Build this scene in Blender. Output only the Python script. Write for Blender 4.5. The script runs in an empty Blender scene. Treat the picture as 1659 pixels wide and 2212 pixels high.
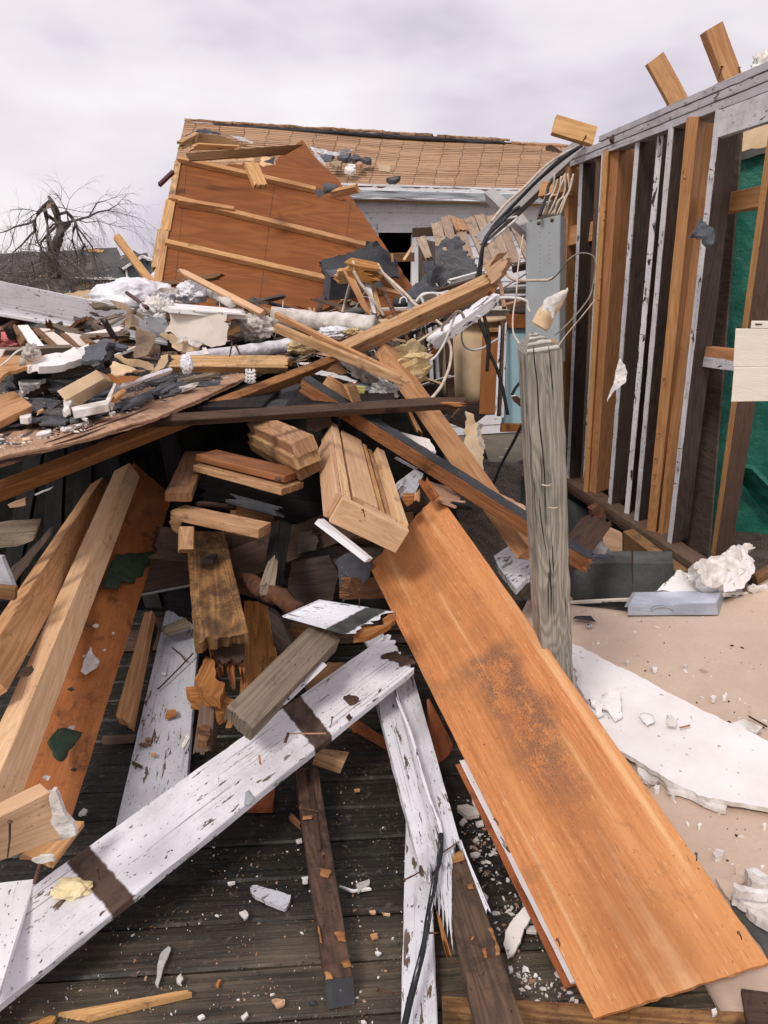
import bpy, bmesh, math, random
from mathutils import Vector, Matrix, noise, geometry
rad = math.radians
SC = bpy.context.scene
COL = SC.collection
# ---------------------------------------------------------------- camera, sky, sun, exposure
CAMZ = 1.6; TH = rad(16.9); FPX = 1661.0
cam = bpy.data.cameras.new("camera"); camo = bpy.data.objects.new("camera", cam); COL.objects.link(camo)
camo.location = (0, 0, CAMZ); camo.rotation_euler = (rad(90) - TH, 0, 0)
cam.sensor_fit = 'HORIZONTAL'; cam.sensor_width = 36; cam.lens = 36 * FPX / 1659
cam.clip_start = 0.05; cam.clip_end = 2000
SC.camera = camo
SC.view_settings.view_transform = 'Standard'; SC.view_settings.look = 'None'
SC.view_settings.exposure = 0.50; SC.view_settings.gamma = 1; SC.view_settings.use_curve_mapping = False
SUN_EL, SUN_AZ = rad(47), rad(-150)      # azimuth from +Y towards +X
W = bpy.data.worlds.new("World"); SC.world = W; W.use_nodes = True
nt = W.node_tree; nt.nodes.clear()
o = nt.nodes.new('ShaderNodeOutputWorld'); bg = nt.nodes.new('ShaderNodeBackground')
sky = nt.nodes.new('ShaderNodeTexSky'); sky.sky_type = 'NISHITA'; sky.sun_disc = False
sky.sun_elevation = SUN_EL; sky.sun_rotation = SUN_AZ
tc = nt.nodes.new('ShaderNodeTexCoord'); mp = nt.nodes.new('ShaderNodeMapping'); mp.inputs['Scale'].default_value = (1.6, 1.6, 4.2)
mp.inputs['Location'].default_value = (0.3, 0.1, 0.2)
n1 = nt.nodes.new('ShaderNodeTexNoise'); n1.inputs['Scale'].default_value = 1.6; n1.inputs['Detail'].default_value = 4; n1.inputs['Roughness'].default_value = .5
r1 = nt.nodes.new('ShaderNodeValToRGB'); r1.color_ramp.elements[0].position = .36; r1.color_ramp.elements[0].color = (.56, .51, .59, 1)
r1.color_ramp.elements[1].position = .60; r1.color_ramp.elements[1].color = (.81, .765, .78, 1)
e = r1.color_ramp.elements.new(.47); e.color = (.71, .66, .705, 1)
sc_ = nt.nodes.new('ShaderNodeVectorMath'); sc_.operation = 'SCALE'; sc_.inputs['Scale'].default_value = 0.1
mx = nt.nodes.new('ShaderNodeMix'); mx.data_type = 'RGBA'; mx.inputs[0].default_value = .95
nt.links.new(tc.outputs['Generated'], mp.inputs[0]); nt.links.new(mp.outputs[0], n1.inputs['Vector'])
nt.links.new(n1.outputs[0], r1.inputs[0]); nt.links.new(sky.outputs[0], sc_.inputs[0])
nt.links.new(sc_.outputs[0], mx.inputs[6]); nt.links.new(r1.outputs[0], mx.inputs[7])
nt.links.new(mx.outputs[2], bg.inputs[0]); bg.inputs[1].default_value = 0.86; nt.links.new(bg.outputs[0], o.inputs[0])
sl = bpy.data.lights.new("sun", 'SUN'); sl.energy = 1.5; sl.angle = rad(14); sl.color = (1, .95, .89)
so = bpy.data.objects.new("sun", sl); COL.objects.link(so)
sd = Vector((math.sin(SUN_AZ) * math.cos(SUN_EL), math.cos(SUN_AZ) * math.cos(SUN_EL), math.sin(SUN_EL)))
so.rotation_euler = sd.to_track_quat('Z', 'Y').to_euler()

# ---------------------------------------------------------------- surveying helpers: a direction of sight plus a distance (or a height) gives a point of the place
CT, ST = math.cos(TH), math.sin(TH)
def ray(u, v):
    y = (1106 - v) / FPX
    return Vector(((u - 829.5) / FPX, CT + y * ST, -ST + y * CT))
def pt(uv, d):
    r = ray(*uv)
    if isinstance(d, str): t = (float(d[1:]) - CAMZ) / r.z
    else: t = d / r.y
    return Vector((0, 0, CAMZ)) + r * t
def K(ox, oy, w):
    a, b, s = ox * .6636, oy * .6636, w / 2500
    return lambda x, y: (a + x * s, b + y * s)
c1, c2, c3, c4, c5, c6 = K(0,300,900), K(800,300,900), K(1600,0,900), K(0,1000,900), K(800,1000,900), K(1600,1000,900)
b1, b2, b3, b4, b5, b6 = K(0,1700,900), K(600,1700,900), K(1500,1800,1000), K(0,2500,900), K(800,2500,900), K(1600,2500,900)
d1, d2, d3, d4, d5, d6, d7, d8 = K(0,1000,500), K(450,850,500), K(900,750,500), K(1300,850,500), K(1000,1150,500), K(0,600,600), K(1750,1500,750), K(450,1300,650)

# ---------------------------------------------------------------- materials
class NB:
    def __init__(s, name):
        s.m = bpy.data.materials.new(name); s.m.use_nodes = True; s.t = s.m.node_tree
        s.p = s.t.nodes['Principled BSDF']
    def n(s, ty, **kw):
        x = s.t.nodes.new(ty)
        for k, v in kw.items(): setattr(x, k, v)
        return x
    def set(s, sock, v):
        if isinstance(v, bpy.types.NodeSocket): s.t.links.new(v, sock)
        elif isinstance(v, (tuple, list)) and len(v) == 3 and sock.type == 'RGBA': sock.default_value = (*v, 1)
        else: sock.default_value = v
    def math(s, op, a, b=0, c=None, clamp=False):
        x = s.n('ShaderNodeMath', operation=op, use_clamp=clamp); s.set(x.inputs[0], a); s.set(x.inputs[1], b)
        if c is not None: s.set(x.inputs[2], c)
        return x.outputs[0]
    def vm(s, op, a, b):
        x = s.n('ShaderNodeVectorMath', operation=op); s.set(x.inputs[0], a); s.set(x.inputs[1], b); return x.outputs[0]
    def noise(s, vec, scale=1, detail=3, rough=.5, dist=0):
        x = s.n('ShaderNodeTexNoise'); s.set(x.inputs['Vector'], vec); x.inputs['Scale'].default_value = scale
        x.inputs['Detail'].default_value = detail; x.inputs['Roughness'].default_value = rough; x.inputs['Distortion'].default_value = dist
        return x.outputs[0]
    def noise_c(s, vec, scale):
        x = s.n('ShaderNodeTexNoise'); s.set(x.inputs['Vector'], vec); x.inputs['Scale'].default_value = scale; return x.outputs[1]
    def vor(s, vec, scale=1, feature='F1', out=0):
        x = s.n('ShaderNodeTexVoronoi', feature=feature); s.set(x.inputs['Vector'], vec); x.inputs['Scale'].default_value = scale
        return x.outputs[out]
    def st(s, v, a, b, lo=0., hi=1.):
        x = s.n('ShaderNodeMapRange', interpolation_type='SMOOTHSTEP'); s.set(x.inputs[0], v)
        x.inputs[1].default_value = a; x.inputs[2].default_value = b; x.inputs[3].default_value = lo; x.inputs[4].default_value = hi
        return x.outputs[0]
    def mix(s, f, a, b, mode='MIX'):
        x = s.n('ShaderNodeMix', data_type='RGBA', blend_type=mode); s.set(x.inputs[0], f); s.set(x.inputs[6], a); s.set(x.inputs[7], b)
        return x.outputs[2]
    def hsv(s, col, v, h=.5, sa=1):
        x = s.n('ShaderNodeHueSaturation'); s.set(x.inputs['Color'], col); s.set(x.inputs['Value'], v); s.set(x.inputs['Hue'], h); s.set(x.inputs['Saturation'], sa)
        return x.outputs[0]
    def bump(s, h, dist=.002, strength=.6):
        x = s.n('ShaderNodeBump'); s.set(x.inputs['Height'], h); x.inputs['Distance'].default_value = dist; x.inputs['Strength'].default_value = strength
        s.t.links.new(x.outputs[0], s.p.inputs['Normal'])
    def rnd(s): return s.n('ShaderNodeObjectInfo').outputs['Random']
    def uv(s, rnd=True):
        u = s.n('ShaderNodeTexCoord').outputs['UV']
        if not rnd: return u
        r = s.rnd(); c = s.n('ShaderNodeCombineXYZ'); s.set(c.inputs[0], s.math('MULTIPLY', r, 53.)); s.set(c.inputs[1], s.math('MULTIPLY', r, 31.)); s.set(c.inputs[2], s.math('MULTIPLY', r, 17.))
        return s.vm('ADD', u, c.outputs[0])
    def obj(s, rnd=True):
        u = s.n('ShaderNodeTexCoord').outputs['Object']
        if not rnd: return u
        r = s.rnd(); c = s.n('ShaderNodeCombineXYZ'); s.set(c.inputs[0], s.math('MULTIPLY', r, 53.)); s.set(c.inputs[1], s.math('MULTIPLY', r, 31.))
        return s.vm('ADD', u, c.outputs[0])
    def fin(s, col, rough=.75, spec=.22):
        s.set(s.p.inputs['Base Color'], col); s.set(s.p.inputs['Roughness'], rough); s.p.inputs['Specular IOR Level'].default_value = spec
        return s.m
M = {}
def wood(name, light, dark, grain=.5, knots=1., dirt=.35, dirtc=(.035, .024, .016), rough=.7, var=.12, speck=.3, bump=.5, ply=False):
    b = NB(name); v = b.uv()
    g1 = b.noise(b.vm('MULTIPLY', v, (3.2, 75, 1)), 1, 5, .6)
    g2 = b.noise(b.vm('MULTIPLY', v, (.9, 8 if not ply else 3.5, 1)), 1, 2, .5, .8)
    ring = b.math('PINGPONG', b.math('MULTIPLY', g2, 14. if not ply else 7.), .5)
    fac = b.math('ADD', b.math('MULTIPLY', g1, .75), b.math('MULTIPLY', ring, .6))
    col = b.mix(b.st(fac, .25, .85), dark, light)
    col = b.mix(1 - grain, col, b.mix(.45, light, dark)) if grain < 1 else col
    big = b.noise(v, 2.3, 4, .6)
    col = b.mix(b.st(big, .42, .75, 0, .45), col, dark)
    if knots:
        vv = b.vm('MULTIPLY', v, (2.1, 6.5, 1)); d = b.vor(vv); cc = b.vor(vv, 1, 'F1', 1)
        sep = b.n('ShaderNodeSeparateColor'); b.set(sep.inputs[0], cc)
        on = b.math('GREATER_THAN', sep.outputs[0], .62)
        kn = b.math('MULTIPLY', b.st(d, .05, .10, 1, 0), on)
        halo = b.math('MULTIPLY', b.st(d, .05, .26, .45, 0), on)
        col = b.mix(b.math('MULTIPLY', halo, knots), col, tuple(x * .6 for x in dark)); col = b.mix(b.math('MULTIPLY', kn, knots * .9), col, (.075, .03, .014))
    dn = b.noise(v, 7, 9, .7, .3)
    col = b.mix(b.st(dn, .66 - dirt * .3, .80 - dirt * .2, 0, .8 if dirt > .02 else 0), col, dirtc)
    sn = b.noise(b.vm('MULTIPLY', v, (70, 120, 1)), 1, 3, .6)
    patch = b.noise(v, 4, 2)
    sm = b.math('MULTIPLY', b.st(sn, .62, .68), b.st(patch, .62 - speck * .4, .7 - speck * .3))
    col = b.mix(b.math('MULTIPLY', sm, .85), col, dirtc)
    r = b.rnd(); col = b.hsv(col, b.math('ADD', b.math('MULTIPLY', r, var * 2), 1 - var), b.math('ADD', b.math('MULTIPLY', r, .016), .492))
    b.bump(b.math('ADD', g1, b.math('MULTIPLY', dn, .5)), .0025, bump)
    M[name] = b.fin(col, b.st(g1, .3, .7, rough - .1, rough + .1)); return M[name]
def paint(name, colr, bare=(.12, .085, .06), crack=.5, chips=.4, speck=.5, bands=(), rough=.55, var=.04, grime=.4, bandc=(.11, .07, .05)):
    b = NB(name); v = b.uv()
    g1 = b.noise(b.vm('MULTIPLY', v, (1.6, 85, 1)), 1, 6, .68)
    big = b.noise(v, 3.1, 8, .72)
    col = b.mix(b.st(big, .40, .75, 0, min(1, grime * 1.6)), colr, tuple(x * y for x, y in zip(colr, (.62, .60, .60))))
    col = b.mix(b.st(g1, .575, .65, 0, crack), col, tuple(x * .3 for x in colr))
    ch = b.noise(b.vm('MULTIPLY', v, (10, 34, 1)), 1, 7, .65, .3)
    mask = b.math('MULTIPLY', b.st(ch, .655 - chips * .1, .675 - chips * .1), b.st(b.noise(v, 2.7, 3), .42, .52))
    col = b.mix(mask, col, bare)
    sn = b.noise(b.vm('MULTIPLY', v, (60, 95, 1)), 1, 3, .55)
    col = b.mix(b.math('MULTIPLY', b.st(sn, .645, .69), b.st(b.noise(v, 5, 2), .52 - speck * .3, .62 - speck * .2, 0, .9)), col, (.03, .022, .018))
    if bands:
        raw = b.uv(False); s = b.n('ShaderNodeSeparateXYZ'); b.set(s.inputs[0], raw)
        uu = b.math('ADD', s.outputs[0], b.math('MULTIPLY', b.math('SUBTRACT', b.noise(b.vm('MULTIPLY', v, (6, 45, 1)), 1, 5), .5), .016))
        uu = b.math('ADD', uu, b.math('MULTIPLY', s.outputs[1], -.02))
        bc = b.mix(b.st(b.noise(v, 14, 5, .6), .4, .65), bandc, tuple(x * .45 for x in bandc))
        for (u0, u1) in bands:
            mk = b.math('MULTIPLY', b.st(uu, u0 - .004, u0 + .004), b.st(uu, u1 - .004, u1 + .004, 1, 0))
            col = b.mix(mk, col, bc)
    r = b.rnd(); col = b.hsv(col, b.math('ADD', b.math('MULTIPLY', r, var * 2), 1 - var))
    b.bump(b.math('SUBTRACT', b.math('MULTIPLY', g1, .8), b.math('MULTIPLY', mask, .6)), .0015, .5)
    M[name] = b.fin(col, rough); return M[name]
def plain(name, a, c2_=None, scale=8, rough=.7, bump=.3, bd=.003, speck=0, speckc=(.02, .02, .02), spec=.3, metal=0, detail=6, lo=.35, hi=.65, aniso=(1, 1, 1), fine=0, uvs=False):
    b = NB(name); v = b.vm('MULTIPLY', b.uv() if uvs else b.obj(), aniso)
    f = b.noise(v, scale, detail, .62)
    col = b.mix(b.st(f, lo, hi), a, c2_ or tuple(x * .75 for x in a))
    if speck: col = b.mix(b.st(b.noise(v, scale * 9, 3), .7 - speck * .15, .76 - speck * .15), col, speckc)
    if fine: col = b.mix(b.st(b.noise(v, scale * 30, 2), .45, .6, 0, fine), col, tuple(x * .5 for x in a))
    b.bump(b.math('ADD', f, b.math('MULTIPLY', b.noise(v, scale * 5, 4), .35)), bd, bump)
    b.p.inputs['Metallic'].default_value = metal
    M[name] = b.fin(col, rough, spec); return M[name]

wood('pine', (.64, .37, .175), (.40, .195, .080), .9, 1, .22, speck=.25)
wood('pine_pale', (.74, .50, .31), (.56, .33, .17), .8, .8, .2, speck=.3)
wood('pine_rough', (.58, .36, .20), (.34, .18, .082), 1, .7, .4, speck=.55)
wood('amber', (.40, .185, .072), (.21, .085, .030), .9, .7, .35, speck=.4)
wood('brown', (.27, .145, .068), (.14, .068, .030), .8, .6, .35, speck=.4)
wood('brown_dark', (.105, .062, .040), (.055, .032, .022), .8, .5, .5, (.012, .009, .008), speck=.5)
wood('black_wood', (.018, .015, .014), (.007, .006, .006), .8, .3, .4, (.004, .004, .004), speck=.3, var=.25)  # near black; on the hollow's boards it stands for shade
wood('grey_wood', (.30, .235, .17), (.14, .105, .075), 1, .3, .5, speck=.5)
wood('rotten', (.42, .23, .095), (.20, .09, .035), 1, 1, 1.0, (.028, .018, .012), speck=1.2, bump=1)
wood('ply_orange', (.68, .32, .10), (.50, .19, .050), .55, 0, .02, speck=.45, ply=True, var=.03, rough=.62)
wood('ply_red', (.46, .165, .055), (.25, .075, .024), .7, 0, .5, speck=.9, ply=True, var=.05)
wood('ply_brown', (.30, .100, .032), (.16, .048, .015), .7, 0, .04, speck=.05, ply=True, var=.04)
wood('stud_orange', (.60, .32, .145), (.36, .16, .060), .7, 1, .05, speck=.15)
wood('stud_dark', (.125, .092, .075), (.045, .033, .028), .7, .5, .25, (.012, .01, .01), speck=.2, var=.3)
wood('stud_brown', (.20, .13, .092), (.11, .068, .046), .7, .7, .3, speck=.3)
wood('decking', (.44, .33, .24), (.27, .19, .13), .9, .4, .45, (.07, .05, .04), speck=.6)
wood('sheath', (.52, .33, .22), (.36, .20, .12), .9, 0, .25, speck=.2)
wood('splinter', (.47, .21, .07), (.22, .08, .022), 1, 0, .35, speck=.3, bump=1)
wood('cabinet', (.38, .15, .045), (.24, .082, .022), .6, 0, .05, speck=.05, rough=.45)
wood('stained', (.15, .085, .055), (.055, .034, .024), .9, .6, .6, (.012, .009, .008), speck=.5)
wood('stained_orange', (.42, .20, .08), (.24, .10, .035), 1, 0, .4, speck=.4)
paint('cord', (.022, .022, .024), bare=(.70, .69, .70), chips=.9, speck=0, crack=.1)
paint('white_paint', (.78, .76, .78), chips=.35)
paint('white_w1', (.76, .74, .77), chips=.55, speck=1.1, grime=.6, bands=((.372, .438), (1.12, 1.20)), crack=.85)
paint('white_w2', (.68, .67, .70), chips=.8, speck=1.0, grime=.7, crack=.7)
paint('white_grey', (.52, .52, .56), chips=.6, speck=1.3, crack=.6, grime=.6)
paint('white_w3', (.66, .66, .70), chips=.5, speck=.8, bands=((.15, .22),), bandc=(.05, .055, .05))
paint('stud_white', (.66, .64, .66), chips=.7, speck=.6, crack=.6, grime=.8)
paint('stud_peel', (.74, .72, .74), bare=(.05, .035, .03), chips=.95, speck=.4, crack=.6)
paint('plate_grey', (.47, .45, .47), chips=.55, speck=.3, crack=.7, grime=.7)
paint('grey_beam', (.40, .38, .38), chips=.4, speck=.2, crack=.6)
paint('siding', (.84, .82, .83), chips=.25, speck=.3, crack=.15, grime=.25)
plain('drywall', (.74, .69, .65), (.66, .60, .55), 5, .85, .4, .004, speck=.25, speckc=(.30, .24, .19))
plain('drywall_face', (.74, .66, .58), (.68, .60, .52), 3, .8, .15, .002)
plain('drywall_white', (.83, .80, .79), (.72, .66, .62), 4, .8, .3, .003, speck=.3, speckc=(.35, .27, .22), hi=.8)
plain('gypsum', (.83, .80, .77), (.52, .46, .41), 14, .9, .9, .008)
plain('paper', (.36, .26, .18), (.28, .20, .14), 9, .8, .3, .003, speck=.5, speckc=(.18, .12, .08))
plain('cream', (.74, .56, .37), (.62, .43, .25), 5, .75, .3, .003)
plain('plastic', (.83, .82, .85), (.62, .60, .63), 9, .35, .8, .02, speck=.3, speckc=(.30, .25, .2), spec=.5)
plain('wrap', (.68, .64, .60), (.40, .34, .29), 10, .55, .8, .008, aniso=(1, 1, 1), speck=.3, speckc=(.16, .12, .1))
plain('insul_yellow', (.72, .58, .33), (.55, .40, .19), 12, .95, 1, .02, speck=.3, speckc=(.25, .17, .08))
plain('insul_pink', (.78, .28, .27), (.60, .16, .17), 12, .95, 1, .02)
plain('felt', (.045, .045, .050), (.095, .092, .095), 9, .8, .7, .004, speck=.5, speckc=(.30, .27, .25))
plain('felt_black', (.028, .030, .034), (.045, .046, .05), 6, .62, .3, .004, speck=.1, speckc=(.14, .13, .13))
plain('felt_grey', (.11, .115, .135), (.065, .068, .08), 6, .7, .5, .004, speck=.2, speckc=(.3, .28, .27))
plain('slab_felt', (.135, .115, .108), (.055, .050, .050), 4.5, .85, .8, .006, speck=.55, speckc=(.52, .48, .45), fine=.5)
plain('shingle_green', (.030, .052, .032), (.055, .080, .05), 30, .9, .9, .003, fine=.5)
plain('dirt', (.060, .044, .034), (.11, .085, .065), 7, .95, 1, .03, speck=.5, speckc=(.33, .28, .24))
plain('heap', (.014, .014, .011), (.006, .005, .005), 5, .95, 1, .03, spec=.05)  # near black so the mound carries the hollow's shade
plain('ground', (.13, .115, .085), (.21, .18, .14), .8, .95, .5, .02, speck=.4, speckc=(.3, .27, .22))
plain('beige', (.60, .455, .36), (.54, .40, .31), 1.6, .62, .2, .004, detail=7, fine=.08, speck=.12, speckc=(.40, .29, .21))
plain('concrete', (.12, .12, .112), (.06, .062, .060), 4, .9, .6, .005, fine=.3)
plain('steel_top', (.66, .70, .80), (.50, .54, .64), 9, .4, .3, .002, metal=.2, speck=.3, speckc=(.8, .8, .8))  # lighter, worn copy of steel; brightness of the lit top face put in
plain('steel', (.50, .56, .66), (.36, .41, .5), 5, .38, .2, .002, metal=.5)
plain('panel_grey', (.33, .345, .355), (.28, .295, .305), 2, .5, .1, .001)
plain('teal', (.012, .125, .088), (.030, .185, .130), 11, .42, .9, .012, fine=.5)
plain('blue', (.34, .52, .58), (.30, .47, .54), 2, .6, .1, .001)
plain('appliance', (.72, .71, .66), (.66, .64, .58), 3, .4, .1, .001)
plain('wire_cream', (.62, .52, .42), (.48, .38, .29), 20, .5, .2)
plain('wire_white', (.78, .77, .75), (.62, .6, .58), 20, .5, .2)
plain('wire_grey', (.24, .22, .17), (.17, .15, .12), 20, .5, .2)
plain('wire_black', (.015, .015, .017), (.03, .03, .03), 20, .5, .2)
plain('rust', (.17, .085, .05), (.10, .045, .028), 40, .75, .5)
plain('darkred', (.10, .03, .03), (.06, .02, .02), 20, .6, .3)
plain('dark_void', (.010, .011, .014), (.006, .007, .009), 3, .9, .1)  # near black put in for unlit depth behind openings
plain('bark', (.15, .135, .12), (.075, .068, .06), 5, .9, .8, .02)
plain('twig', (.115, .10, .09), (.075, .065, .058), 5, .9, .3)
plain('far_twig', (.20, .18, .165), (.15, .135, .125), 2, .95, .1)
plain('bark_red', (.16, .06, .028), (.06, .028, .017), 14, .9, 1, .012)
plain('roof_dark', (.095, .090, .090), (.055, .052, .052), .7, .9, .4, .02, speck=.3, speckc=(.4, .36, .33))
plain('brickwall', (.34, .26, .20), (.25, .20, .16), .8, .9, .4, .01, fine=.4)
plain('osb', (.58, .36, .17), (.46, .27, .11), 2, .85, .4, .005)
plain('blue_siding', (.115, .155, .175), (.10, .135, .155), 1, .7, .1, .004)
plain('house_trim', (.75, .74, .73), (.62, .6, .6), 2, .7, .1)
plain('cloth_blue', (.02, .03, .35), (.02, .02, .2), 10, .8, .3)
plain('cloth_red', (.5, .03, .05), (.3, .02, .03), 10, .8, .3)
plain('label_yellow', (.75, .66, .22), (.66, .56, .2), 6, .6, .1)
plain('label_red', (.45, .03, .06), (.4, .03, .05), 6, .6, .1)
plain('ink', (.01, .01, .01), None, 6, .6, .1)
plain('vinyl', (.77, .69, .58), (.72, .64, .53), 3, .5, .5, .004, aniso=(1, 1, 1))
plain('yellow_pad', (.82, .72, .46), (.74, .60, .33), 16, .95, 1, .01)
def special():
    # decking boards: weathered, mossy, dark and wet
    b = NB('deck'); v = b.uv(False)
    g = b.noise(b.vm('MULTIPLY', v, (2.2, 60, 1)), 1, 6, .65, .2); big = b.noise(v, 2.2, 6, .65, .4)
    sp = b.n('ShaderNodeSeparateXYZ'); b.set(sp.inputs[0], v)
    idx = b.math('FLOOR', b.math('DIVIDE', sp.outputs[1], .146)); wn = b.n('ShaderNodeTexWhiteNoise', noise_dimensions='1D'); b.set(wn.inputs[1], idx)
    col = b.mix(b.st(g, .35, .68), (.005, .004, .003), (.030, .025, .019))
    col = b.mix(b.st(big, .45, .68, 0, .8), col, (.010, .010, .007))
    near = b.st(sp.outputs[1], 1.75, 1.45, 0, 1)
    col = b.mix(b.math('MULTIPLY', near, b.st(b.noise(v, 3, 5), .35, .6, .2, .85)), col, b.mix(b.st(g, .35, .7), (.06, .045, .03), (.17, .125, .085)))
    col = b.hsv(col, b.math('ADD', b.math('MULTIPLY', wn.outputs[0], .5), .75))
    gm = b.noise(v, 9, 9, .78, .5); col = b.mix(b.st(gm, .52, .66, 0, .7), col, (.042, .042, .026)); col = b.mix(b.st(b.noise(v, 38, 6, .7), .56, .66, 0, .6), col, (.12, .10, .075))
    s = b.noise(v, 120, 3, .6); col = b.mix(b.math('MULTIPLY', b.st(s, .67, .73), b.st(b.noise(v, 5, 3), .42, .6)), col, (.40, .34, .27))
    b.bump(b.math('ADD', g, b.math('MULTIPLY', gm, .5)), .006, .9)
    M['deck'] = b.fin(col, b.st(gm, .35, .65, .75, .38), .4)
    # weathered post
    b = NB('post'); v = b.uv(False)
    w = b.noise(b.vm('MULTIPLY', v, (1.1, 9, 1)), 1, 3, .5, 1.1); ring = b.math('PINGPONG', b.math('MULTIPLY', w, 17.), .5)
    g = b.noise(b.vm('MULTIPLY', v, (3, 140, 1)), 1, 5, .65)
    col = b.mix(b.st(ring, .05, .4), (.26, .235, .19), (.40, .36, .30)); col = b.mix(b.st(g, .45, .7, 0, .75), col, (.13, .12, .10))
    ck = b.noise(b.vm('MULTIPLY', v, (.9, 26, 1)), 1, 4, .5, .15); crk = b.st(b.math('ABSOLUTE', b.math('SUBTRACT', ck, .5)), .004, .013, 1, 0)
    crk = b.math('MULTIPLY', crk, b.st(b.noise(v, 2.3, 1), .42, .52)); col = b.mix(b.math('MULTIPLY', crk, .9), col, (.02, .018, .015))
    col = b.mix(b.st(b.noise(v, 3.5, 4), .5, .68, 0, .55), col, (.13, .13, .115))
    b.bump(b.math('SUBTRACT', b.math('ADD', b.math('MULTIPLY', g, .5), b.math('MULTIPLY', ring, .7)), b.math('MULTIPLY', crk, 2)), .003, .8)
    M['post'] = b.fin(col, .85)
    # post end with growth rings
    b = NB('post_end'); v = b.n('ShaderNodeTexCoord').outputs['UV']
    wv = b.n('ShaderNodeTexWave', wave_type='RINGS'); b.set(wv.inputs[0], b.vm('ADD', v, (0.03, -.02, 0))); wv.inputs['Scale'].default_value = 26; wv.inputs['Distortion'].default_value = 1.5
    col = b.mix(b.st(wv.outputs[1], .3, .7), (.17, .15, .125), (.52, .48, .42)); b.bump(wv.outputs[1], .004, .9); M['post_end'] = b.fin(col, .9)
    # roof shingles (tan), u along the course, v up the slope
    b = NB('shingles'); v = b.uv(False); br = b.n('ShaderNodeTexBrick', offset=.37, offset_frequency=1); b.set(br.inputs[0], b.vm('ADD', v, b.vm('MULTIPLY', b.noise_c(v, 2.5), (.10, 0, 0))))
    b.set(br.inputs['Color1'], (.47, .285, .165)); b.set(br.inputs['Color2'], (.30, .170, .095)); b.set(br.inputs['Mortar'], (.11, .065, .04))
    br.inputs['Scale'].default_value = 1; br.inputs['Mortar Size'].default_value = .007; br.inputs['Brick Width'].default_value = .30; br.inputs['Row Height'].default_value = .145; br.inputs['Bias'].default_value = -.1
    col = b.mix(b.st(b.noise(v, 1.2, 5, .6), .4, .7, 0, .35), br.outputs[0], (.48, .32, .21)); col = b.mix(b.st(b.noise(v, 60, 3), .4, .7, 0, .35), col, (.20, .115, .07))
    b.bump(br.outputs[1], .01, -.6); M['shingles'] = b.fin(col, .9)
    # vinyl siding texture with moulded grain
    b = NB('vinyl'); v = b.uv(False); w = b.noise(b.vm('MULTIPLY', v, (3, 45, 1)), 1, 3, .5, 1.5)
    b.bump(b.math('PINGPONG', b.math('MULTIPLY', w, 9), .5), .0025, .5); M['vinyl'] = b.fin(b.mix(b.st(b.noise(v, 3, 4), .4, .8), (.78, .70, .59), (.66, .58, .48)), .5)
    # foil / glass-like plastic film
    b = NB('film'); b.p.inputs['Transmission Weight'].default_value = .35; M['film'] = b.fin((.62, .6, .56), .25, .6); b.bump(b.noise(b.obj(), 30, 5), .01, .8)
    # main orange sheet with a broad swathe of trodden dirt down its middle
    b = NB('ply_main'); v = b.uv(False)
    g1 = b.noise(b.vm('MULTIPLY', v, (5, 95, 1)), 1, 5, .6); g2 = b.noise(b.vm('MULTIPLY', v, (.8, 7, 1)), 1, 4, .55, .5)
    col = b.mix(b.st(g1, .3, .7), (.41, .150, .050), (.58, .235, .084)); col = b.mix(b.st(g2, .38, .66, 0, .6), col, (.66, .31, .115))
    fl = b.noise(b.vm('MULTIPLY', v, (26, 210, 1)), 1, 3, .5); col = b.mix(b.st(fl, .62, .68, 0, .6), col, (.28, .095, .032)); col = b.mix(b.st(fl, .36, .31, 0, .5), col, (.84, .56, .32))
    s = b.n('ShaderNodeSeparateXYZ'); b.set(s.inputs[0], v)
    wob = b.math('MULTIPLY', b.math('SUBTRACT', b.noise(v, 2.2, 4, .6), .5), .35)
    cen = b.math('ABSOLUTE', b.math('SUBTRACT', b.math('ADD', s.outputs[1], wob), .24))
    band = b.math('MULTIPLY', b.st(cen, .035, .13, 1, 0), b.math('MULTIPLY', b.st(s.outputs[0], 1.1, 1.55, 1, 0), b.st(s.outputs[0], .74, .80, 0, 1)))
    dirt = b.math('MULTIPLY', band, b.st(b.noise(v, 11, 10, .8), .44, .54)); col = b.mix(b.math('MULTIPLY', dirt, .8), col, (.165, .095, .065))
    bl = b.vm('DISTANCE', v, (.92, .17, 0)) if False else None
    gr = b.noise(b.vm('MULTIPLY', v, (150, 190, 1)), 1, 3, .6); col = b.mix(b.math('MULTIPLY', b.st(gr, .55, .62), b.math('ADD', b.math('MULTIPLY', band, .9), .0), clamp=True), col, (.045, .022, .014))
    gr2 = b.noise(b.vm('MULTIPLY', v, (70, 95, 1)), 1, 3, .6); col = b.mix(b.math('MULTIPLY', b.st(gr2, .655, .70), b.st(b.noise(v, 3.3, 3), .42, .6, .25, 1)), col, (.05, .022, .013))
    st2 = b.noise(b.vm('MULTIPLY', v, (.7, 13, 1)), 1, 3, .5, .3); col = b.mix(b.st(st2, .52, .68, 0, .55), col, (.80, .50, .26))
    cen2 = b.math('MULTIPLY', b.st(b.math('ABSOLUTE', b.math('SUBTRACT', b.math('ADD', s.outputs[1], wob), .21)), .05, .20, 1, 0), b.st(b.noise(v, 3.1, 7, .7), .34, .62)); col = b.mix(b.math('MULTIPLY', cen2, .5), col, (.30, .115, .045))
    mud = b.noise(v, 2.1, 9, .78, .6); col = b.mix(b.st(mud, .56, .60, 0, .35), col, (.25, .12, .06))
    b.bump(b.math('ADD', g1, b.math('MULTIPLY', gr, .4)), .0012, .5); M['ply_main'] = b.fin(col, .58)
special()

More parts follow.
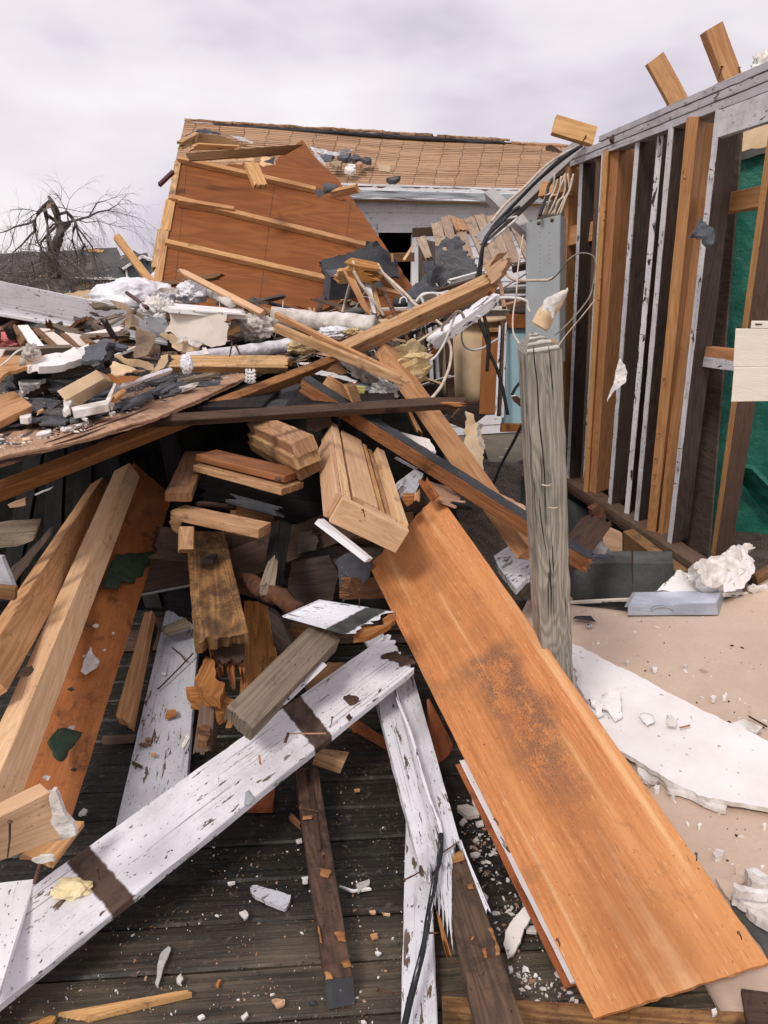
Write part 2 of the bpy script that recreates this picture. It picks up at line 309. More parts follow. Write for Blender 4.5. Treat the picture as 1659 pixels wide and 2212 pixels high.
# ---------------------------------------------------------------- object helpers
def tag(o, label=None, cat=None, group=None, kind=None):
    if label: o['label'] = label
    if cat: o['category'] = cat
    if group: o['group'] = group
    if kind: o['kind'] = kind
    return o
def thing(name, label, cat, loc=(0, 0, 0), group=None):
    o = bpy.data.objects.new(name, None); COL.objects.link(o); o.location = loc; o.empty_display_size = .1
    return tag(o, label, cat, group)
def mk(name, verts, faces, mats, uvs=None, mi=None, parent=None, smooth=False, sharp=None):
    """verts in world space; the object's origin is put at their middle"""
    n = len(verts); c = Vector((0, 0, 0))
    for v in verts: c += v
    c /= n
    me = bpy.data.meshes.new(name); me.from_pydata([tuple(v - c) for v in verts], [], faces)
    if not isinstance(mats, (list, tuple)): mats = [mats]
    for m in mats: me.materials.append(M[m])
    if uvs:
        ul = me.uv_layers.new(name='UVMap'); k = 0
        flat = [0.0] * (2 * len(me.loops))
        for f in uvs:
            for (a, b_) in f: flat[k] = a; flat[k + 1] = b_; k += 2
        ul.data.foreach_set('uv', flat)
    if mi: me.polygons.foreach_set('material_index', mi)
    if smooth: me.polygons.foreach_set('use_smooth', [True] * len(me.polygons))
    me.update()
    o = bpy.data.objects.new(name, me); COL.objects.link(o)
    if parent:
        o.parent = parent; o.location = c - parent_loc(parent)
    else: o.location = c
    return o
def parent_loc(p):
    l = p.location.copy()
    while p.parent: p = p.parent; l = l + p.location
    return l
RS = random.Random(7)
def hsh(*a): return noise.noise(Vector((a[0] * 12.9 + .37, (a[1] if len(a) > 1 else 0) * 7.3 + .11, (a[2] if len(a) > 2 else 0) * 3.1)))
def sweep(name, O0, W0, D0, O1, W1, D1, mat, parent=None, ja=0, jb=0, bow=0, bowx=0, nl=None, nw=None, ch=.0022, warp=.0015, edge=.0012, endmat=None, ea=0, eb=0):
    ax = (O1 - O0); L = ax.length; ax.normalize()
    if ea: O0 = O0 - ax * ea
    if eb: O1 = O1 + ax * eb
    L = (O1 - O0).length; sd = RS.random() * 100
    nw = nw or (26 if (ja or jb) else 5); nl = nl or max(4, min(40, int(L / .05)))
    w = max(W0.length, W1.length, 1e-4); d = max(D0.length, D1.length, 1e-4)
    cq = min(.2, ch / w); cr = min(.3, ch / d)
    sec = [(cq + (1 - 2 * cq) * i / nw, 0) for i in range(nw + 1)] + [(1, cr), (1, 1 - cr)] + [(1 - cq - (1 - 2 * cq) * i / nw, 1) for i in range(nw + 1)] + [(0, 1 - cr), (0, cr)]
    per = [0]; 
    for i in range(len(sec)):
        q0, r0 = sec[i]; q1, r1 = sec[(i + 1) % len(sec)]
        per.append(per[-1] + math.hypot((q1 - q0) * w, (r1 - r0) * d))
    m = len(sec); V = []; S = []
    def tooth(q, r, k):
        a = max(0, noise.noise(Vector((q * w * 38 + sd, k * 5.1, r * .5))) + .25) * 1.3 + abs(noise.noise(Vector((q * w * 150 + sd, k * 3.3, r * .9)))) * .7 + abs(noise.noise(Vector((q * w * 420 + sd, k * 3.3, r * 1.3)))) * .3
        return min(1.3, a)
    for k in range(nl + 1):
        f = k / nl
        for (q, r) in sec:
            s0 = ja * tooth(q, r, 1) / L if ja else 0; s1 = jb * tooth(q, r, 2) / L if jb else 0
            s = s0 + f * (1 - s0 - s1)
            O = O0.lerp(O1, s); Wv = W0.lerp(W1, s); Dv = D0.lerp(D1, s)
            p = O + Wv * q + Dv * r
            nz = noise.noise(Vector((s * L * 3 + sd, q * 2, r * 2)))
            p += Dv.normalized() * (bow * 4 * s * (1 - s) + nz * warp) + Wv.normalized() * (bowx * 4 * s * (1 - s))
            if edge: p += (Wv.normalized() * noise.noise(Vector((s * L * 14 + sd, q * 5, r * 3 + 7))) + Dv.normalized() * noise.noise(Vector((s * L * 14 + sd, q * 5, r * 3 + 31)))) * edge
            V.append(p); S.append(s * L)
    F = []; U = []; MI = []
    for k in range(nl):
        for i in range(m):
            j = (i + 1) % m; a, b_, c_, e_ = k * m + i, k * m + j, (k + 1) * m + j, (k + 1) * m + i
            F.append((a, b_, c_, e_)); U.append([(S[a], per[i]), (S[b_], per[i + 1]), (S[c_], per[i + 1]), (S[e_], per[i])]); MI.append(0)
    em = 1 if endmat else 0
    for base, fl in ((0, False), (nl * m, True)):
        mir = lambda j: nw + 3 + (nw - j)
        qs = [(i, mir(i), mir(i + 1), i + 1) for i in range(nw)] + [(nw, mir(nw), nw + 2, nw + 1), (2 * nw + 5, 2 * nw + 4, mir(0), 0)]
        for q in qs:
            if fl: q = q[::-1]
            F.append(tuple(base + x for x in q)); U.append([(sec[x][1] * d * 1.0 + .013, sec[x][0] * w) for x in q]); MI.append(em)
    # orientation check
    o = mk(name, V, F, [mat] + ([endmat] if endmat else []), U, MI, parent)
    bm = bmesh.new(); bm.from_mesh(o.data); bmesh.ops.recalc_face_normals(bm, faces=bm.faces); bm.to_mesh(o.data); bm.free()
    return o
def dd(x): return x if isinstance(x, tuple) else (x, x)
def Q(name, label, cat, a0, a1, b1_, b0_, da, db, t, mat, group=None, parent=None, flip=False, **kw):
    """board whose visible face has the long edges a0-b0 and a1-b1; thickness t goes away from the viewer"""
    da, db = dd(da), dd(db)
    A0, A1, B1, B0 = pt(a0, da[0]), pt(a1, da[1]), pt(b1_, db[1]), pt(b0_, db[0])
    n = (B0 - A0).cross(A1 - A0) + (B1 - B0).cross(B1 - A1) * 0
    n.normalize(); mid = (A0 + B1) / 2 - Vector((0, 0, CAMZ))
    if n.dot(mid) < 0: n = -n
    o = sweep(name, A0, A1 - A0, n * t, B0, B1 - B0, n * t, mat, parent, **kw)
    if label: tag(o, label, cat, group)
    return o
def B(name, label, cat, a, da, b_, db, p1, p2, mat, s1=None, s2=None, phi=None, parent=None, group=None, skin=None, **kw):
    """squared timber seen on two faces: a-b is the edge between them, face 1 (p1 wide at a, + = right-hand side going a to b), face 2 (p2) on the other side"""
    A, Bv = pt(a, da), pt(b_, db); ax = (Bv - A).normalized(); r = ((A + Bv) / 2 - Vector((0, 0, CAMZ))).normalized()
    c = r.cross(ax).normalized(); f = (r - ax * r.dot(ax)).normalized(); sg = 1 if p1 > 0 else -1; p1 = abs(p1)
    t = (A - Vector((0, 0, CAMZ))).dot(Vector((0, CT, -ST)))
    if s1 and s2 and phi is None: ph = math.atan2(p2 / s2, p1 / s1)
    else:
        ph = rad(phi if phi is not None else 28)
        s1 = s1 or p1 * t / FPX / math.cos(ph); s2 = s2 or p2 * t / FPX / math.sin(ph)
    e1 = c * sg * math.cos(ph) + f * math.sin(ph); e2 = -c * sg * math.sin(ph) + f * math.cos(ph)
    o = sweep(name, A, e1 * s1, e2 * s2, Bv, e1 * s1, e2 * s2, mat, parent, **kw)
    if label: tag(o, label, cat, group)
    if skin: sweep('felt_strip', A - e1 * .004, e2 * s2 * .96, e1 * .0035, Bv - e1 * .004, e2 * s2 * .96, e1 * .0035, skin, o, edge=.006, nl=50, ja=.02, jb=.03)
    return o
def sheet(name, label, cat, pts, t, mat, crumple=0, cs=4, jag=.01, res=.06, parent=None, group=None, smooth=True, curl=None, layers=None):
    """torn irregular sheet through the given points, with thickness"""
    n = len(pts); c = sum(pts, Vector()) / n
    nr = Vector()
    for i in range(n): nr += (pts[i] - c).cross(pts[(i + 1) % n] - c)
    nr.normalize(); view = c - Vector((0, 0, CAMZ))
    if nr.dot(view) > 0: nr = -nr
    X = (pts[1] - pts[0]); X = (X - nr * X.dot(nr)).normalized(); Y = nr.cross(X)
    P2 = [((p - c).dot(X), (p - c).dot(Y), (p - c).dot(nr)) for p in pts]
    sd = RS.random() * 50; out = []
    for i in range(n):
        a, b_ = P2[i], P2[(i + 1) % n]; L = math.hypot(b_[0] - a[0], b_[1] - a[1]); k = max(1, int(L / (res * .45)))
        k = min(k, 40)
        for j in range(k):
            f = j / k; x = a[0] + (b_[0] - a[0]) * f; y = a[1] + (b_[1] - a[1]) * f
            if jag and j: x += jag * noise.noise(Vector((x * 23 + sd, y * 23, 1))) * 1.6 + jag * .7 * noise.noise(Vector((x * 80 + sd, y * 80, 1))); y += jag * noise.noise(Vector((x * 23 + sd, y * 23, 9))) * 1.6
            out.append(Vector((x, y)))
    nb = len(out)
    def inside(x, y):
        r = False
        for i in range(nb):
            a, b_ = out[i], out[i - 1]
            if (a.y > y) != (b_.y > y) and x < (b_.x - a.x) * (y - a.y) / (b_.y - a.y) + a.x: r = not r
        return r
    xs = [p.x for p in out]; ys = [p.y for p in out]; allp = list(out)
    r_ = max(res, max(max(xs) - min(xs), max(ys) - min(ys)) / 45)
    y = min(ys) + r_ / 2; row = 0
    while y < max(ys):
        x = min(xs) + (r_ / 2 if row % 2 else 0)
        while x < max(xs):
            if inside(x, y) and min((p.x - x) ** 2 + (p.y - y) ** 2 for p in out) > (r_ * .4) ** 2: allp.append(Vector((x, y)))
            x += r_
        y += r_ * .87; row += 1
    vs, _, fs, ov, _, _ = geometry.delaunay_2d_cdt(allp, [(i, (i + 1) % nb) for i in range(nb)], [], 1, 1e-6)
    def h(x, y):
        sw = 0; s = 0
        for a in P2:
            w = 1 / ((a[0] - x) ** 2 + (a[1] - y) ** 2 + 1e-5) ** 1.3; sw += w; s += w * a[2]
        z = s / sw
        if crumple: z += crumple * (noise.noise(Vector((x * cs + sd, y * cs, sd))) + .5 * abs(noise.noise(Vector((x * cs * 2.3 + sd, y * cs * 2.3, sd + 5)))))
        if curl: z += curl(x, y)
        return z
    V = []; 
    H = [h(p.x, p.y) for p in vs]
    for p, z in zip(vs, H): V.append(c + X * p.x + Y * p.y + nr * z)
    nv = len(vs)
    for p, z in zip(vs, H): V.append(c + X * p.x + Y * p.y + nr * (z - t))
    F = []; U = []; MI = []; uvf = lambda i: (vs[i % nv].x, vs[i % nv].y)
    ec = {}
    for f in fs:
        F.append(tuple(f)); U.append([uvf(i) for i in f]); MI.append(0)
        g = tuple(i + nv for i in reversed(f)); F.append(g); U.append([uvf(i) for i in g]); MI.append(0)
        for i in range(len(f)): e_ = (f[i], f[(i + 1) % len(f)]); ec[e_] = 1
    em = 1 if isinstance(mat, (list, tuple)) else 0
    for (a, b_) in ec:
        if (b_, a) not in ec:
            F.append((b_, a, a + nv, b_ + nv)); U.append([(vs[b_].x, vs[b_].y), (vs[a].x, vs[a].y), (vs[a].x + t, vs[a].y + t), (vs[b_].x + t, vs[b_].y + t)]); MI.append(em)
    o = mk(name, V, F, mat, U, MI, parent)
    if smooth and t < .006: o.data.polygons.foreach_set('use_smooth', [True] * len(o.data.polygons))
    if label: tag(o, label, cat, group)
    return o
def S(name, label, cat, uvs, d, t, mat, **kw):
    """sheet from sighted points; d one distance/height or a list"""
    ds = d if isinstance(d, list) else [d] * len(uvs)
    return sheet(name, label, cat, [pt(a, b_) for a, b_ in zip(uvs, ds)], t, mat, **kw)
def tube(name, label, cat, pts, r, mat, parent=None, group=None, seg=8, sub=6, rough=0, caps=True, smooth=True):
    P_ = []; n = len(pts); R = r if isinstance(r, (list, tuple)) else [r] * n; RR = []
    if sub == 1: P_, RR = list(pts), list(R)
    else:
        for i in range(n - 1):
            p0, p1, p2, p3 = pts[max(i - 1, 0)], pts[i], pts[i + 1], pts[min(i + 2, n - 1)]
            for k in range(sub):
                t = k / sub
                P_.append(.5 * ((2 * p1) + (p2 - p0) * t + (2 * p0 - 5 * p1 + 4 * p2 - p3) * t * t + (3 * p1 - p0 - 3 * p2 + p3) * t ** 3)); RR.append(R[i] + (R[i + 1] - R[i]) * t)
        P_.append(pts[-1]); RR.append(R[-1])
    V, F, U = tubegeo(P_, RR, seg, rough)
    o = mk(name, V, F, mat, U, None, parent, smooth)
    if label: tag(o, label, cat, group)
    return o
def tubegeo(P_, RR, seg, rough=0, off=0):
    V = []; F = []; U = []; n = len(P_); up = Vector((.13, .27, .95)).normalized(); sd = RS.random() * 40; L = 0; prev = None
    for i, p in enumerate(P_):
        t = (P_[min(i + 1, n - 1)] - P_[max(i - 1, 0)]); t = t.normalized() if t.length > 1e-9 else Vector((0, 0, 1))
        a = t.cross(up if prev is None else prev)
        if a.length < 1e-4: a = t.cross(Vector((1, 0, 0)))
        a.normalize(); b_ = a.cross(t).normalized(); prev = b_ if False else up
        if i: L += (p - P_[i - 1]).length
        for k in range(seg):
            th = 2 * math.pi * k / seg; rr = RR[i] * (1 + rough * noise.noise(Vector((L * 9 / max(.02, RR[0] * 10) + sd, math.cos(th) * 1.5, math.sin(th) * 1.5))))
            V.append(p + (a * math.cos(th) + b_ * math.sin(th)) * rr)
        if i:
            for k in range(seg):
                j = (k + 1) % seg; x = off + (i - 1) * seg
                F.append((x + k, x + j, x + seg + j, x + seg + k)); U.append([(L - .01, k * .02), (L - .01, k * .02 + .02), (L, k * .02 + .02), (L, k * .02)])
    F.append(tuple(off + k for k in reversed(range(seg)))); U.append([(0, 0)] * seg); F.append(tuple(off + (n - 1) * seg + k for k in range(seg))); U.append([(0, 0)] * seg)
    return V, F, U
def TB(name, label, cat, uvs, d, r, mat, **kw):
    ds = d if isinstance(d, list) else [d] * len(uvs)
    return tube(name, label, cat, [pt(a, b_) for a, b_ in zip(uvs, ds)], r, mat, **kw)
def blob(name, label, cat, c, rad3, mat, amp=.3, sc=2.5, ridge=.3, sub=4, rot=0, parent=None, group=None, smooth=True, fib=0):
    bm = bmesh.new(); bmesh.ops.create_icosphere(bm, subdivisions=sub, radius=1); sd = RS.random() * 90
    rm = rot if isinstance(rot, Matrix) else Matrix.Rotation(rot, 3, 'Z')
    for v in bm.verts:
        n = v.co.normalized(); k = 1 + amp * noise.noise(n * sc + Vector((sd, 0, 0))) - ridge * abs(noise.noise(n * sc * 2.2 + Vector((0, sd, 0)))) + ridge * .4 * noise.noise(n * sc * 6 + Vector((0, 0, sd)))
        if fib: k += fib * abs(noise.noise(Vector((n.x * 14 + sd, n.y * 14, n.z * 5))))
        v.co = n * k
    V = [c + rm @ Vector((v.co.x * rad3[0], v.co.y * rad3[1], v.co.z * rad3[2])) for v in bm.verts]; F = [tuple(v.index for v in f.verts) for f in bm.faces]; bm.free()
    o = mk(name, V, F, mat, None, None, parent, smooth)
    if label: tag(o, label, cat, group)
    return o
def boxm(V, F, U, c, sx, sy, sz, R=None):
    """add a plain box to lists (used for scattered chips only)"""
    R = R or Matrix.Identity(3); o = len(V)
    for x in (-1, 1):
        for y in (-1, 1):
            for z in (-1, 1): V.append(c + R @ Vector((x * sx / 2, y * sy / 2, z * sz / 2)))
    for f in ((0, 1, 3, 2), (4, 6, 7, 5), (0, 4, 5, 1), (2, 3, 7, 6), (0, 2, 6, 4), (1, 5, 7, 3)):
        F.append(tuple(o + i for i in f)); U.append([(0, 0), (sx, 0), (sx, sy), (0, sy)])
def bxo(name, lo, hi, mat, parent=None, R=None, ch=.003):
    """chamfered axis-aligned box part between two corners (world), optional frame R (X,Y,Z columns) about lo"""
    lo = Vector(lo); hi = Vector(hi); s = hi - lo
    if R is None: X, Y, Z_ = Vector((s.x, 0, 0)), Vector((0, s.y, 0)), Vector((0, 0, s.z))
    else: X, Y, Z_ = R[0] * s.x, R[1] * s.y, R[2] * s.z
    ax = sorted([(X.length, 0, X), (Y.length, 1, Y), (Z_.length, 2, Z_)], key=lambda k: -k[0])
    return sweep(name, lo.copy(), ax[1][2], ax[2][2], lo + ax[0][2], ax[1][2], ax[2][2], mat, parent, ch=ch, nl=max(2, min(20, int(ax[0][0] / .15))), nw=3, warp=.0005, edge=.0004)
def nail(p, dirv, L=.05, parent=None, r=.0022):
    dv = Vector(dirv).normalized(); V, F, U = tubegeo([p, p + dv * L * .5 + Vector((.002, 0, 0)), p + dv * L, p + dv * (L + .0005), p + dv * (L + .003)], [r * .6, r, r, r * 2.4, r * 2.4], 6)
    return mk('nail', V, F, 'rust', U, None, parent, True)
def onplane(uv, P0, N):
    r = ray(*uv); o = Vector((0, 0, CAMZ)); return o + r * ((P0 - o).dot(N) / r.dot(N))
# ================================================================ ground, deck floor, heap
def grid(name, x0, x1, y0, y1, nx, ny, hf, mat, kind='structure', uvm=1):
    V = []; F = []; U = []
    for j in range(ny + 1):
        for i in range(nx + 1):
            x = x0 + (x1 - x0) * i / nx; y = y0 + (y1 - y0) * j / ny; V.append(Vector((x, y, hf(x, y))))
    for j in range(ny):
        for i in range(nx):
            a = j * (nx + 1) + i; f = (a, a + 1, a + nx + 2, a + nx + 1); F.append(f); U.append([(V[k].x * uvm, V[k].y * uvm) for k in f])
    o = mk(name, V, F, mat, U, None, None, True); tag(o, kind=kind); return o
V = [Vector((-900, -60, -.75)), Vector((900, -60, -.75)), Vector((900, 1500, -.75)), Vector((-900, 1500, -.75))]
tag(mk('ground', V, [(0, 1, 2, 3)], 'ground', [[(-900, -60), (900, -60), (900, 1500), (-900, 1500)]]), kind='structure')
# deck of horizontal boards, one object, each board its own bevelled strip
def deck():
    V = []; F = []; U = []; y = .2; k = 0; ang = rad(4.5); ca, sa = math.cos(ang), math.sin(ang)
    while y < 3.6:
        w = .138; x0, x1 = -4.0, 2.6; nx = 60; prof = [(.0, -.03), (.0, -.006), (.006, 0), (w * .3, .001), (w * .7, .001), (w - .006, 0), (w, -.006), (w, -.03)]
        off = len(V); zz = noise.noise(Vector((k * 3.3, 0, 0))) * .006
        for i in range(nx + 1):
            x = x0 + (x1 - x0) * i / nx
            for (q, z) in prof:
                e_ = .003 * noise.noise(Vector((x * 4, k * 9 + q * 40, 3)))
                xx, yy = x, y + q + e_; V.append(Vector((xx * ca - yy * sa, xx * sa + yy * ca, z + zz + .003 * noise.noise(Vector((x * 2, k * 5, 1))))))
        m = len(prof)
        for i in range(nx):
            for j in range(m - 1):
                a = off + i * m + j; F.append((a, a + m, a + m + 1, a + 1)); xa = x0 + (x1 - x0) * i / nx; xb = x0 + (x1 - x0) * (i + 1) / nx
                U.append([(xa + k * 7.3, y + prof[j][0]), (xb + k * 7.3, y + prof[j][0]), (xb + k * 7.3, y + prof[j + 1][0]), (xa + k * 7.3, y + prof[j + 1][0])])
        y += .143; k += 1
    tag(mk('deck_floor', V, F, 'deck', U, None, None, False), kind='structure')
deck()
V = [Vector((-4, -.2, -.06)), Vector((3, -.2, -.06)), Vector((3, 3.7, -.06)), Vector((-4, 3.7, -.06))]
tag(mk('subfloor', V, [(0, 1, 2, 3)], 'dark_void', [[(0, 0), (1, 0), (1, 1), (0, 1)]]), kind='structure')
def heap_h(x, y):
    a = max(0, min(1, (y - 3.9) / 1.3)); a = a * a * (3 - 2 * a); b_ = max(0, min(1, (.70 - x + (y - 5) * .02) / .5)); e_ = max(0, min(1, (11 - y) / 3)); l = max(0, min(1, (x + 8) / 2))
    lim = 1.02 if y < 5.5 else 1.02 + .12 * min(1, (y - 5.5) / 1.5)
    return -.70 + (lim + .70) * a * b_ * e_ * l + .10 * noise.noise(Vector((x * 1.7, y * 1.7, 0))) + .06 * noise.noise(Vector((x * 5, y * 5, 3)))
grid('debris_heap', -8, 1.4, 3.6, 11, 110, 90, heap_h, 'heap', kind='stuff')
tag(bpy.data.objects['debris_heap'], 'heap coloured near black for shade, of splinters, soil and crushed house underneath the broken lumber', 'debris heap')
def soil_h(x, y): return -.33 + .10 * noise.noise(Vector((x * 2.5, y * 2.5, 9))) + .04 * noise.noise(Vector((x * 9, y * 9, 2))) - .25 * max(0, min(1, (x - .6) / .6))
grid('soil', -.2, 2.2, 3.3, 9.5, 50, 110, soil_h, 'dirt')

# ================================================================ far background on the left
random.seed(3)
def branchgeo(V, F, U, p, d, L, r, depth, R, droop=0, seg=4, spread=.6):
    pts = [p.copy()]; rr = [r]; n = 4; dv = d.normalized()
    for i in range(n):
        dv = (dv + Vector((R.uniform(-1, 1), R.uniform(-1, 1), R.uniform(-1, 1))) * .17 + Vector((0, 0, -droop * .12))).normalized()
        pts.append(pts[-1] + dv * L / n); rr.append(r * (1 - .75 * (i + 1) / n))
    v, f, u = tubegeo(pts, rr, seg, 0, len(V)); V += v; F += f; U += u
    if depth > 0:
        for k in range(R.randint(3, 5)):
            i = R.randint(1, n); q = pts[i]; nd = (dv + Vector((R.uniform(-1, 1), R.uniform(-1, 1), R.uniform(-.8, 1))) * spread).normalized()
            branchgeo(V, F, U, q, nd, L * R.uniform(.45, .7), rr[i] * .75 + r * .05, depth - 1, R, droop, 3, spread)
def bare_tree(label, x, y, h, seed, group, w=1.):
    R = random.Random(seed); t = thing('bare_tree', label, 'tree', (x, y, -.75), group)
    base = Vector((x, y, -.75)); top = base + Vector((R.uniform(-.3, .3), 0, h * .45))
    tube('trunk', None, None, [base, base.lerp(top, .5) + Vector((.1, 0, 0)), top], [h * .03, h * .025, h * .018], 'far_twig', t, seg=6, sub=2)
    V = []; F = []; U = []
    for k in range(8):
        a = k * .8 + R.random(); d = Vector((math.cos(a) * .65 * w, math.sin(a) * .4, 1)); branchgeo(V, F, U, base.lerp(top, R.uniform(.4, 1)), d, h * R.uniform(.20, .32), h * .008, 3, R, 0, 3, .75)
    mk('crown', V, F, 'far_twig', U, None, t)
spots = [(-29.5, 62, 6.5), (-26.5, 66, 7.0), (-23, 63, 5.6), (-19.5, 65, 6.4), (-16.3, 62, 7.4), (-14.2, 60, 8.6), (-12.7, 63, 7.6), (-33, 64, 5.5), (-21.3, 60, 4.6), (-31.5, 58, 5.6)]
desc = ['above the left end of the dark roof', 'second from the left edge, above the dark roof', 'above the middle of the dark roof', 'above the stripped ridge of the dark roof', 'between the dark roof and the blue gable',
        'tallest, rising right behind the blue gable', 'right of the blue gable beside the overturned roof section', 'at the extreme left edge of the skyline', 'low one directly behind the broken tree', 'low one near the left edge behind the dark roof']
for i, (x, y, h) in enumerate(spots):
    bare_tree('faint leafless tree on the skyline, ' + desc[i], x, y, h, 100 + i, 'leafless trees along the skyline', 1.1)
# battered house with the dark roof
def ph(u, v, Y): return pt((u, v), Y)
hs = thing('damaged_house', 'low house with torn dark grey roof and boarded tan wall behind the broken tree', 'house', (-17, 42, -.75))
def flat(name, P4, mat, parent, t=.12):
    n = (P4[1] - P4[0]).cross(P4[3] - P4[0]).normalized()
    if n.dot(P4[0] - Vector((0, 0, CAMZ))) < 0: n = -n
    return sweep(name, P4[0], P4[3] - P4[0], n * t, P4[1], P4[2] - P4[1], n * t, mat, parent, nl=12, nw=6, ch=.01, warp=.05, edge=.05)
flat('roof', [ph(-260, 560, 44), ph(252, 535, 44), ph(285, 601, 40), ph(-260, 616, 40)], 'roof_dark', hs)
flat('wall', [ph(-260, 614, 40.5), ph(279, 600, 40.5), ph(279, 662, 40.5), ph(-260, 672, 40.5)], 'brickwall', hs, .2)
flat('torn_edge', [ph(190, 536, 43.6), ph(225, 540, 43.6), ph(221, 545, 43.4), ph(190, 543, 43.4)], 'osb', hs, .05)
for (a, b_, c_, d_) in ((136, 600, 192, 640), (236, 606, 267, 640), (72, 592, 104, 604)):
    flat('boarded_opening', [ph(a, b_, 40.2), ph(c_, b_ + 1, 40.2), ph(c_, d_, 40.2), ph(a, d_ - 2, 40.2)], 'osb', hs, .06)
for a in (222, 229, 268): flat('door_trim', [ph(a, 604, 40.1), ph(a + 3, 604, 40.1), ph(a + 3, 642, 40.1), ph(a, 642, 40.1)], 'house_trim', hs, .05)
flat('fascia', [ph(150, 598, 39.9), ph(283, 602, 39.9), ph(283, 605, 39.9), ph(150, 601, 39.9)], 'house_trim', hs, .06)
# blue gabled house
hb = thing('blue_house', 'small blue gable-ended house with white eaves beyond the debris', 'house', (-12.5, 38, -.75))
ap, el, er = ph(307, 553, 38), ph(266, 580, 38), ph(348, 568, 38)
gv = [ph(270, 578, 38.2), ph(307, 556, 38.2), ph(346, 569, 38.2), ph(346, 640, 38.2), ph(278, 640, 38.2)]
sheet('gable_wall', None, None, gv, .15, 'blue_siding', jag=0, res=.6, parent=hb)
flat('roof', [ph(306, 551, 37.9), ph(263, 581, 37.9), ph(248, 571, 43), ph(289, 541, 43)], 'roof_dark', hb)
flat('eave_board', [ph(307, 551, 37.8), ph(264, 579, 37.8), ph(266, 583, 37.8), ph(307, 557, 37.8)], 'house_trim', hb, .08)
flat('eave_board', [ph(307, 551, 37.8), ph(345, 565, 37.8), ph(345, 571, 37.8), ph(307, 557, 37.8)], 'house_trim', hb, .08)
flat('corner_board', [ph(270, 582, 38.0), ph(274, 582, 38.0), ph(281, 628, 38.0), ph(277, 628, 38.0)], 'house_trim', hb, .08)
sheet('torn_hole', None, None, [ph(313, 564, 38.05), ph(320, 561, 38.05), ph(325, 565, 38.05), ph(321, 571, 38.05), ph(315, 570, 38.05)], .02, 'felt_black', jag=.03, res=.1, parent=hb)
hr = thing('brown_roof_house', 'brown roofed house half hidden between the dark roof and the blue gable', 'house', (-15, 47, -.75))
flat('roof', [ph(262, 552, 50), ph(318, 546, 50), ph(320, 590, 46), ph(252, 590, 46)], 'roof_dark', hr)
flat('stripped_patch', [ph(262, 555, 45.8), ph(286, 551, 45.8), ph(290, 560, 45.6), ph(266, 567, 45.6)], 'osb', hr, .05)
S('tarpaulin', 'white tarpaulin hanging between the blue house and the overturned roof section', 'tarpaulin', [d6(1415,755), d6(1350,830), d6(1290,925), d6(1360,945), d6(1420,935)], 20, .02, 'plastic', crumple=.08, cs=1.2, res=.15, jag=.03)
# brush and wreckage between the far houses and the pile
def brush(name, label, cat, u0, u1, v0, v1, Y0, Y1, n, mats, seed, lr=(.3, 1.2), r=.012):
    R = random.Random(seed); V = []; F = []; U = []; MI = []
    for i in range(n):
        Y = R.uniform(Y0, Y1); u = R.uniform(u0, u1); v = v0 + (v1 - v0) * R.random() ** .7; p = pt((u, v), Y)
        d = Vector((R.gauss(0, 1), R.gauss(0, .6), R.gauss(.1, .7))).normalized() * R.uniform(*lr)
        k = len(F); a, f, uu = tubegeo([p - d / 2, p + Vector((R.gauss(0, .06), 0, R.gauss(0, .06))), p + d / 2], [r * R.uniform(.5, 1.5), r, r * .4], 3, 0, len(V)); V += a; F += f; U += uu
        MI += [R.randrange(len(mats))] * (len(F) - k)
    o = mk(name, V, F, mats, U, MI); tag(o, label, cat, None, 'stuff'); return o
brush('brush', 'tangle of broken grey branches and twigs in front of the dark-roofed house', 'brush', -30, 190, 575, 660, 20, 34, 620, ['twig', 'bark', 'far_twig', 'twig'], 5, (.4, 1.8), .012)
brush('wreckage', 'far scattered wreckage of pale boards and scraps below the far houses', 'wreckage', -30, 330, 632, 672, 16, 30, 500, ['far_twig', 'house_trim', 'brickwall', 'far_twig', 'twig'], 6, (.1, .7), .018)
grid('rubble_field', -24, -3, 11, 46, 60, 60, lambda x, y: -.6 + .7 * max(0, min(1, (30 - y) / 14)) * max(0, min(1, (y - 10) / 3)) + .35 * noise.noise(Vector((x * .8, y * .8, 4))), 'brickwall', kind='structure')
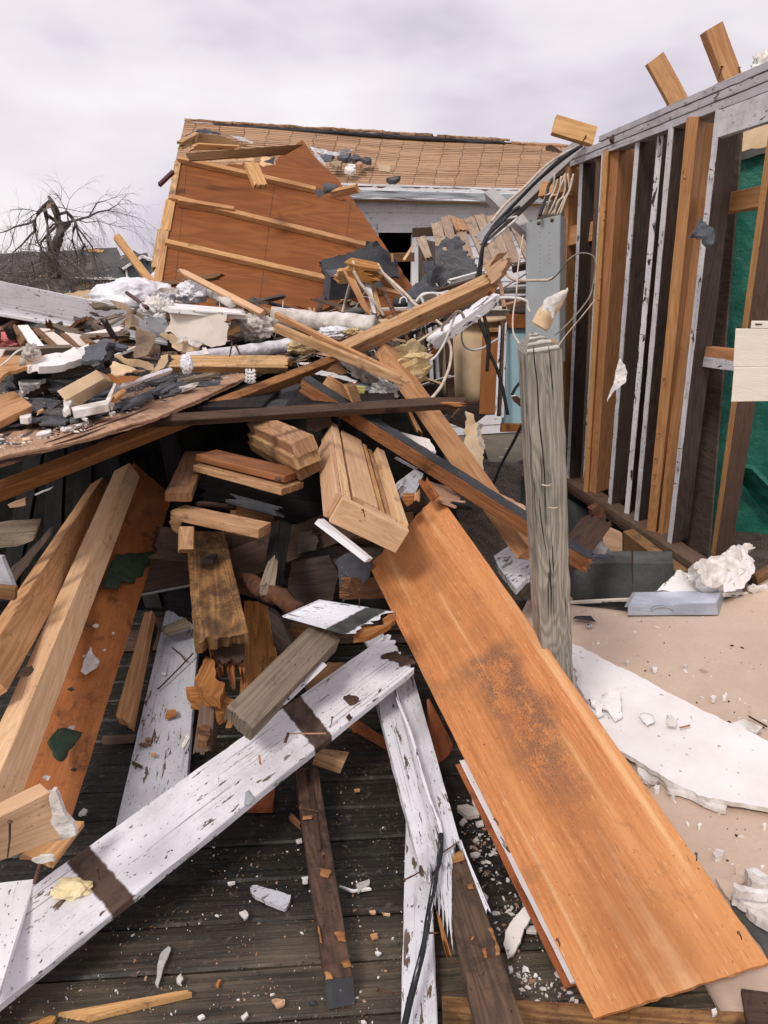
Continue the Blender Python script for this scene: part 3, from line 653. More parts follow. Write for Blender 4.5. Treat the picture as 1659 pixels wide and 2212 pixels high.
# broken tree
def broken_tree():
    Y = 22.; t = thing('broken_tree', 'snapped leafless tree with its limbs hanging down, in front of the dark-roofed house', 'tree', tuple(pt((140, 690), Y)))
    R = random.Random(11); P6 = lambda l, dy=0: [pt(d6(x, y), Y + dy + R.uniform(-.5, .5)) for x, y in l]
    tube('trunk', None, None, P6([(590,1010), (555,930), (510,840), (478,740), (470,640), (500,570), (530,480), (548,400), (522,330), (510,250), (480,180), (440,110)]), [.24, .22, .20, .17, .15, .13, .12, .12, .09, .08, .07, .03], 'bark', t, rough=.25, seg=9, sub=3)
    limbs = [([(545,410), (590,380), (625,355)], [.17, .15, .12]), ([(460,150), (400,200), (350,250), (310,330), (315,420), (270,460), (200,540), (120,610), (90,690)], [.12, .11, .10, .08, .07, .05, .04, .03, .02]),
             ([(310,330), (250,355), (140,380), (60,420), (-10,440)], [.07, .05, .045, .03, .02]), ([(470,200), (490,260), (520,310)], [.1, .09, .08]), ([(405,230), (420,300), (430,400), (430,500), (445,600)], [.11, .10, .09, .08, .06]),
             ([(530,270), (600,250), (640,290), (680,350), (700,440), (740,520), (790,600)], [.07, .07, .08, .07, .06, .05, .03]), ([(540,345), (600,345), (700,320), (800,290), (880,250), (980,230), (1060,180), (1095,135)], [.07, .06, .055, .05, .04, .03, .02, .01]),
             ([(800,290), (830,240), (870,170), (940,150), (985,135)], [.04, .03, .025, .02, .01]), ([(700,320), (780,345), (880,330), (980,360), (1060,380)], [.03, .025, .02, .015, .01]), ([(960,235), (1050,250), (1140,275)], [.03, .02, .01]),
             ([(680,360), (660,420), (650,500), (680,600), (700,700)], [.07, .06, .05, .04, .02]), ([(500,380), (430,450), (370,520), (360,600)], [.07, .06, .05, .03]), ([(430,280), (500,330)], [.09, .08]),
             ([(320,430), (340,520), (380,600), (440,660), (470,700)], [.06, .05, .05, .04, .04]), ([(690,380), (760,470), (830,560), (850,660), (880,780)], [.05, .045, .04, .03, .02]), ([(760,540), (735,620), (770,720), (830,800), (900,850)], [.05, .04, .04, .03, .02]),
             ([(440,400), (480,360), (560,340)], [.05, .05, .04]), ([(610,350), (600,220), (625,135)], [.025, .02, .01]), ([(500,200), (600,220), (740,250)], [.025, .02, .01])]
    V = []; F = []; U = []
    for pts, rr in limbs:
        pp = P6(pts); v, f, u = tubegeo(pp, [q * .55 for q in rr], 6, .2, len(V)); V += v; F += f; U += u
        for i in range(1, len(pp)):
            for k in range(2 if i > 1 else 0):
                d = (pp[i] - pp[i - 1]).normalized() + Vector((R.uniform(-.9, .9), R.uniform(-.5, .5), R.uniform(-.9, .6)))
                branchgeo(V, F, U, pp[i], d, R.uniform(.4, 1.1), max(.007, rr[i] * .15), 2, R, 1.0, 3, .6)
    mk('limbs', V, F, 'bark', U, None, t)
    V = []; F = []; U = []
    for k in range(42):
        p = pt(d6(R.gauss(430, 210), R.uniform(480, 800)), Y + R.uniform(-1.5, 1.5)); branchgeo(V, F, U, p, Vector((R.uniform(-1, 1), R.uniform(-.4, .4), R.uniform(-.8, .5))), R.uniform(.5, 1.2), .013, 2, R, .3, 3, .6)
    mk('twigs', V, F, 'twig', U, None, t)
    sheet('snagged_rag', None, None, [pt(d6(780,660), 21), pt(d6(815,650), 21), pt(d6(835,790), 21), pt(d6(800,830), 21), pt(d6(770,750), 21)], .01, 'far_twig', crumple=.1, res=.12, jag=.04, parent=t)
    sheet('split_wood', None, None, [pt(d6(425,180), 21.6), pt(d6(490,165), 21.6), pt(d6(495,215), 21.6), pt(d6(410,215), 21.6)], .03, 'decking', crumple=.05, res=.1, jag=.03, parent=t)
broken_tree()

# ================================================================ house behind: roof, gutter, siding, door opening
EL, ER = pt((372, 384), 10.5), pt((1290, 406), 11.95); ev = (ER - EL).normalized(); EL.z = ER.z = (EL.z + ER.z) / 2
RL, RR_ = pt((399, 266), 13.1), pt((1300, 318), 15.6); RL.z = RR_.z = (RL.z + RR_.z) / 2
house = thing('house', 'white clapboard house with brown shingle roof standing behind the wreckage', 'house', (1, 12.5, -.75))
def roofmesh():
    V = []; F = []; U = []; n = 26; m = 90; sl_ = ((RL - EL).length + (RR_ - ER).length) / 2; LL = (ER - EL).length; R = random.Random(4)
    nrm = (ER - EL).cross(RL - EL).normalized()
    if nrm.z < 0: nrm = -nrm
    for j in range(n):
        f0 = j / n - .004; f1 = (j + 1) / n; off = len(V)
        for i in range(m + 1):
            g = i / m; jz = .004 + .007 * max(0, noise.noise(Vector((g * 40, j * 3.3, 0)))); sag = -.05 * math.sin(g * 3.1) + .03 * noise.noise(Vector((g * 3, j * .15, 5)))
            jg = .02 * noise.noise(Vector((g * 60, j * 9.1, 2))) / sl_
            for (f, h) in ((f0 + jg, jz), (f1, 0.001)):
                a = EL.lerp(RL, f); b_ = ER.lerp(RR_, f); p = a.lerp(b_, g) + nrm * (h) + Vector((0, 0, sag)); V.append(p)
            V.append(V[-2] - nrm * .02)
        for i in range(m):
            a = off + i * 3; b_ = a + 3; F.append((a, b_, b_ + 1, a + 1)); x0, x1 = LL * i / m, LL * (i + 1) / m; y0, y1 = j * .145, (j + 1) * .145
            U.append([(x0, y0), (x1, y0), (x1, y1), (x0, y1)]); F.append((a, a + 2, b_ + 2, b_)); U.append([(x0, y0), (x0, y0 - .01), (x1, y0 - .01), (x1, y0)])
    mk('roof', V, F, 'shingles', U, None, house)
    k = nrm * .25
    mk('roof_deck', [EL - k * .2, ER - k * .2, RR_ - k * .2, RL - k * .2, EL - k, ER - k, RR_ - k, RL - k], [(0, 1, 2, 3), (7, 6, 5, 4), (0, 4, 5, 1), (1, 5, 6, 2), (2, 6, 7, 3), (3, 7, 4, 0)], 'osb', [[(0, 0), (1, 0), (1, 1), (0, 1)]] * 6, None, house)
    back = Vector((-(RR_ - RL).y, (RR_ - RL).x, 0)).normalized() * 3 + Vector((0, 0, -1.2))
    mk('rear_slope', [RL, RR_, RR_ + back, RL + back], [(0, 1, 2, 3)], 'shingles', [[(0, 0), (6, 0), (6, 3), (0, 3)]], None, house)
    dn = (EL - RL).normalized()
    for (g0, g1, h, w, mt) in ((.06, .73, .015, .13, 'felt_black'), (0, .30, .045, .05, 'shingles'), (.29, .55, .05, .045, 'shingles'), (.56, .745, .05, .05, 'shingles'), (.75, 1, .02, .10, 'shingles')):
        a, b_ = RL.lerp(RR_, g0) + nrm * h, RL.lerp(RR_, g1) + nrm * h
        sweep('ridge_cap', a - dn * .02, dn * w, -nrm * .03, b_ - dn * .02, dn * w, -nrm * .03, mt, house, nl=30, warp=.02, edge=.015)
roofmesh()
ez = EL.z; out_ = Vector((ev.y, -ev.x, 0)).normalized()
if out_.y > 0: out_ = -out_
dnv = Vector((0, 0, -1))
sweep('fascia', EL + dnv * .02 + out_ * .01, dnv * .11, -out_ * .03, ER + dnv * .02 + out_ * .01, dnv * .11, -out_ * .03, 'siding', house, nl=20, warp=.01)
g0_ = EL + out_ * .03 + dnv * .10
sweep('gutter', g0_, dnv * .10 + out_ * .02, -out_ * .09, ER + out_ * .03 + dnv * .10, dnv * .10 + out_ * .02, -out_ * .09, 'panel_grey', house, nl=40, warp=.02, edge=.01)  # grey puts the shading of the gutter's face into its colour
sweep('gutter_lip', g0_ + out_ * .02 + dnv * .085, dnv * .025, -out_ * .03, ER + out_ * .05 + dnv * .185, dnv * .025, -out_ * .03, 'siding', house, nl=40, warp=.02, edge=.006)
sweep('soffit', EL + dnv * .19 - out_ * .02, -out_ * .36, dnv * .02, ER + dnv * .19 - out_ * .02, -out_ * .36, dnv * .02, 'siding', house, nl=10)
WP = EL - out_ * .30
def walls():
    V = []; F = []; U = []
    def onw(u, v): return onplane((u, v), WP, out_)
    x = lambda u: (onw(u, 480) - WP).dot(ev)
    zt = EL.z - .2
    dz = onw(860, 506).z
    for (xa, xb, z0, z1) in ((0.02, x(818), -.75, dz), (0.02, (ER - EL).length - .02, dz + .002, zt), (x(893), (ER - EL).length - .02, -.75, dz)):
        z = z1
        while z > z0:
            zb = max(z0, z - .165); n = 24; off = len(V)
            for i in range(n + 1):
                xx = xa + (xb - xa) * i / n; w = .003 * noise.noise(Vector((xx, z * 5, 0)))
                p = Vector((WP.x, WP.y, 0)) + ev * xx; V += [p + Vector((0, 0, z)) + out_ * w, p + Vector((0, 0, zb)) + out_ * (.016 + w), p + Vector((0, 0, zb))]
            for i in range(n):
                a = off + i * 3; xa_, xb_ = xa + (xb - xa) * i / n, xa + (xb - xa) * (i + 1) / n
                F.append((a, a + 1, a + 4, a + 3)); U.append([(xa_, z), (xa_, zb), (xb_, zb), (xb_, z)]); F.append((a + 1, a + 2, a + 5, a + 4)); U.append([(xa_, zb), (xa_, zb - .01), (xb_, zb - .01), (xb_, zb)])
            z = zb
    mk('wall', V, F, 'siding', U, None, house)
    a, b_ = onw(816, 506), onw(896, 506)
    ab = (b_ - a)
    sweep('door_head', a + out_ * .03 + Vector((0, 0, .02)), Vector((0, 0, .12)), -out_ * .06, b_ + out_ * .03 + Vector((0, 0, .02)), Vector((0, 0, .12)), -out_ * .06, 'siding', house)
    jb = onw(889, 506); jb2 = Vector((jb.x, jb.y, -.7)); ev9 = ev * .10
    sweep('door_jamb', jb + out_ * .03, ev9, -out_ * .06, jb2 + out_ * .03, ev9, -out_ * .06, 'siding', house)
    # room behind the opening, its unlit dark put into the colour
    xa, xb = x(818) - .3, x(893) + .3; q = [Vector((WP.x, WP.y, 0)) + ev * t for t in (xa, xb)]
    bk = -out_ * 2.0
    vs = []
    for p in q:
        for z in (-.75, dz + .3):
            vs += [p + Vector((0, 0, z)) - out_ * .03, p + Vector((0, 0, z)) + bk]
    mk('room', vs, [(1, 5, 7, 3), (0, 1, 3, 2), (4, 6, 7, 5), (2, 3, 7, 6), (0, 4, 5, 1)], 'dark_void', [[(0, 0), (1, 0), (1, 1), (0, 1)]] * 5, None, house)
walls()

# ================================================================ framed wall on the right
wall = thing('stud_wall', 'stripped house wall of open timber studs and white-edged plates on the right', 'wall', (1.8, 5.2, -.05))
def stud(bot, top, p1, p2, face, white=None, zt=2.40, name='stud', zb=-.02, lab=None, s1=.14, s2=.038):
    """bot/top: the corner edge between narrow (left) and wide (right) face, on the plates"""
    a, b_ = pt(bot, 'z%g' % zb), pt(top, 'z%g' % zt); ax = (b_ - a).normalized(); r = ((a + b_) / 2 - Vector((0, 0, CAMZ))).normalized()
    c = r.cross(ax).normalized(); f = (r - ax * r.dot(ax)).normalized(); ph = math.atan2(p2 / s2, p1 / s1)
    e1 = c * math.cos(ph) + f * math.sin(ph); e2 = -c * math.sin(ph) + f * math.cos(ph)
    o = sweep(name, a, e1 * s1, e2 * s2, b_, e1 * s1, e2 * s2, face, wall, nl=24, ch=.002)
    if lab: o['label'] = lab
    if white:   # the painted strip still stuck on the narrow edge
        g = e1 * -.004; w = sweep('lath', a + g + e2 * .002, e2 * (s2 - .003), e1 * .0035, b_ + g + e2 * .002, e2 * (s2 - .003), e1 * .0035, white, wall, nl=30, ch=.0008, edge=.002)
    return o
UPc = Vector((0, 0, 1))
stud(c6(412,990), c3(468,1000), 24, 8, 'stud_orange', None, lab='brown stud next to the grey electrical panel')
stud(c6(468,1030), c3(552,978), 34, 8, 'stud_dark', 'stud_white')
stud(c6(556,1060), c3(655,940), 10, 4, 'stud_brown')
stud(c6(574,1060), c3(694,925), 6, 8, 'stud_dark', 'stud_white')
stud(c6(625,1118), c3(765,902), 40, 23, 'stud_orange', None, lab='broad orange doubled stud', s1=.17, s2=.085)
stud(c6(578,1112), c3(702,905), 8, 6, 'stud_orange')
stud(c6(722,1183), c3(893,850), 30, 9, 'stud_dark', 'stud_white')
stud(c6(828,1240), c3(1035,812), 14, 13, 'stud_dark', 'stud_peel', lab='stud with badly peeling white edge')
stud(c6(884,1285), c3(1098,765), 27, 10, 'stud_dark', 'stud_white')
stud(c6(985,1350), c3(1244,700), 14, 22, 'stud_orange', None, lab='bright orange stud, left one of a pair', s2=.062)
stud(c6(1022,1365), c3(1282,740), 16, 4, 'stud_orange', None, lab='bright orange stud, right one of a pair')
stud(c6(1084,1420), c3(1384,655), 38, 12, 'stud_dark', 'stud_white')
stud(c6(1345,1495), (1700, 120), 46, 14, 'stud_brown', 'stud_orange', lab='leaning brown stud near the green panel', s1=.12)
# plates
def wline(uvs, z): return [pt(q, 'z%g' % z) for q in uvs]
A_, B_ = pt(c3(500,990), 'z2.40'), pt(c3(1659,545), 'z2.40')
A_ = A_ + (A_ - B_).normalized() * .12; B_ = B_ + (B_ - A_).normalized() * .5
wd = (B_ - A_).normalized(); wn = wd.cross(UPc).normalized()
if wn.x > 0: wn = -wn          # towards the room on the left
sweep('top_plate', A_ - wn * .0, -wn * .10, UPc * .040, B_, -wn * .10, UPc * .040, 'plate_grey', wall, nl=30, edge=.002, ja=.03)
sweep('top_plate', A_ + wn * .004 + UPc * .043 + wd * .10, -wn * .10, UPc * .040, B_ + wn * .004 + UPc * .043, -wn * .10, UPc * .040, 'plate_grey', wall, nl=30, edge=.003, ja=.05)
sweep('top_plate', A_ + wn * .008 + UPc * .086 + wd * .52, -wn * .10, UPc * .036, B_ + wn * .008 + UPc * .086, -wn * .10, UPc * .036, 'plate_grey', wall, nl=30, edge=.003, ja=.08)
h0, h1 = pt(c3(1388,640), 'z2.385'), pt(c3(1659,560), 'z2.385')
h0b = onplane(c3(1384,655), A_, wn) ; h1b = onplane(c3(1700,540), A_, wn)
sweep('header', h0b + wn * .012 - UPc * .005, -UPc * .125, -wn * .038, h1b + wn * .012 + wd * .3, -UPc * .125, -wn * .038, 'stud_white', wall, nl=16)
a, b_ = pt(c6(425,1022), 'z-0.02'), pt(c6(1215,1545), 'z-0.02'); pd = (b_ - a).normalized(); pn = Vector((-pd.y, pd.x, 0)); pn = pn if pn.x > 0 else -pn
sweep('sill_plate', a - pd * .2, pn * .14, -UPc * .038, b_, pn * .14, -UPc * .038, 'stud_brown', wall, nl=20, edge=.003)
sweep('sill_plate', a - pd * .2 - UPc * .041 - pn * .012, pn * .15, -UPc * .038, b_ - UPc * .041 - pn * .012, pn * .15, -UPc * .038, 'brown_dark', wall, nl=20, edge=.004, jb=.05)
sweep('sill_plate', b_ - UPc * .0 + pn * .0, pn * .14, -UPc * .038, b_ + pd * .9, pn * .14, -UPc * .038, 'stud_brown', wall, nl=14, edge=.003)
# blocking between studs
def block(a, b_, p, zrefa, zrefb, mat, t=.038, h=None, dn=None):
    A = onplane(a, zrefa, wn); Bb = onplane(b_, zrefb, wn); hh = h or .04
    return sweep('blocking', A, -UPc * hh, -wn * .085, Bb, -UPc * hh, -wn * .085, mat, wall, nl=5)
pl = (pt(c6(828,1240), 'z0'))
for (a, b_, Ya, Yb) in ((c3(462,1362), c3(524,1345), 6.33, 6.26), (c3(533,1345), c3(652,1318), 6.22, 6.08), (c3(862,1285), c3(968,1262), 5.5, 5.28)): sweep('blocking', pt(a, Ya), -UPc * .14, Vector((.02, .04, 0)), pt(b_, Yb), -UPc * .14, Vector((.02, .04, 0)), 'stud_orange', wall, nl=5)
for (a, b_, h, m) in ((c3(1310,1178), c3(1625,1110), .10, 'stud_orange'), (c6(1208,230), c6(1475,258), .075, 'stud_orange'), (c6(1195,285), c6(1475,318), .06, 'stud_white'), (c3(695,1655), c3(696,1660), .02, 'stud_dark')):
    block(a, b_, 0, pl + wn * .01, pl + wn * .01, m, h=h)
UNUSED = '''
sweep('stud', pt(c3(1648,890), 3.95), Vector((.10, 0, 0)), Vector((0, .05, 0)), pt(c6(1430,380), 4.3), Vector((.10, 0, 0)), Vector((0, .05, 0)), 'stud_orange', wall, nl=12)'''
# boards behind the studs (dark backing)
def wback(uvs, off, mat, name, **kw): return sheet(name, None, None, [onplane(q, pl - wn * off, wn) for q in uvs], .012, mat, parent=wall, jag=0, **kw)
wback([c3(465,985), c3(880,860), c6(760,1190), c6(420,1010)], .16, 'stud_brown', 'backing_board', res=.3)
wback([c3(880,860), c3(1380,680), c6(1110,1440), c6(720,1180)], .17, 'stud_dark', 'backing_board', res=.3)
wback([c3(1395,800), c3(1500,780), c6(1300,1500), c6(1100,1430)], .20, 'stud_dark', 'backing_board', res=.3)
# green tub surround and tan wall deeper in the room
tub = thing('shower_surround', 'glossy green shower surround standing behind the studs at the right edge', 'shower surround', (2.9, 5.2, 0))
tp0 = pt((1600, 800), 5.1); tn = Vector((-.45, -1, 0)).normalized(); TP = lambda uv, o=0: onplane(uv, tp0 - tn * o, tn)
sheet('side_panel', None, None, [TP(c3(1455,930)), TP(c3(1475,915)), TP((1700, 318)), TP((1700, 1240)), TP(c6(1590,1500)), TP(c6(1320,1480)), TP(c6(1310,900))], .02, 'teal', crumple=.02, cs=2.5, jag=.004, res=.09, parent=tub)
sheet('rim', None, None, [TP(c3(1465,930), -.06), TP(c3(1480,912), -.06), TP((1700, 308), -.06), TP((1700, 328), -.06), TP(c3(1640,920), -.06), TP(c3(1475,968), -.06)], .05, 'concrete', crumple=.01, jag=.006, res=.05, parent=tub)
sheet('tub_ledge', None, None, [TP(c6(1490,960), -.25), TP(c6(1560,975), -.25), TP((1700, 1085), -.25), TP((1700, 1145), -.1), TP(c6(1620,1190), -.1), TP(c6(1500,1050), -.1)], .03, 'teal', crumple=.03, jag=.006, res=.07, parent=tub)
sheet('inner_wall', 'tan plaster wall inside the room above the green surround', 'wall', [onplane(q, pt((1600, 300), 5.6), tn) for q in (c3(1440,770), (1720, 235), (1720, 345), c3(1440,960))], .03, 'cream', jag=0, res=.3)
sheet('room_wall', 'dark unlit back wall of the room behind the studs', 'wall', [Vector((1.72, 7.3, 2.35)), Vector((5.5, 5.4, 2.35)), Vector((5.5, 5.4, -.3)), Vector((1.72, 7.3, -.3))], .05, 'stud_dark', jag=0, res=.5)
sheet('rear_board', 'dark boarding seen between the grey post and the first stud', 'boarding', [pt((1160, 470), 7.2), pt((1236, 380), 7.2), pt((1236, 1040), 6.4), pt((1140, 1040), 6.4)], .03, 'stud_dark', jag=.01, res=.2)
# floor of that room and foundation
sweep('foundation', pt(c6(180,1010), 'z-0.20'), pn * .20, -UPc * .6, pt(c6(1215,1560), 'z-0.20'), pn * .20, -UPc * .6, 'concrete', None, nl=20, nw=3)
tag(bpy.data.objects['foundation'], 'low grey concrete foundation running beneath the stud wall', 'foundation')
V = [pt(c6(428,1022), 'z-0.07') + pn * .1, Vector((2.35, 3.2, -.07)), Vector((5.2, 3.4, -.07)), Vector((5.2, 7.0, -.07))]
tag(mk('room_floor', V, [(0, 1, 2, 3)], 'dirt', [[(v.x, v.y) for v in V]]), kind='structure')
# ================================================================ overturned roof section (brown sheathing with rafters)
pan = thing('roof_section', 'overturned roof section of brown plywood with pale battens leaning against the house', 'roof section', (-1.2, 7.8, -.3))
pA, pB, pC = pt(c1(1070,410), 8.4), pt(c1(945,1165), 6.9), pt(c2(860,960), 7.9)
pnm = (pB - pA).cross(pC - pA).normalized()
if pnm.y > 0: pnm = -pnm
PP = lambda uv, o=0: onplane(uv, pA + pnm * o, pnm)
sheet('sheathing', None, None, [PP(c1(1070,410)), PP(c1(1200,425)), PP(c1(1300,440)), PP(c1(1380,432)), PP(c1(1520,420)), PP(c1(1560,440)), PP(c1(1640,425)), PP(c2(200,390)), PP(c2(340,285)), PP(c2(420,400)), PP(c2(545,515)), PP(c2(640,640)), PP(c2(780,840)), PP(c2(860,960)), PP(c2(1010,1180)), PP(c2(1000,1420)), PP(c1(1500,1500)), PP((330,720)), PP(c1(945,1165))], .014, ['ply_brown', 'pine'], jag=.008, res=.12, parent=pan)
for (x0, y0, x1, y1) in ((1120, 440, 1050, 1150), (1650, 500, 1560, 1240)):   # joints between plywood sheets: thin dark battens set in the seam
    sweep('sheet_joint', PP(c1(x0, y0), .001), (PP(c1(x0 + 3, y0), .001) - PP(c1(x0, y0), .001)), -pnm * .003, PP(c1(x1, y1), .001), (PP(c1(x1 + 3, y1), .001) - PP(c1(x1, y1), .001)), -pnm * .003, 'brown_dark', pan, nl=4, nw=1, ch=.0002)
for (p0, p1) in ((c2(635,620), c2(600,900)),):
    sweep('sheet_joint', PP(p0, .001), (PP((p0[0]+1, p0[1]), .001) - PP(p0, .001)), -pnm * .003, PP(p1, .001), (PP((p1[0]+1, p1[1]), .001) - PP(p1, .001)), -pnm * .003, 'brown_dark', pan, nl=4, nw=1, ch=.0002)
def batten(p, q, h=.055, d=.085, name='batten', mat='pine', **kw):
    a, b_ = PP(p, .004), PP(q, .004); ax = (b_ - a).normalized(); up = pnm.cross(ax).normalized()
    if up.z < 0: up = -up
    return sweep(name, a + pnm * d, -up * h, -pnm * d, b_ + pnm * d, -up * h, -pnm * d, mat, pan, nl=20, **kw)
batten(c1(1075,405), c2(420,590), .062, .05)
batten(c1(1040,640), c2(725,925), .062, .05)
batten(c1(1075,672), c1(1405,725), .05, .075)
batten(c1(1000,905), c2(515,1130), .062, .05)
batten(c2(790,1190), c2(935,1225), .05, .06)
batten(c2(510,615), c2(585,640), .04, .06)
# left edge rim made of stacked boards, pieces stepping out
for i, (p, q, w) in enumerate(((c1(1068,410), c1(1025,650), .06), (c1(1035,640), c1(1000,830), .09), (c1(995,820), c1(955,1060), .10), (c1(985,900), c1(945,1165), .07))):
    a, b_ = PP(p, .02), PP(q, .02); ax = (b_ - a).normalized(); sd_ = ax.cross(pnm).normalized(); sd_ = -sd_ if sd_.x > 0 else sd_
    sweep('edge_board', a - sd_ * .03, sd_ * w, -pnm * .05, b_ - sd_ * .03, sd_ * w, -pnm * .05, 'pine' if i % 2 else 'pine_rough', pan, nl=12, ja=.03, jb=.04)
sheet('torn_veneer', None, None, [PP(c1(1200,418), .004), PP(c1(1360,405), .004), PP(c1(1530,395), .004), PP(c1(1525,425), .004), PP(c1(1490,415), .004), PP(c1(1450,435), .004), PP(c1(1390,420), .004), PP(c1(1340,440), .004), PP(c1(1290,425), .004), PP(c1(1240,435), .004)], .004, 'pine_pale', jag=.02, res=.05, parent=pan)
sheet('torn_veneer', None, None, [PP(c1(1560,400), .004), PP(c2(95,385), .004), PP(c2(170,395), .004), PP(c2(180,435), .004), PP(c2(120,440), .004), PP(c1(1590,450), .004), PP(c1(1565,440), .004)], .004, 'pine_pale', jag=.02, res=.05, parent=pan)
# loose timbers on its top
Q('plank', 'long brown plank lying along the top of the overturned roof section', 'plank', c1(1112,365), c1(1130,412), c2(240,372), c2(345,312), 7.9, 8.2, .04, 'brown', ja=.02)
Q('plank', 'short curved brown board above the long plank at the peak of the overturned roof section', 'plank', c1(1195,250), c1(1180,305), c1(1530,330), c1(1340,262), 8.6, 8.8, .05, 'brown', jb=.05)
Q('plank', 'pale board propped under the curved brown board on the roof section', 'plank', c1(1180,310), c1(1130,352), c1(1400,345), c1(1440,325), 8.3, 8.5, .03, 'pine', ja=.02)
B('batten', 'thin splintered batten sticking out left of the roof section peak', 'batten', c1(1080,305), 8.5, c1(1195,245), 8.7, 14, 6, 'pine_rough', ja=.05)
B('batten', 'short pale batten hanging loose over the uppermost batten of the roof section', 'batten', c1(1470,420), 7.6, c1(1530,562), 7.4, -26, 6, 'pine', jb=.03)
B('rod', 'short dark red stick poking out of the left edge of the roof section', 'stick', c1(1045,475), 7.9, c1(962,553), 7.8, 6, 5, 'darkred')
S('felt_scrap', 'grey roofing felt scrap curled above the peak of the roof section', 'felt', [c1(1110,262), c1(1190,222), c1(1260,225), c1(1330,250), c1(1240,250), c1(1120,270)], 8.9, .012, 'felt_grey', crumple=.03, cs=6, res=.05)
S('metal_flashing', 'white metal flashing edge curving over the top boards of the roof section', 'flashing', [c1(1375,262), c1(1440,268), c1(1520,298), c1(1515,312), c1(1440,290)], 9.0, .006, 'white_paint', crumple=.02, res=.06)
S('felt_scrap', 'triangular blue-grey felt scrap on the torn veneer of the roof section', 'felt', [c1(1580,415), c1(1650,390), c1(1645,435)], 7.6, .006, 'felt_grey', crumple=.01)
S('paper_scrap', 'grey paper flap beside the loose batten at the right edge of the roof section', 'paper', [c2(470,545), c2(560,560), c2(545,600), c2(470,610)], 7.5, .004, 'felt_grey', crumple=.02)
B('batten', 'pale splinter-tipped batten crossing the right edge of the roof section', 'batten', c2(505,600), 7.5, c2(660,565), 7.3, 14, 5, 'pine', jb=.03)
S('felt_scrap', 'dark pointed felt strip beneath the crossing batten of the roof section', 'felt', [c2(410,590), c2(520,590), c2(430,635)], 7.5, .008, 'felt_grey', crumple=.01)
# felt draped over the lower right of the panel
S('roofing_felt', 'large sheet of black roofing felt draped over the lower right of the roof section', 'felt', [c2(440,1020), c2(600,975), c2(720,940), c2(725,890), c2(790,890), c2(820,940), c2(860,960), c2(910,1030), c2(920,1110), c2(760,1110), c2(640,1130), c2(500,1115), c2(450,1080)], [7.2,7.3,7.4,7.4,7.4,7.4,7.5,7.5,7.3,7.2,7.1,7.0,7.0], .02, 'felt_black', crumple=.05, cs=3, res=.06, jag=.02)
S('roofing_felt', 'lower torn strip of black felt hanging in front of the roof section', 'felt', [c2(490,1180), c2(620,1130), c2(760,1120), c2(830,1160), c2(740,1190), c2(600,1225), c2(470,1258), c2(455,1240)], 6.9, .02, 'felt_black', crumple=.04, cs=4, res=.05, jag=.02)
S('roofing_felt', 'faded greyish felt sheet below the doorway, right of the roof section', 'felt', [c2(930,1200), c2(1060,1120), c2(1130,1060), c2(1140,1200), c2(1200,1250), c2(1040,1260), c2(1000,1235)], [6.6,6.8,7,7,6.8,6.4,6.4], .02, 'felt_grey', crumple=.06, cs=3, res=.06, jag=.02)
# rubble lying on the house roof
for i, (x, y, w, h, m, lb) in enumerate(((470,385,90,40,'felt_grey','large bent blue-grey sheet in the rubble on the house roof'), (590,380,70,22,'felt_grey','flat grey sheet topping the rubble on the house roof'), (650,395,60,25,'felt','dark slab in the middle of the rubble on the house roof'), (720,410,55,28,'felt','dark slab at the right of the rubble on the house roof'), (540,440,60,24,'paper','brown slab at the left foot of the rubble on the house roof'), (625,455,55,26,'gypsum','grey block at the front of the rubble on the house roof'), (680,430,40,22,'sheath','small tan scrap beside the grey block in the roof rubble'), (890,515,60,22,'felt','dark scrap sticking over the gutter of the house'), (125,257,28,12,'felt','small dark scrap near the roof ridge of the house'))):
    q = [c2(x - w * .6, y + h * .1), c2(x - w * .1, y - h * .55), c2(x + w * .55, y - h * .45), c2(x + w * .5, y + h * .2), c2(x + w * .1, y + h * .5)]
    Yr = 10.7 + (510 - y) * .0125
    S('roof_rubble', lb, 'rubble', q, [Yr - .15, Yr + .1, Yr + .1, Yr - .1, Yr - .2], .05, m, crumple=.05, cs=5, res=.06, jag=.03, group='rubble on the house roof')
S('insulation_board', 'small cream block lying alone at the right of the rubble on the house roof', 'block', [c2(795,435), c2(868,440), c2(862,480), c2(798,472)], 10.75, .10, 'cream', crumple=.01, jag=.008)
S('plastic_sheet', 'white crumpled plastic strip in the rubble on the house roof', 'plastic', [c2(385,325), c2(470,345), c2(530,360), c2(600,340), c2(650,350), c2(590,375), c2(530,380), c2(450,370), c2(400,350)], 11.0, .01, 'plastic', crumple=.08, cs=6, res=.05)
S('plastic_sheet', 'thin white plastic edge trailing down beside the roof section to the gutter', 'plastic', [c2(400,345), c2(440,380), c2(480,430), c2(470,440), c2(430,405)], 10.6, .01, 'plastic', crumple=.03)
S('shingle_flap', 'brown shingle flap sticking up near the right end of the house roof', 'shingle', [c3(325,880), c3(365,868), c3(430,918), c3(330,905)], 12.0, .012, 'brown_dark', crumple=.02)

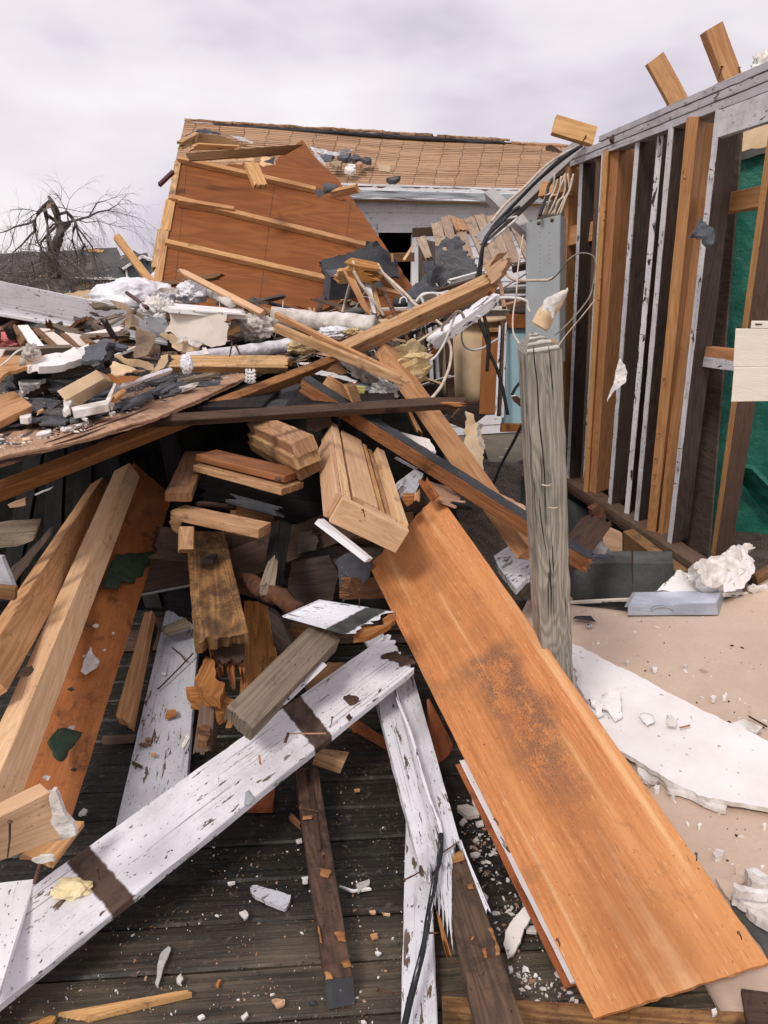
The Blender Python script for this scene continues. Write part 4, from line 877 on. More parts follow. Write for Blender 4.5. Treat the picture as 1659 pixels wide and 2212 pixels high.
# ================================================================ collapsed plank deck and its neighbours, middle right
pk0 = [(1110,785,1175,770), (1170,745,1225,735), (1240,765,1300,755), (1305,755,1365,740), (1370,735,1425,725), (1435,740,1490,730), (1490,725,1545,715), (1550,720,1610,715), (1615,725,1665,720)]
pk1 = [(1160,1010,1215,1000), (1240,1050,1300,1045), (1340,1090,1395,1080), (1440,1065,1495,1052), (1500,1050,1555,1040), (1555,1045,1600,1030), (1600,1030,1650,1015), (1680,1005,1730,990), (1745,980,1800,965)]
plk = thing('plank_roof', 'collapsed slope of weathered tan planks tilted against the white clapboard wall', 'plank roof', (1.4, 8.5, 0))
R = random.Random(21)
for i, (a, b_) in enumerate(zip(pk0, pk1)):
    Q('plank', None, None, c2(a[0], a[1]), c2(a[2], a[3]), c2(b_[2], b_[3]), c2(b_[0], b_[1]), 9.3, 8.2 + i * .02, .025, 'decking', parent=plk, ja=.03, jb=.03, warp=.008)
Q('plank', None, None, c2(1225,735), c2(1300,760), c2(1340,830), c2(1265,830), 9.2, 9.0, .02, 'pine_rough', parent=plk, ja=.03, jb=.03)
sweep('rafter', pt(c2(1000,815), 9.4), Vector((0, 0, -.10)), Vector((0, .05, 0)), pt(c2(1720,770), 9.6), Vector((0, 0, -.10)), Vector((0, .05, 0)), 'brown_dark', plk, nl=10)
S('roofing_felt', 'mottled dark felt still stuck on the lower left of the tan plank slope', 'felt', [c2(1140,930), c2(1190,880), c2(1280,860), c2(1320,950), c2(1400,1050), c2(1440,1085), c2(1330,1110), c2(1220,1140), c2(1160,1180), c2(1130,1080), c2(1110,1010)], [8.5,8.6,8.6,8.4,8.1,7.9,7.8,7.8,7.8,8,8.2], .02, 'felt', crumple=.06, cs=4, res=.06, jag=.03)
Q('board', 'short mossy grey board leaning at the left end of the tan plank slope', 'board', c2(1020,870), c2(1075,855), c2(1120,990), c2(1080,1005), 7.9, 7.6, .03, 'decking', ja=.03, jb=.03)
S('felt_scrap', 'rounded olive felt flap beside the dark post at the doorway', 'felt', [c2(1065,1015), c2(1130,1010), c2(1135,1060), c2(1110,1080), c2(1075,1075)], 7.5, .012, 'felt_grey', crumple=.02)
B('post', 'dark upright post at the right side of the doorway', 'post', c2(1055,880), 7.9, c2(1057,1140), 7.6, 0.1, 14, 'stud_dark', s1=.10, s2=.14, phi=70)
Q('board', 'short brown board bridging the dark doorway of the house', 'board', c2(670,968), c2(672,1025), c2(1012,1016), c2(1012,962), 7.3, 7.6, .04, 'brown')
Q('trim', 'small upright cleat nailed on the brown board across the doorway', 'cleat', c2(868,968), c2(885,968), c2(888,1018), c2(875,1018), 7.35, 7.35, .03, 'pine')
Q('splint', 'pale bent lath hanging over the right end of the brown doorway board', 'lath', c2(1000,912), c2(1012,918), c2(955,1010), c2(940,1003), 7.2, 7.1, .012, 'pine_pale', bow=.02)
B('board', 'peeling white board lying on the felt below the tan plank slope', 'board', c2(1218,1130), 7.0, c2(1435,1070), 7.2, 22, 3, 'white_paint', ja=.03)
B('board', 'dark narrow batten under the peeling white board below the plank slope', 'board', c2(1120,1195), 6.9, c2(1460,1100), 7.1, 6, 4, 'brown_dark', ja=.03)
# dark sheet put in for the shaded void behind the upright things
S('void_sheet', 'dark sheet standing for the shaded void between the roof section and the kitchen cabinets', 'wall', [c2(1000,1180), c2(1180,1230), c2(1450,1200), c2(1700,1130), c2(1700,1700), (1010, 930), (890, 880), (900, 700)], 7.9, .05, 'stud_dark', jag=.02, res=.2)
for i, (x0, x1, y0, y1, Y, m, lb) in enumerate(((1020,1060,1290,1580,6.9,'stud_brown','reddish brown post left of the peeling white posts'), (1090,1108,1190,1750,6.2,'stud_peel','left one of the two peeling white upright posts'), (1128,1146,1370,1750,6.3,'stud_white','right one of the two peeling white upright posts'), (1195,1238,1320,1900,6.4,'brown_dark','dark brown upright beside the peeling white posts'), (1255,1300,1360,1850,6.9,'stud_dark','nearly black upright left of the beige column'))):
    Q('post', lb, 'post', c2(x0, y0), c2(x1, y0), c2(x1 + 20, y1), c2(x0 + 15, y1), Y, Y - .1, .07, m, ja=.04)

# kitchen remains
wsh = thing('washing_machine', 'white washing machine with oval handle seen above the cabinets', 'washing machine', tuple(pt(d4(1040,600), 7.2)))
Q('front', None, None, d4(915,530), d4(1185,530), d4(1180,700), d4(910,690), 7.1, 7.1, .45, 'appliance', parent=wsh)
Q('lid', None, None, d4(880,505), d4(1195,505), d4(1192,530), d4(878,530), 7.0, 7.0, .55, 'appliance', parent=wsh)
hp = [pt(d4(920 + 48 * (1 - math.cos(a)), 560 + 45 * math.sin(a)), 7.06) for a in [k * math.pi / 8 for k in range(9)]]
sheet('handle', None, None, hp, .02, 'panel_grey', jag=0, res=.02, parent=wsh)
R = random.Random(2)
for k in range(9): 
    q = d4(930 + k * 19, 640 + R.uniform(-14, 14)); tube('flower', None, None, [pt(q, 7.05), pt((q[0] + R.uniform(-3, 3), q[1] + R.uniform(-4, 4)), 7.05)], .006, 'shingle_green' if k % 3 else 'blue', wsh, sub=2, seg=5)
cyl = thing('column', 'beige round-edged column beside the brown cabinet door', 'column', tuple(pt(d4(820,1100), 6.9)))
tube('shaft', None, None, [pt(d4(815,640), 6.9), pt(d4(800,1100), 6.9), pt(d4(775,1500), 6.9)], .30 * .9, 'cream', cyl, seg=28, sub=2)
tube('collar', None, None, [pt(d4(818,610), 6.85), pt(d4(818,650), 6.85)], .29, 'cream', cyl, seg=28, sub=1)
Q('cabinet_door', 'varnished reddish brown cabinet door standing in the ruined kitchen', 'cabinet', d4(905,770), d4(1075,765), d4(1035,1650), d4(862,1650), 6.6, 6.4, .05, 'cabinet')
Q('trim_board', 'light wooden rail on top of the reddish brown cabinet door', 'trim', d4(945,725), d4(1075,722), d4(1072,765), d4(945,768), 6.55, 6.55, .05, 'pine')
Q('door_frame', 'flaking white and brown door frame between cabinet door and blue panel', 'frame', d4(1095,640), d4(1145,630), d4(1100,1659), d4(1052,1659), 6.3, 6.0, .05, 'brown_dark')
Q('door_casing', 'narrow white casing strip left of the brown door frame', 'casing', d4(1075,690), d4(1100,685), d4(1052,1700), d4(1030,1700), 6.25, 5.95, .03, 'stud_peel', ja=.03)
Q('door_casing', 'narrow white casing strip between brown door frame and light blue panel', 'casing', d4(1145,625), d4(1163,622), d4(1130,1690), d4(1105,1690), 6.22, 5.92, .03, 'stud_white', ja=.03)
bl = thing('cupboard_back', 'light blue cupboard panel with reddish wooden rails behind the grey post', 'panel', tuple(pt(c6(130,400), 6.3)))
Q('panel', None, None, c6(88,122), c6(240,118), c6(240,705), c6(62,700), 6.3, 6.1, .03, 'blue', parent=bl)
Q('rail', None, None, c6(92,38), c6(240,45), c6(240,124), c6(90,124), 6.25, 6.25, .05, 'cabinet', parent=bl)
Q('rail', None, None, c6(60,700), c6(240,706), c6(240,745), c6(55,750), 6.05, 6.05, .05, 'cabinet', parent=bl)
tube('cable', 'short black cable stub hooked in front of the light blue panel', 'cable', [pt(d4(1300,1315), 5.6), pt(d4(1255,1370), 5.6), pt(d4(1215,1450), 5.6)], .011, 'wire_black')
S('torn_board', 'torn white-faced dark board fragment beside the light blue panel', 'board', [d4(1210,1460), d4(1260,1450), d4(1340,1500), d4(1350,1600), d4(1300,1570), d4(1240,1520)], 5.4, .04, ['brown_dark', 'gypsum'], crumple=.02, jag=.01)
# electrical panel
ep = thing('electrical_panel', 'tall grey metal electrical panel fixed to the left end of the stud wall', 'electrical panel', tuple(pt(c3(320,1700), 5.6)))
B('box', None, None, c3(412,1288), 5.6, c3(405,2160), 5.35, 66, 12, 'panel_grey', s1=.26, s2=.10, phi=None, parent=ep, ch=.006)
for (x, y) in ((281,1338), (360,1320)): nail(pt(c3(x, y), 5.40), (0, -1, -.2), .012, ep, .006)
R = random.Random(5)
for k in range(22):
    y = 1395 + k * 13
    for x in (290, 347):
        if R.random() < .8 and k % 2 == 0: tube('knockout', None, None, [pt(c3(x, y), 5.45), pt(c3(x + .6, y + 3), 5.45)], .003, 'ink', ep, sub=1, seg=5)
# grey timbers crossing from the wall down to the debris
B('timber', 'long grey painted timber slanting down from the top plate over the plank slope', 'timber', c3(560,880), 6.5, c2(1400,930), 7.0, 26, 12, 'grey_beam', ja=.02, jb=.04)
B('timber', 'shorter grey timber crossing under the long one in front of the plank slope', 'timber', c2(1430,600), 7.6, c2(1700,860), 6.9, -20, 12, 'grey_beam')
B('block', 'short orange block wedged between cable bundle and stud wall', 'block', c3(280,1180), 6.4, c3(440,1150), 6.2, -28, 12, 'stud_orange')
# cables over the long timber
R = random.Random(31)
cab = [([c3(540,875), c3(430,940), c3(300,1060), c3(160,1200), c3(0,1370), c2(1560,760), c2(1440,880), c2(1400,1060), c2(1375,1180), c2(1400,1360), c2(1450,1500), d4(960,960), d4(1060,1180), d4(1120,1400), d4(1170,1659)], .012, 'wire_black', 'longer black cable running over the grey timber and down past the kitchen door'),
       ([c3(520,890), c3(400,975), c3(250,1110), c3(80,1290), c2(1640,690), c2(1500,800), c2(1430,900), c2(1410,1060), c2(1395,1180), d4(870,450), d4(930,650), d4(970,850), d4(960,1000), d4(945,1190)], .012, 'wire_black', 'shorter black cable with its cut end in front of the cabinet door'),
       ([c3(510,885), c3(420,930), c3(320,1000), c3(200,1120), c3(80,1230), c3(0,1330)], .010, 'wire_cream', 'cream cable lying highest over the slanting grey timber'),
       ([c3(500,905), c3(380,1000), c3(230,1130), c3(60,1310), c2(1630,750), c2(1520,850), c2(1455,905)], .009, 'wire_white', 'white cable lying beside the black ones on the grey timber'),
       ([c3(430,1040), c3(350,1100), c3(330,1180), c3(310,1230), c3(290,1290)], .012, 'wire_black', 'dark cable looping down to the top of the electrical panel')]
for uvs, r, m, lb in cab:
    n = len(uvs); TB('cable', lb, 'cable', uvs, [6.2 - .9 * min(1, i / 6) * (1 if m != 'x' else 0) + (.15 if i < 2 else 0) for i in range(n)], r, m, sub=5)
for k in range(8):
    x = 290 + k * 17; j = R.uniform; TB('cable', 'one of the cream cables bunched above the electrical panel', 'cable', [c3(x + 100 - k * 3 + j(-12, 12), 1030 + j(0, 60)), c3(x + 80 + j(-16, 16), 1120 + j(-10, 40)), c3(x + 42 + j(-14, 14), 1200 + j(-20, 10)), c3(x, 1290)], 5.9 - k * .02, .007, 'wire_cream', group='cables entering the electrical panel', sub=4)
TB('cable', 'green-grey cable arching from the timber end over the stud wall and electrical panel', 'cable', [c3(85,1640), c3(110,1670), c3(200,1685), c3(340,1680), c3(400,1640), c3(460,1560), c3(530,1520), c3(600,1530), c3(622,1580), c3(600,1750), c3(540,1850), c3(440,1960), c3(380,2010)], [4.6,4.6,4.6,4.6,4.5,4.4,4.4,4.4,4.4,4.4,4.3,4.2,4.1], .0042, 'wire_grey')
TB('cable', 'tan cable hanging straight down to the top of the grey post', 'cable', [c3(190,1410), c3(160,1600), c3(150,1750), c3(130,1880), c3(130,1990), c3(165,2060)], [4.8,4.6,4.2,3.8,3.2,2.5], .004, 'wire_cream')
TB('cable', 'thin wire hanging behind the broken pipe piece to the right of the post top', 'cable', [c3(620,1800), c3(540,1900), c3(440,2020), c3(400,2080)], 4.3, .003, 'wire_cream')
TB('cable', 'black cable leaning from the soil up to the back of the post', 'cable', [c5(1480,1080), c5(1530,950), c5(1600,820), c5(1659,700)], [4.6,4.5,4.4,4.3], .009, 'wire_black')
def shards(name, label, u0, u1, v0, v1, Y0, Y1, n, mats, seed, lr=(.05, .34)):
    R = random.Random(seed); V = []; F = []; U = []; MI = []
    for i in range(n):
        f = R.random(); v = v0 + (v1 - v0) * f; Y = Y1 + (Y0 - Y1) * f + R.uniform(-.2, .2); p = pt((R.uniform(u0, u1), v), Y); k = len(F)
        L = R.uniform(*lr); w = R.uniform(.015, .07); t = R.choice((.006, .012, .02)); Rm = Matrix.Rotation(R.gauss(0, .9), 3, 'Z') @ Matrix.Rotation(R.gauss(0, .28), 3, 'Y') @ Matrix.Rotation(R.gauss(.2, .4), 3, 'X')
        q = []; m = 5
        for s_ in (-1, 1):
            row = [(L / 2 * s_ * (1 - R.random() * .25), -w / 2 + w * j / m) for j in range(m + 1)]; q += row if s_ < 0 else row[::-1]
        off = len(V); N_ = len(q)
        for z in (0, t):
            for (x, y) in q: V.append(p + Rm @ Vector((x, y, z)))
        F.append(tuple(off + N_ + j for j in range(N_))); U.append([(a[0] + i, a[1]) for a in q]); F.append(tuple(off + j for j in reversed(range(N_)))); U.append([(a[0] + i, a[1]) for a in q[::-1]])
        for j in range(N_): j2 = (j + 1) % N_; F.append((off + j, off + j2, off + N_ + j2, off + N_ + j)); U.append([(q[j][0] + i, q[j][1]), (q[j2][0] + i, q[j2][1]), (q[j2][0] + i, q[j2][1] + t), (q[j][0] + i, q[j][1] + t)])
        MI += [R.randrange(len(mats))] * (len(F) - k)
    o = mk(name, V, F, mats, U, MI); tag(o, label, 'litter', None, 'stuff'); return o
# ================================================================ wires, sticks and studs in the middle of the pile
TB('cable', 'cream wire looped over the leaning white stud in front of the roof section', 'cable', [d3(710,890), d3(740,780), d3(790,600), d3(840,430), d3(830,345), d3(810,345)], [5.3,5.3,5.2,5.1,5.1,5.2], .010, 'wire_cream')
TB('cable', 'cream wire running diagonally between the two leaning studs', 'cable', [d3(835,440), d3(900,560), d3(960,640), d3(1050,760), d3(1110,850), d3(1160,920)], 5.0, .010, 'wire_cream')
TB('cable', 'cream wire falling from the felt to the timber crossing', 'cable', [d3(1095,365), d3(1150,460), d3(1260,560), d3(1400,690), d3(1490,790), d3(1580,855)], [5.2,5.1,5.0,4.9,4.7,4.5], .010, 'wire_cream')
TB('cable', 'thin straight wire from the straw bundle to the metal bracket', 'cable', [d3(1020,390), d3(1150,490), d3(1300,640), d3(1380,720)], 5.1, .006, 'wire_cream')
TB('cable', 'wire crossing low behind the leaning white stud', 'cable', [d3(840,860), d3(900,760), d3(960,660), d3(1050,560), d3(1090,500)], 5.3, .006, 'wire_cream')
Q('stud', 'leaning stud with white upper end in front of the roof section', 'stud', d3(700,398), d3(775,365), d3(1060,970), d3(930,850), 5.2, 4.9, .04, 'pine', ja=.02, jb=.04)
Q('stud', 'left one of the two short peeling studs standing right of the leaning stud', 'stud', d3(922,448), d3(985,430), d3(1080,895), d3(1035,890), 5.2, 5.0, .04, 'stud_peel', ja=.02)
Q('stud', 'right one of the two short studs standing right of the leaning stud', 'stud', d3(985,425), d3(1015,425), d3(1165,940), d3(1090,935), 5.25, 5.0, .04, 'pine_rough', jb=.03)
B('straw_bundle', 'frayed tan splintered lath resting across the tops of the leaning studs', 'lath', d3(720,345), 5.1, d3(1150,430), 5.0, 32, 14, 'splinter', ja=.08, jb=.12)
B('stick', 'short tan stick behind the leaning stud over the black felt', 'stick', d3(640,440), 5.4, d3(940,425), 5.5, 28, 6, 'pine', ja=.06)
B('metal_box', 'blue-black bent metal channel behind the leaning stud', 'channel', d3(590,500), 5.5, d3(900,470), 5.6, 50, 15, 'felt_grey')
TB('pipe_fitting', 'grey broken pipe end lying under the leaning stud', 'pipe', [d3(760,900), d3(820,875), d3(950,870)], 5.0, .020, 'concrete')
TB('pipe', 'thin rusty pipe leaning between the studs and the crossing timber', 'pipe', [d3(1155,665), d3(1230,810), d3(1310,970), d3(1400,1150), d3(1445,1235)], [5.2,5.0,4.9,4.9,4.9], .014, 'rust')
S('drywall_scrap', 'small tan plasterboard scrap at the foot of the short studs', 'scrap', [d3(1100,965), d3(1190,955), d3(1225,970), d3(1180,1010), d3(1130,995)], 4.8, .012, 'cream', crumple=.02)
brk = thing('junction_box', 'grey metal junction box hanging in wires right of the roof section', 'junction box', tuple(pt(d3(1450,800), 4.9)))
Q('cover', None, None, d3(1415,765), d3(1500,745), d3(1500,820), d3(1420,850), 4.9, 4.9, .05, 'steel', parent=brk)
tube('conduit', None, None, [pt(d3(1280,780), 4.95), pt(d3(1410,775), 4.9)], .03, 'felt_black', brk, sub=2)
tube('loop', None, None, [pt(d3(1330,790), 4.8), pt(d3(1345,735), 4.8), pt(d3(1390,725), 4.8), pt(d3(1415,780), 4.8)], .005, 'wire_white', brk)
R = random.Random(77)
lbs = ['topmost', 'second', 'third', 'fourth', 'lowest']
for k in range(5):
    y = 350 + k * 14; TB('cable', lbs[k] + ' of the five pale cables bundled behind the big slanting timber', 'cable', [d4(180,440 + k * 3), d4(250, y + 10), d4(340 + R.uniform(-20, 20), y), d4(480, y + 8 + R.uniform(-8, 8)), d4(600, 385 + k * 3)], 4.9 + k * .01, .009, 'wire_cream' if k % 2 else 'wire_white', group=None)
TB('cable', 'pale cable bent sharply upward left of the peeling posts', 'cable', [d4(280,520), d4(255,440), d4(240,380), d4(300,350), d4(400,355), d4(440,440)], 4.8, .008, 'wire_white')
TB('cable', 'long thick cream cable sagging from the white broken timber down to the dark plank', 'cable', [d4(400,640), d4(450,680), d4(500,720), d4(530,850), d4(560,960), d4(545,1120), d4(500,1250), d4(440,1370), d4(340,1490)], [4.6,4.5,4.4,4.3,4.2,4.1,4.0,3.9,3.8], .008, 'wire_cream')
TB('cable', 'thin cable hooked over the white broken timber', 'cable', [d4(460,760), d4(470,700), d4(540,630), d4(610,555), d4(660,550), d4(690,590), d4(700,620)], 4.25, .008, 'wire_cream')
TB('cable', 'thin cable dropping from the hook to the yellow insulation', 'cable', [d4(610,560), d4(570,680), d4(520,800), d4(470,910), d4(400,1020), d4(330,1075), d4(280,1080)], 4.2, .006, 'wire_white')
TB('cable', 'white cable forming a wide loop in front of the beige column', 'cable', [d4(870,600), d4(780,610), d4(710,660), d4(675,760), d4(680,870), d4(720,935), d4(800,960), d4(900,940), d4(980,890), d4(1070,835)], [4.4,4.6,4.8,4.9,5,5.1,5.2,5.3,5.4,5.5], .007, 'wire_white')
TB('cable', 'thin grey rod leaning from the junction box toward the white timber', 'cable', [d4(140,910), d4(280,820), d4(460,710), d4(520,660)], 4.6, .008, 'wire_cream')
TB('cable', 'white cable curling out behind the timber end toward the electrical panel', 'cable', [d4(1060,400), d4(1180,395), d4(1300,405), d4(1380,440), d4(1390,500), d4(1410,550)], 5.2, .010, 'wire_white')
TB('cable', 'grey cable running from timber end to the electrical panel', 'cable', [d4(1130,80), d4(1160,150), d4(1230,200), d4(1330,210), d4(1480,208), d4(1600,205), d4(1659,180)], 4.6, .008, 'wire_cream')
# rubble right of the timber end
for i, (a, bb, h, m, lb) in enumerate(((d4(1140,285), d4(1410,265), 34, 'grey_beam', 'upper grey slat lying behind the timber end'), (d4(1130,372), d4(1410,368), 16, 'stud_white', 'thin white slat lying behind the timber end'), (d4(1160,470), d4(1410,395), 60, 'sheath', 'tan board lying beneath the white slat left of the electrical panel'), (d4(1190,560), d4(1410,575), 16, 'black_wood', 'dark slat just above the wooden rail of the blue panel'), (d4(1220,60), d4(1410,10), 70, 'stud_dark', 'dark grey board below the plank slope left of the electrical panel'))):
    B('slat', lb, 'slat', a, 6.4 - i * .05, bb, 6.4 - i * .05, h * .2, 2, m, s2=.03)
Q('slat', 'short brown upright stub under the broken timber end', 'slat', d4(1075,230), d4(1110,220), d4(1155,490), d4(1110,490), 5.6, 5.5, .04, 'sheath')
Q('slat', 'thin diagonal grey slat behind the timber end', 'slat', d4(1120,290), d4(1125,275), d4(1370,120), d4(1360,140), 6.2, 6.1, .02, 'stud_white')

# ================================================================ big timbers of the crossing
B('timber', 'long brown timber slanting up from the left edge to the crossing', 'timber', c4(0,1100), 2.72, (752,768), 4.35, -22, 24, 'amber', s1=None, phi=40, eb=.1)
B('timber', 'big light timber with a splintered upper end pointing up right across the pile', 'timber', c5(500,300), 4.25, c2(1510,1120), 4.05, -20, 23, 'pine_rough', phi=42, jb=.05)
B('timber', 'splintered tip piece breaking away at the upper end of the big light timber', 'timber', c2(1470,1160), 4.02, c2(1605,1035), 3.95, -42, 10, 'sheath', ja=.02, jb=.10)
Q('splint', 'torn bright splinter under the broken end of the big light timber', 'splinter', d4(930,400), d4(1000,390), d4(1050,240), d4(1025,240), 4.0, 4.0, .02, 'splinter', ja=.05, jb=.05)
B('timber', 'peeling white round-edged timber with a splintered lower end below the big light timber', 'timber', d4(1090,340), 4.5, d4(345,875), 4.3, -20, 14, 'stud_peel', ja=.04, jb=.03, phi=30)
Q('splint', 'frayed lower end of the peeling white timber', 'splinter', d4(330,900), d4(480,905), d4(280,1075), d4(265,1020), 4.35, 4.3, .04, 'splinter', jb=.12)
Q('board', 'white board stub sticking out left of the splintered white timber', 'board', d4(230,965), d4(240,990), d4(340,985), d4(330,955), 4.6, 4.6, .03, 'stud_white')
B('timber', 'light timber falling steeply from the crossing down to the right behind the grey post', 'timber', c5(825,215), 4.25, c5(1700,1440), 3.25, 30, 15, 'pine', phi=22)
B('beam', 'black-topped timber lying across the pile from upper left to the grey post', 'timber', c5(325,425), 3.65, c6(612,1535), 2.95, 27, 15, 'amber', phi=30, ja=.02, jb=.05, skin='felt_black')
B('plank', 'dark brown plank with a broken yellow tip lying level across the pile', 'plank', c4(900,690), 3.05, c5(1345,572), 3.05, 13, 17, 'brown_dark', phi=45, ea=.3, jb=.10)
Q('splint', 'bright yellow splintered tip of the dark level plank', 'splinter', d5(1390,530), d5(1410,580), d4(785,1570), d4(780,1530), 3.02, 3.02, .02, 'splinter', ja=.10, jb=.04)
B('batten', 'upper one of the two long pale battens meeting in a point at the crossing', 'batten', d3(-20,890), 4.15, d3(1430,1600), 3.75, 11, 5, 'pine', jb=.05, phi=35)
B('batten', 'lower one of the two long pale battens meeting in a point at the crossing', 'batten', d3(-20,1010), 4.1, d3(1440,1620), 3.70, 17, 5, 'pine_rough', jb=.05, phi=25, nw=8)
B('batten', 'pointed pale batten rising to the upper left in front of the roof section', 'batten', c1(1560,1330), 4.6, c1(1035,1058), 5.2, 12, 5, 'pine_pale', jb=.10)
B('batten', 'brown stick lying against the foot of the roof section', 'batten', c1(960,1165), 6.2, c1(1338,1105), 6.0, -10, 6, 'brown', jb=.06)
TB('pipe', 'grey-brown pipe lying beneath the pointed pale batten', 'pipe', [c1(1190,1165), c1(1290,1215), c1(1390,1260)], [5.4,5.1,4.8], .035, 'wrap')
B('stud', 'tan stud with dark knots leaning left, standing against the sky', 'stud', c1(900,1165), 6.0, c1(672,860), 6.2, 16, 3, 'pine', jb=.03, phi=15)
TB('rod', 'thin dark red rod lying on the white plastic heap', 'rod', [d6(1140,975), d6(1230,1040), d6(1325,1110)], [5.0,4.8,4.5], .012, 'darkred')
S('cloth', 'blue cloth scrap hanging at the edge of the white plastic heap', 'cloth', [d6(870,965), d6(890,960), d6(910,1010), d6(885,1010)], 6.0, .02, 'cloth_blue', crumple=.02)
S('cloth', 'red cloth scrap below the blue one beside the white plastic heap', 'cloth', [d6(885,1000), d6(905,1000), d6(915,1045), d6(905,1050)], 5.95, .02, 'cloth_red', crumple=.02)
# pipes and insulation
tube('duct', 'thick pipe wrapped in dirty white insulation lying across the pile', 'insulated pipe', [pt(d3(-60,930), 4.9), pt(d3(300,975), 4.9), pt(d3(700,1005), 4.85), pt(d3(1060,1030), 4.8)], [.060, .062, .066, .060], 'wrap', seg=20, rough=.22)
tube('duct', 'second pipe wrapped in white foil behind the broken joist', 'insulated pipe', [pt(d2(540,1060), 4.1), pt(d2(900,1010), 4.3), pt(d2(1280,960), 4.5), pt(d2(1640,910), 4.7)], [.034, .040, .038, .045], 'plastic', seg=18, rough=.3)
blob('insulation', 'torn roll of yellow insulation hanging right of the crossing', 'insulation', pt(d4(110,1080), 4.35), (.10, .08, .10), 'insul_yellow', .4, 1.6, .3, 5, fib=.06)
sheet('insulation', 'folded flap of yellow insulation below the torn roll', 'insulation', [pt(d4(20,1060), 4.2), pt(d4(200,1000), 4.1), pt(d4(240,1090), 4.1), pt(d4(215,1280), 4.15), pt(d4(190,1340), 4.2), pt(d4(130,1260), 4.25), pt(d4(60,1180), 4.3)], .05, 'insul_yellow', crumple=.10, cs=7, res=.03, jag=.02)
blob('insulation', 'yellow insulation tuft between the wrapped pipe and the pale battens', 'insulation', pt(d3(280,1250), 4.3), (.08, .05, .045), 'insul_yellow', .4, 2, .3, 5, fib=.08)
blob('insulation', 'dark yellow insulation wad under the wrapped pipe', 'insulation', pt(d3(480,1170), 4.5), (.08, .06, .04), 'insul_yellow', .5, 2, .5, 4)
blob('insulation', 'cream insulation wad at the right end of the wrapped pipe', 'insulation', pt(d3(790,1110), 4.45), (.08, .05, .03), 'insul_yellow', .5, 3, .6, 5)
blob('plastic_wad', 'crumpled white film between wrapped pipe and pale batten', 'plastic', pt(d3(640,1110), 4.45), (.11, .05, .035), 'plastic', .4, 3, .4, 5)
blob('insulation', 'pink fibreglass insulation at the left edge of the pile', 'insulation', pt(c4(60,215), 3.9), (.13, .08, .05), 'insul_pink', .5, 3, .4, 5, fib=.10)
blob('insulation', 'small pink insulation tuft standing above the pink mass', 'insulation', pt(c4(70,180), 3.85), (.025, .025, .03), 'insul_pink', .6, 3, .5, 4)
# white plastic heap
blob('plastic_heap', 'large crumpled white plastic sheet left of the roof section foot', 'plastic', pt(d6(1210,1035), 5.3), (.27, .2, .14), 'plastic', .25, 1.8, .14, 5)
blob('plastic_heap', 'smaller crumpled white plastic bundle below the pointed pale batten', 'plastic', pt(d2(590,340), 5.2), (.115, .1, .075), 'plastic', .3, 2.2, .25, 5)
blob('plastic_heap', 'dirty torn plastic filling under the right end of the plaster ledge', 'plastic', pt(d2(1250,720), 4.7), (.13, .08, .08), 'wrap', .3, 3, .3, 5)
blob('fibre_wad', 'shredded grey fibre wad in front of the dark end beside the crossing', 'fibre', pt(d5(620,180), 4.0), (.15, .08, .05), 'wrap', .5, 3, .4, 5, rot=Matrix.Rotation(.6, 3, 'Y'), fib=.08)
blob('foil_wad', 'crinkled foil wad below the steep light timber', 'foil', pt(d5(830,400), 3.9), (.07, .05, .045), 'film', .5, 3, .5, 5)
S('plastic_film', 'torn foam lump above the plaster ledge', 'foam', [d2(230,310), d2(330,285), d2(440,310), d2(440,360), d2(330,340), d2(270,345)], 5.0, .04, 'wrap', crumple=.06, cs=8, res=.03)
# plaster ledge with hanging sheet
Q('plaster_slab', 'long layered plasterboard slab lying level above the hanging cream sheet', 'plasterboard', d2(100,430), d2(300,505), d2(1190,585), d2(1160,520), (4.9, 4.3), (4.9, 4.4), .025, 'drywall_white', ja=.08, jb=.06)
Q('plaster_slab', 'lower layer of broken plasterboard under the long slab', 'plasterboard', d2(310,505), d2(320,530), d2(1195,590), d2(1190,560), 4.32, 4.35, .10, 'drywall_white', ja=.05, jb=.08)
S('plaster_sheet', 'torn cream plasterboard sheet hanging down from the slab', 'plasterboard', [d2(335,535), d2(600,535), d2(860,560), d2(965,570), d2(930,650), d2(985,710), d2(965,845), d2(940,900), d2(850,915), d2(740,905), d2(700,880), d2(640,870), d2(540,850), d2(440,880), d2(400,790), d2(290,760), d2(350,650)], 4.36, .012, ['drywall_face', 'gypsum'], crumple=.04, cs=2.5, res=.04, jag=.012)
S('plaster_sheet', 'curled tan backing paper of the hanging plasterboard sheet', 'paper', [d2(225,800), d2(290,765), d2(410,800), d2(540,870), d2(700,900), d2(650,960), d2(620,980), d2(440,970), d2(370,930), d2(330,850)], 4.30, .008, 'cream', crumple=.04, cs=4, res=.03, jag=.01)
blob('plaster_lump', 'broken plaster edge at the left end of the layered slab', 'plaster', pt(d2(210,530), 4.6), (.10, .07, .08), 'gypsum', .4, 3, .4, 5)
S('plaster_chip', 'white plaster crumbs stuck on the hanging sheet bottom edge', 'plaster', [d2(410,810), d2(500,830), d2(570,850), d2(690,880), d2(680,910), d2(590,920), d2(540,870), d2(440,880)], 4.25, .02, 'gypsum', crumple=.03, cs=12, res=.02, jag=.02)
Q('lath', 'short pale lath below the hanging cream sheet', 'lath', d2(690,935), d2(735,930), d2(770,1000), d2(710,1010), 4.2, 4.1, .02, 'drywall', jb=.01)
B('batten', 'double yellow lath right of the hanging cream sheet', 'batten', d2(960,760), 4.5, d2(1100,705), 4.6, 10, 5, 'pine')
B('board', 'dark rough board behind the foil-wrapped pipe', 'board', d2(720,960), 4.7, d2(1450,780), 4.9, 46, 6, 'black_wood', s2=.04, ja=.04)
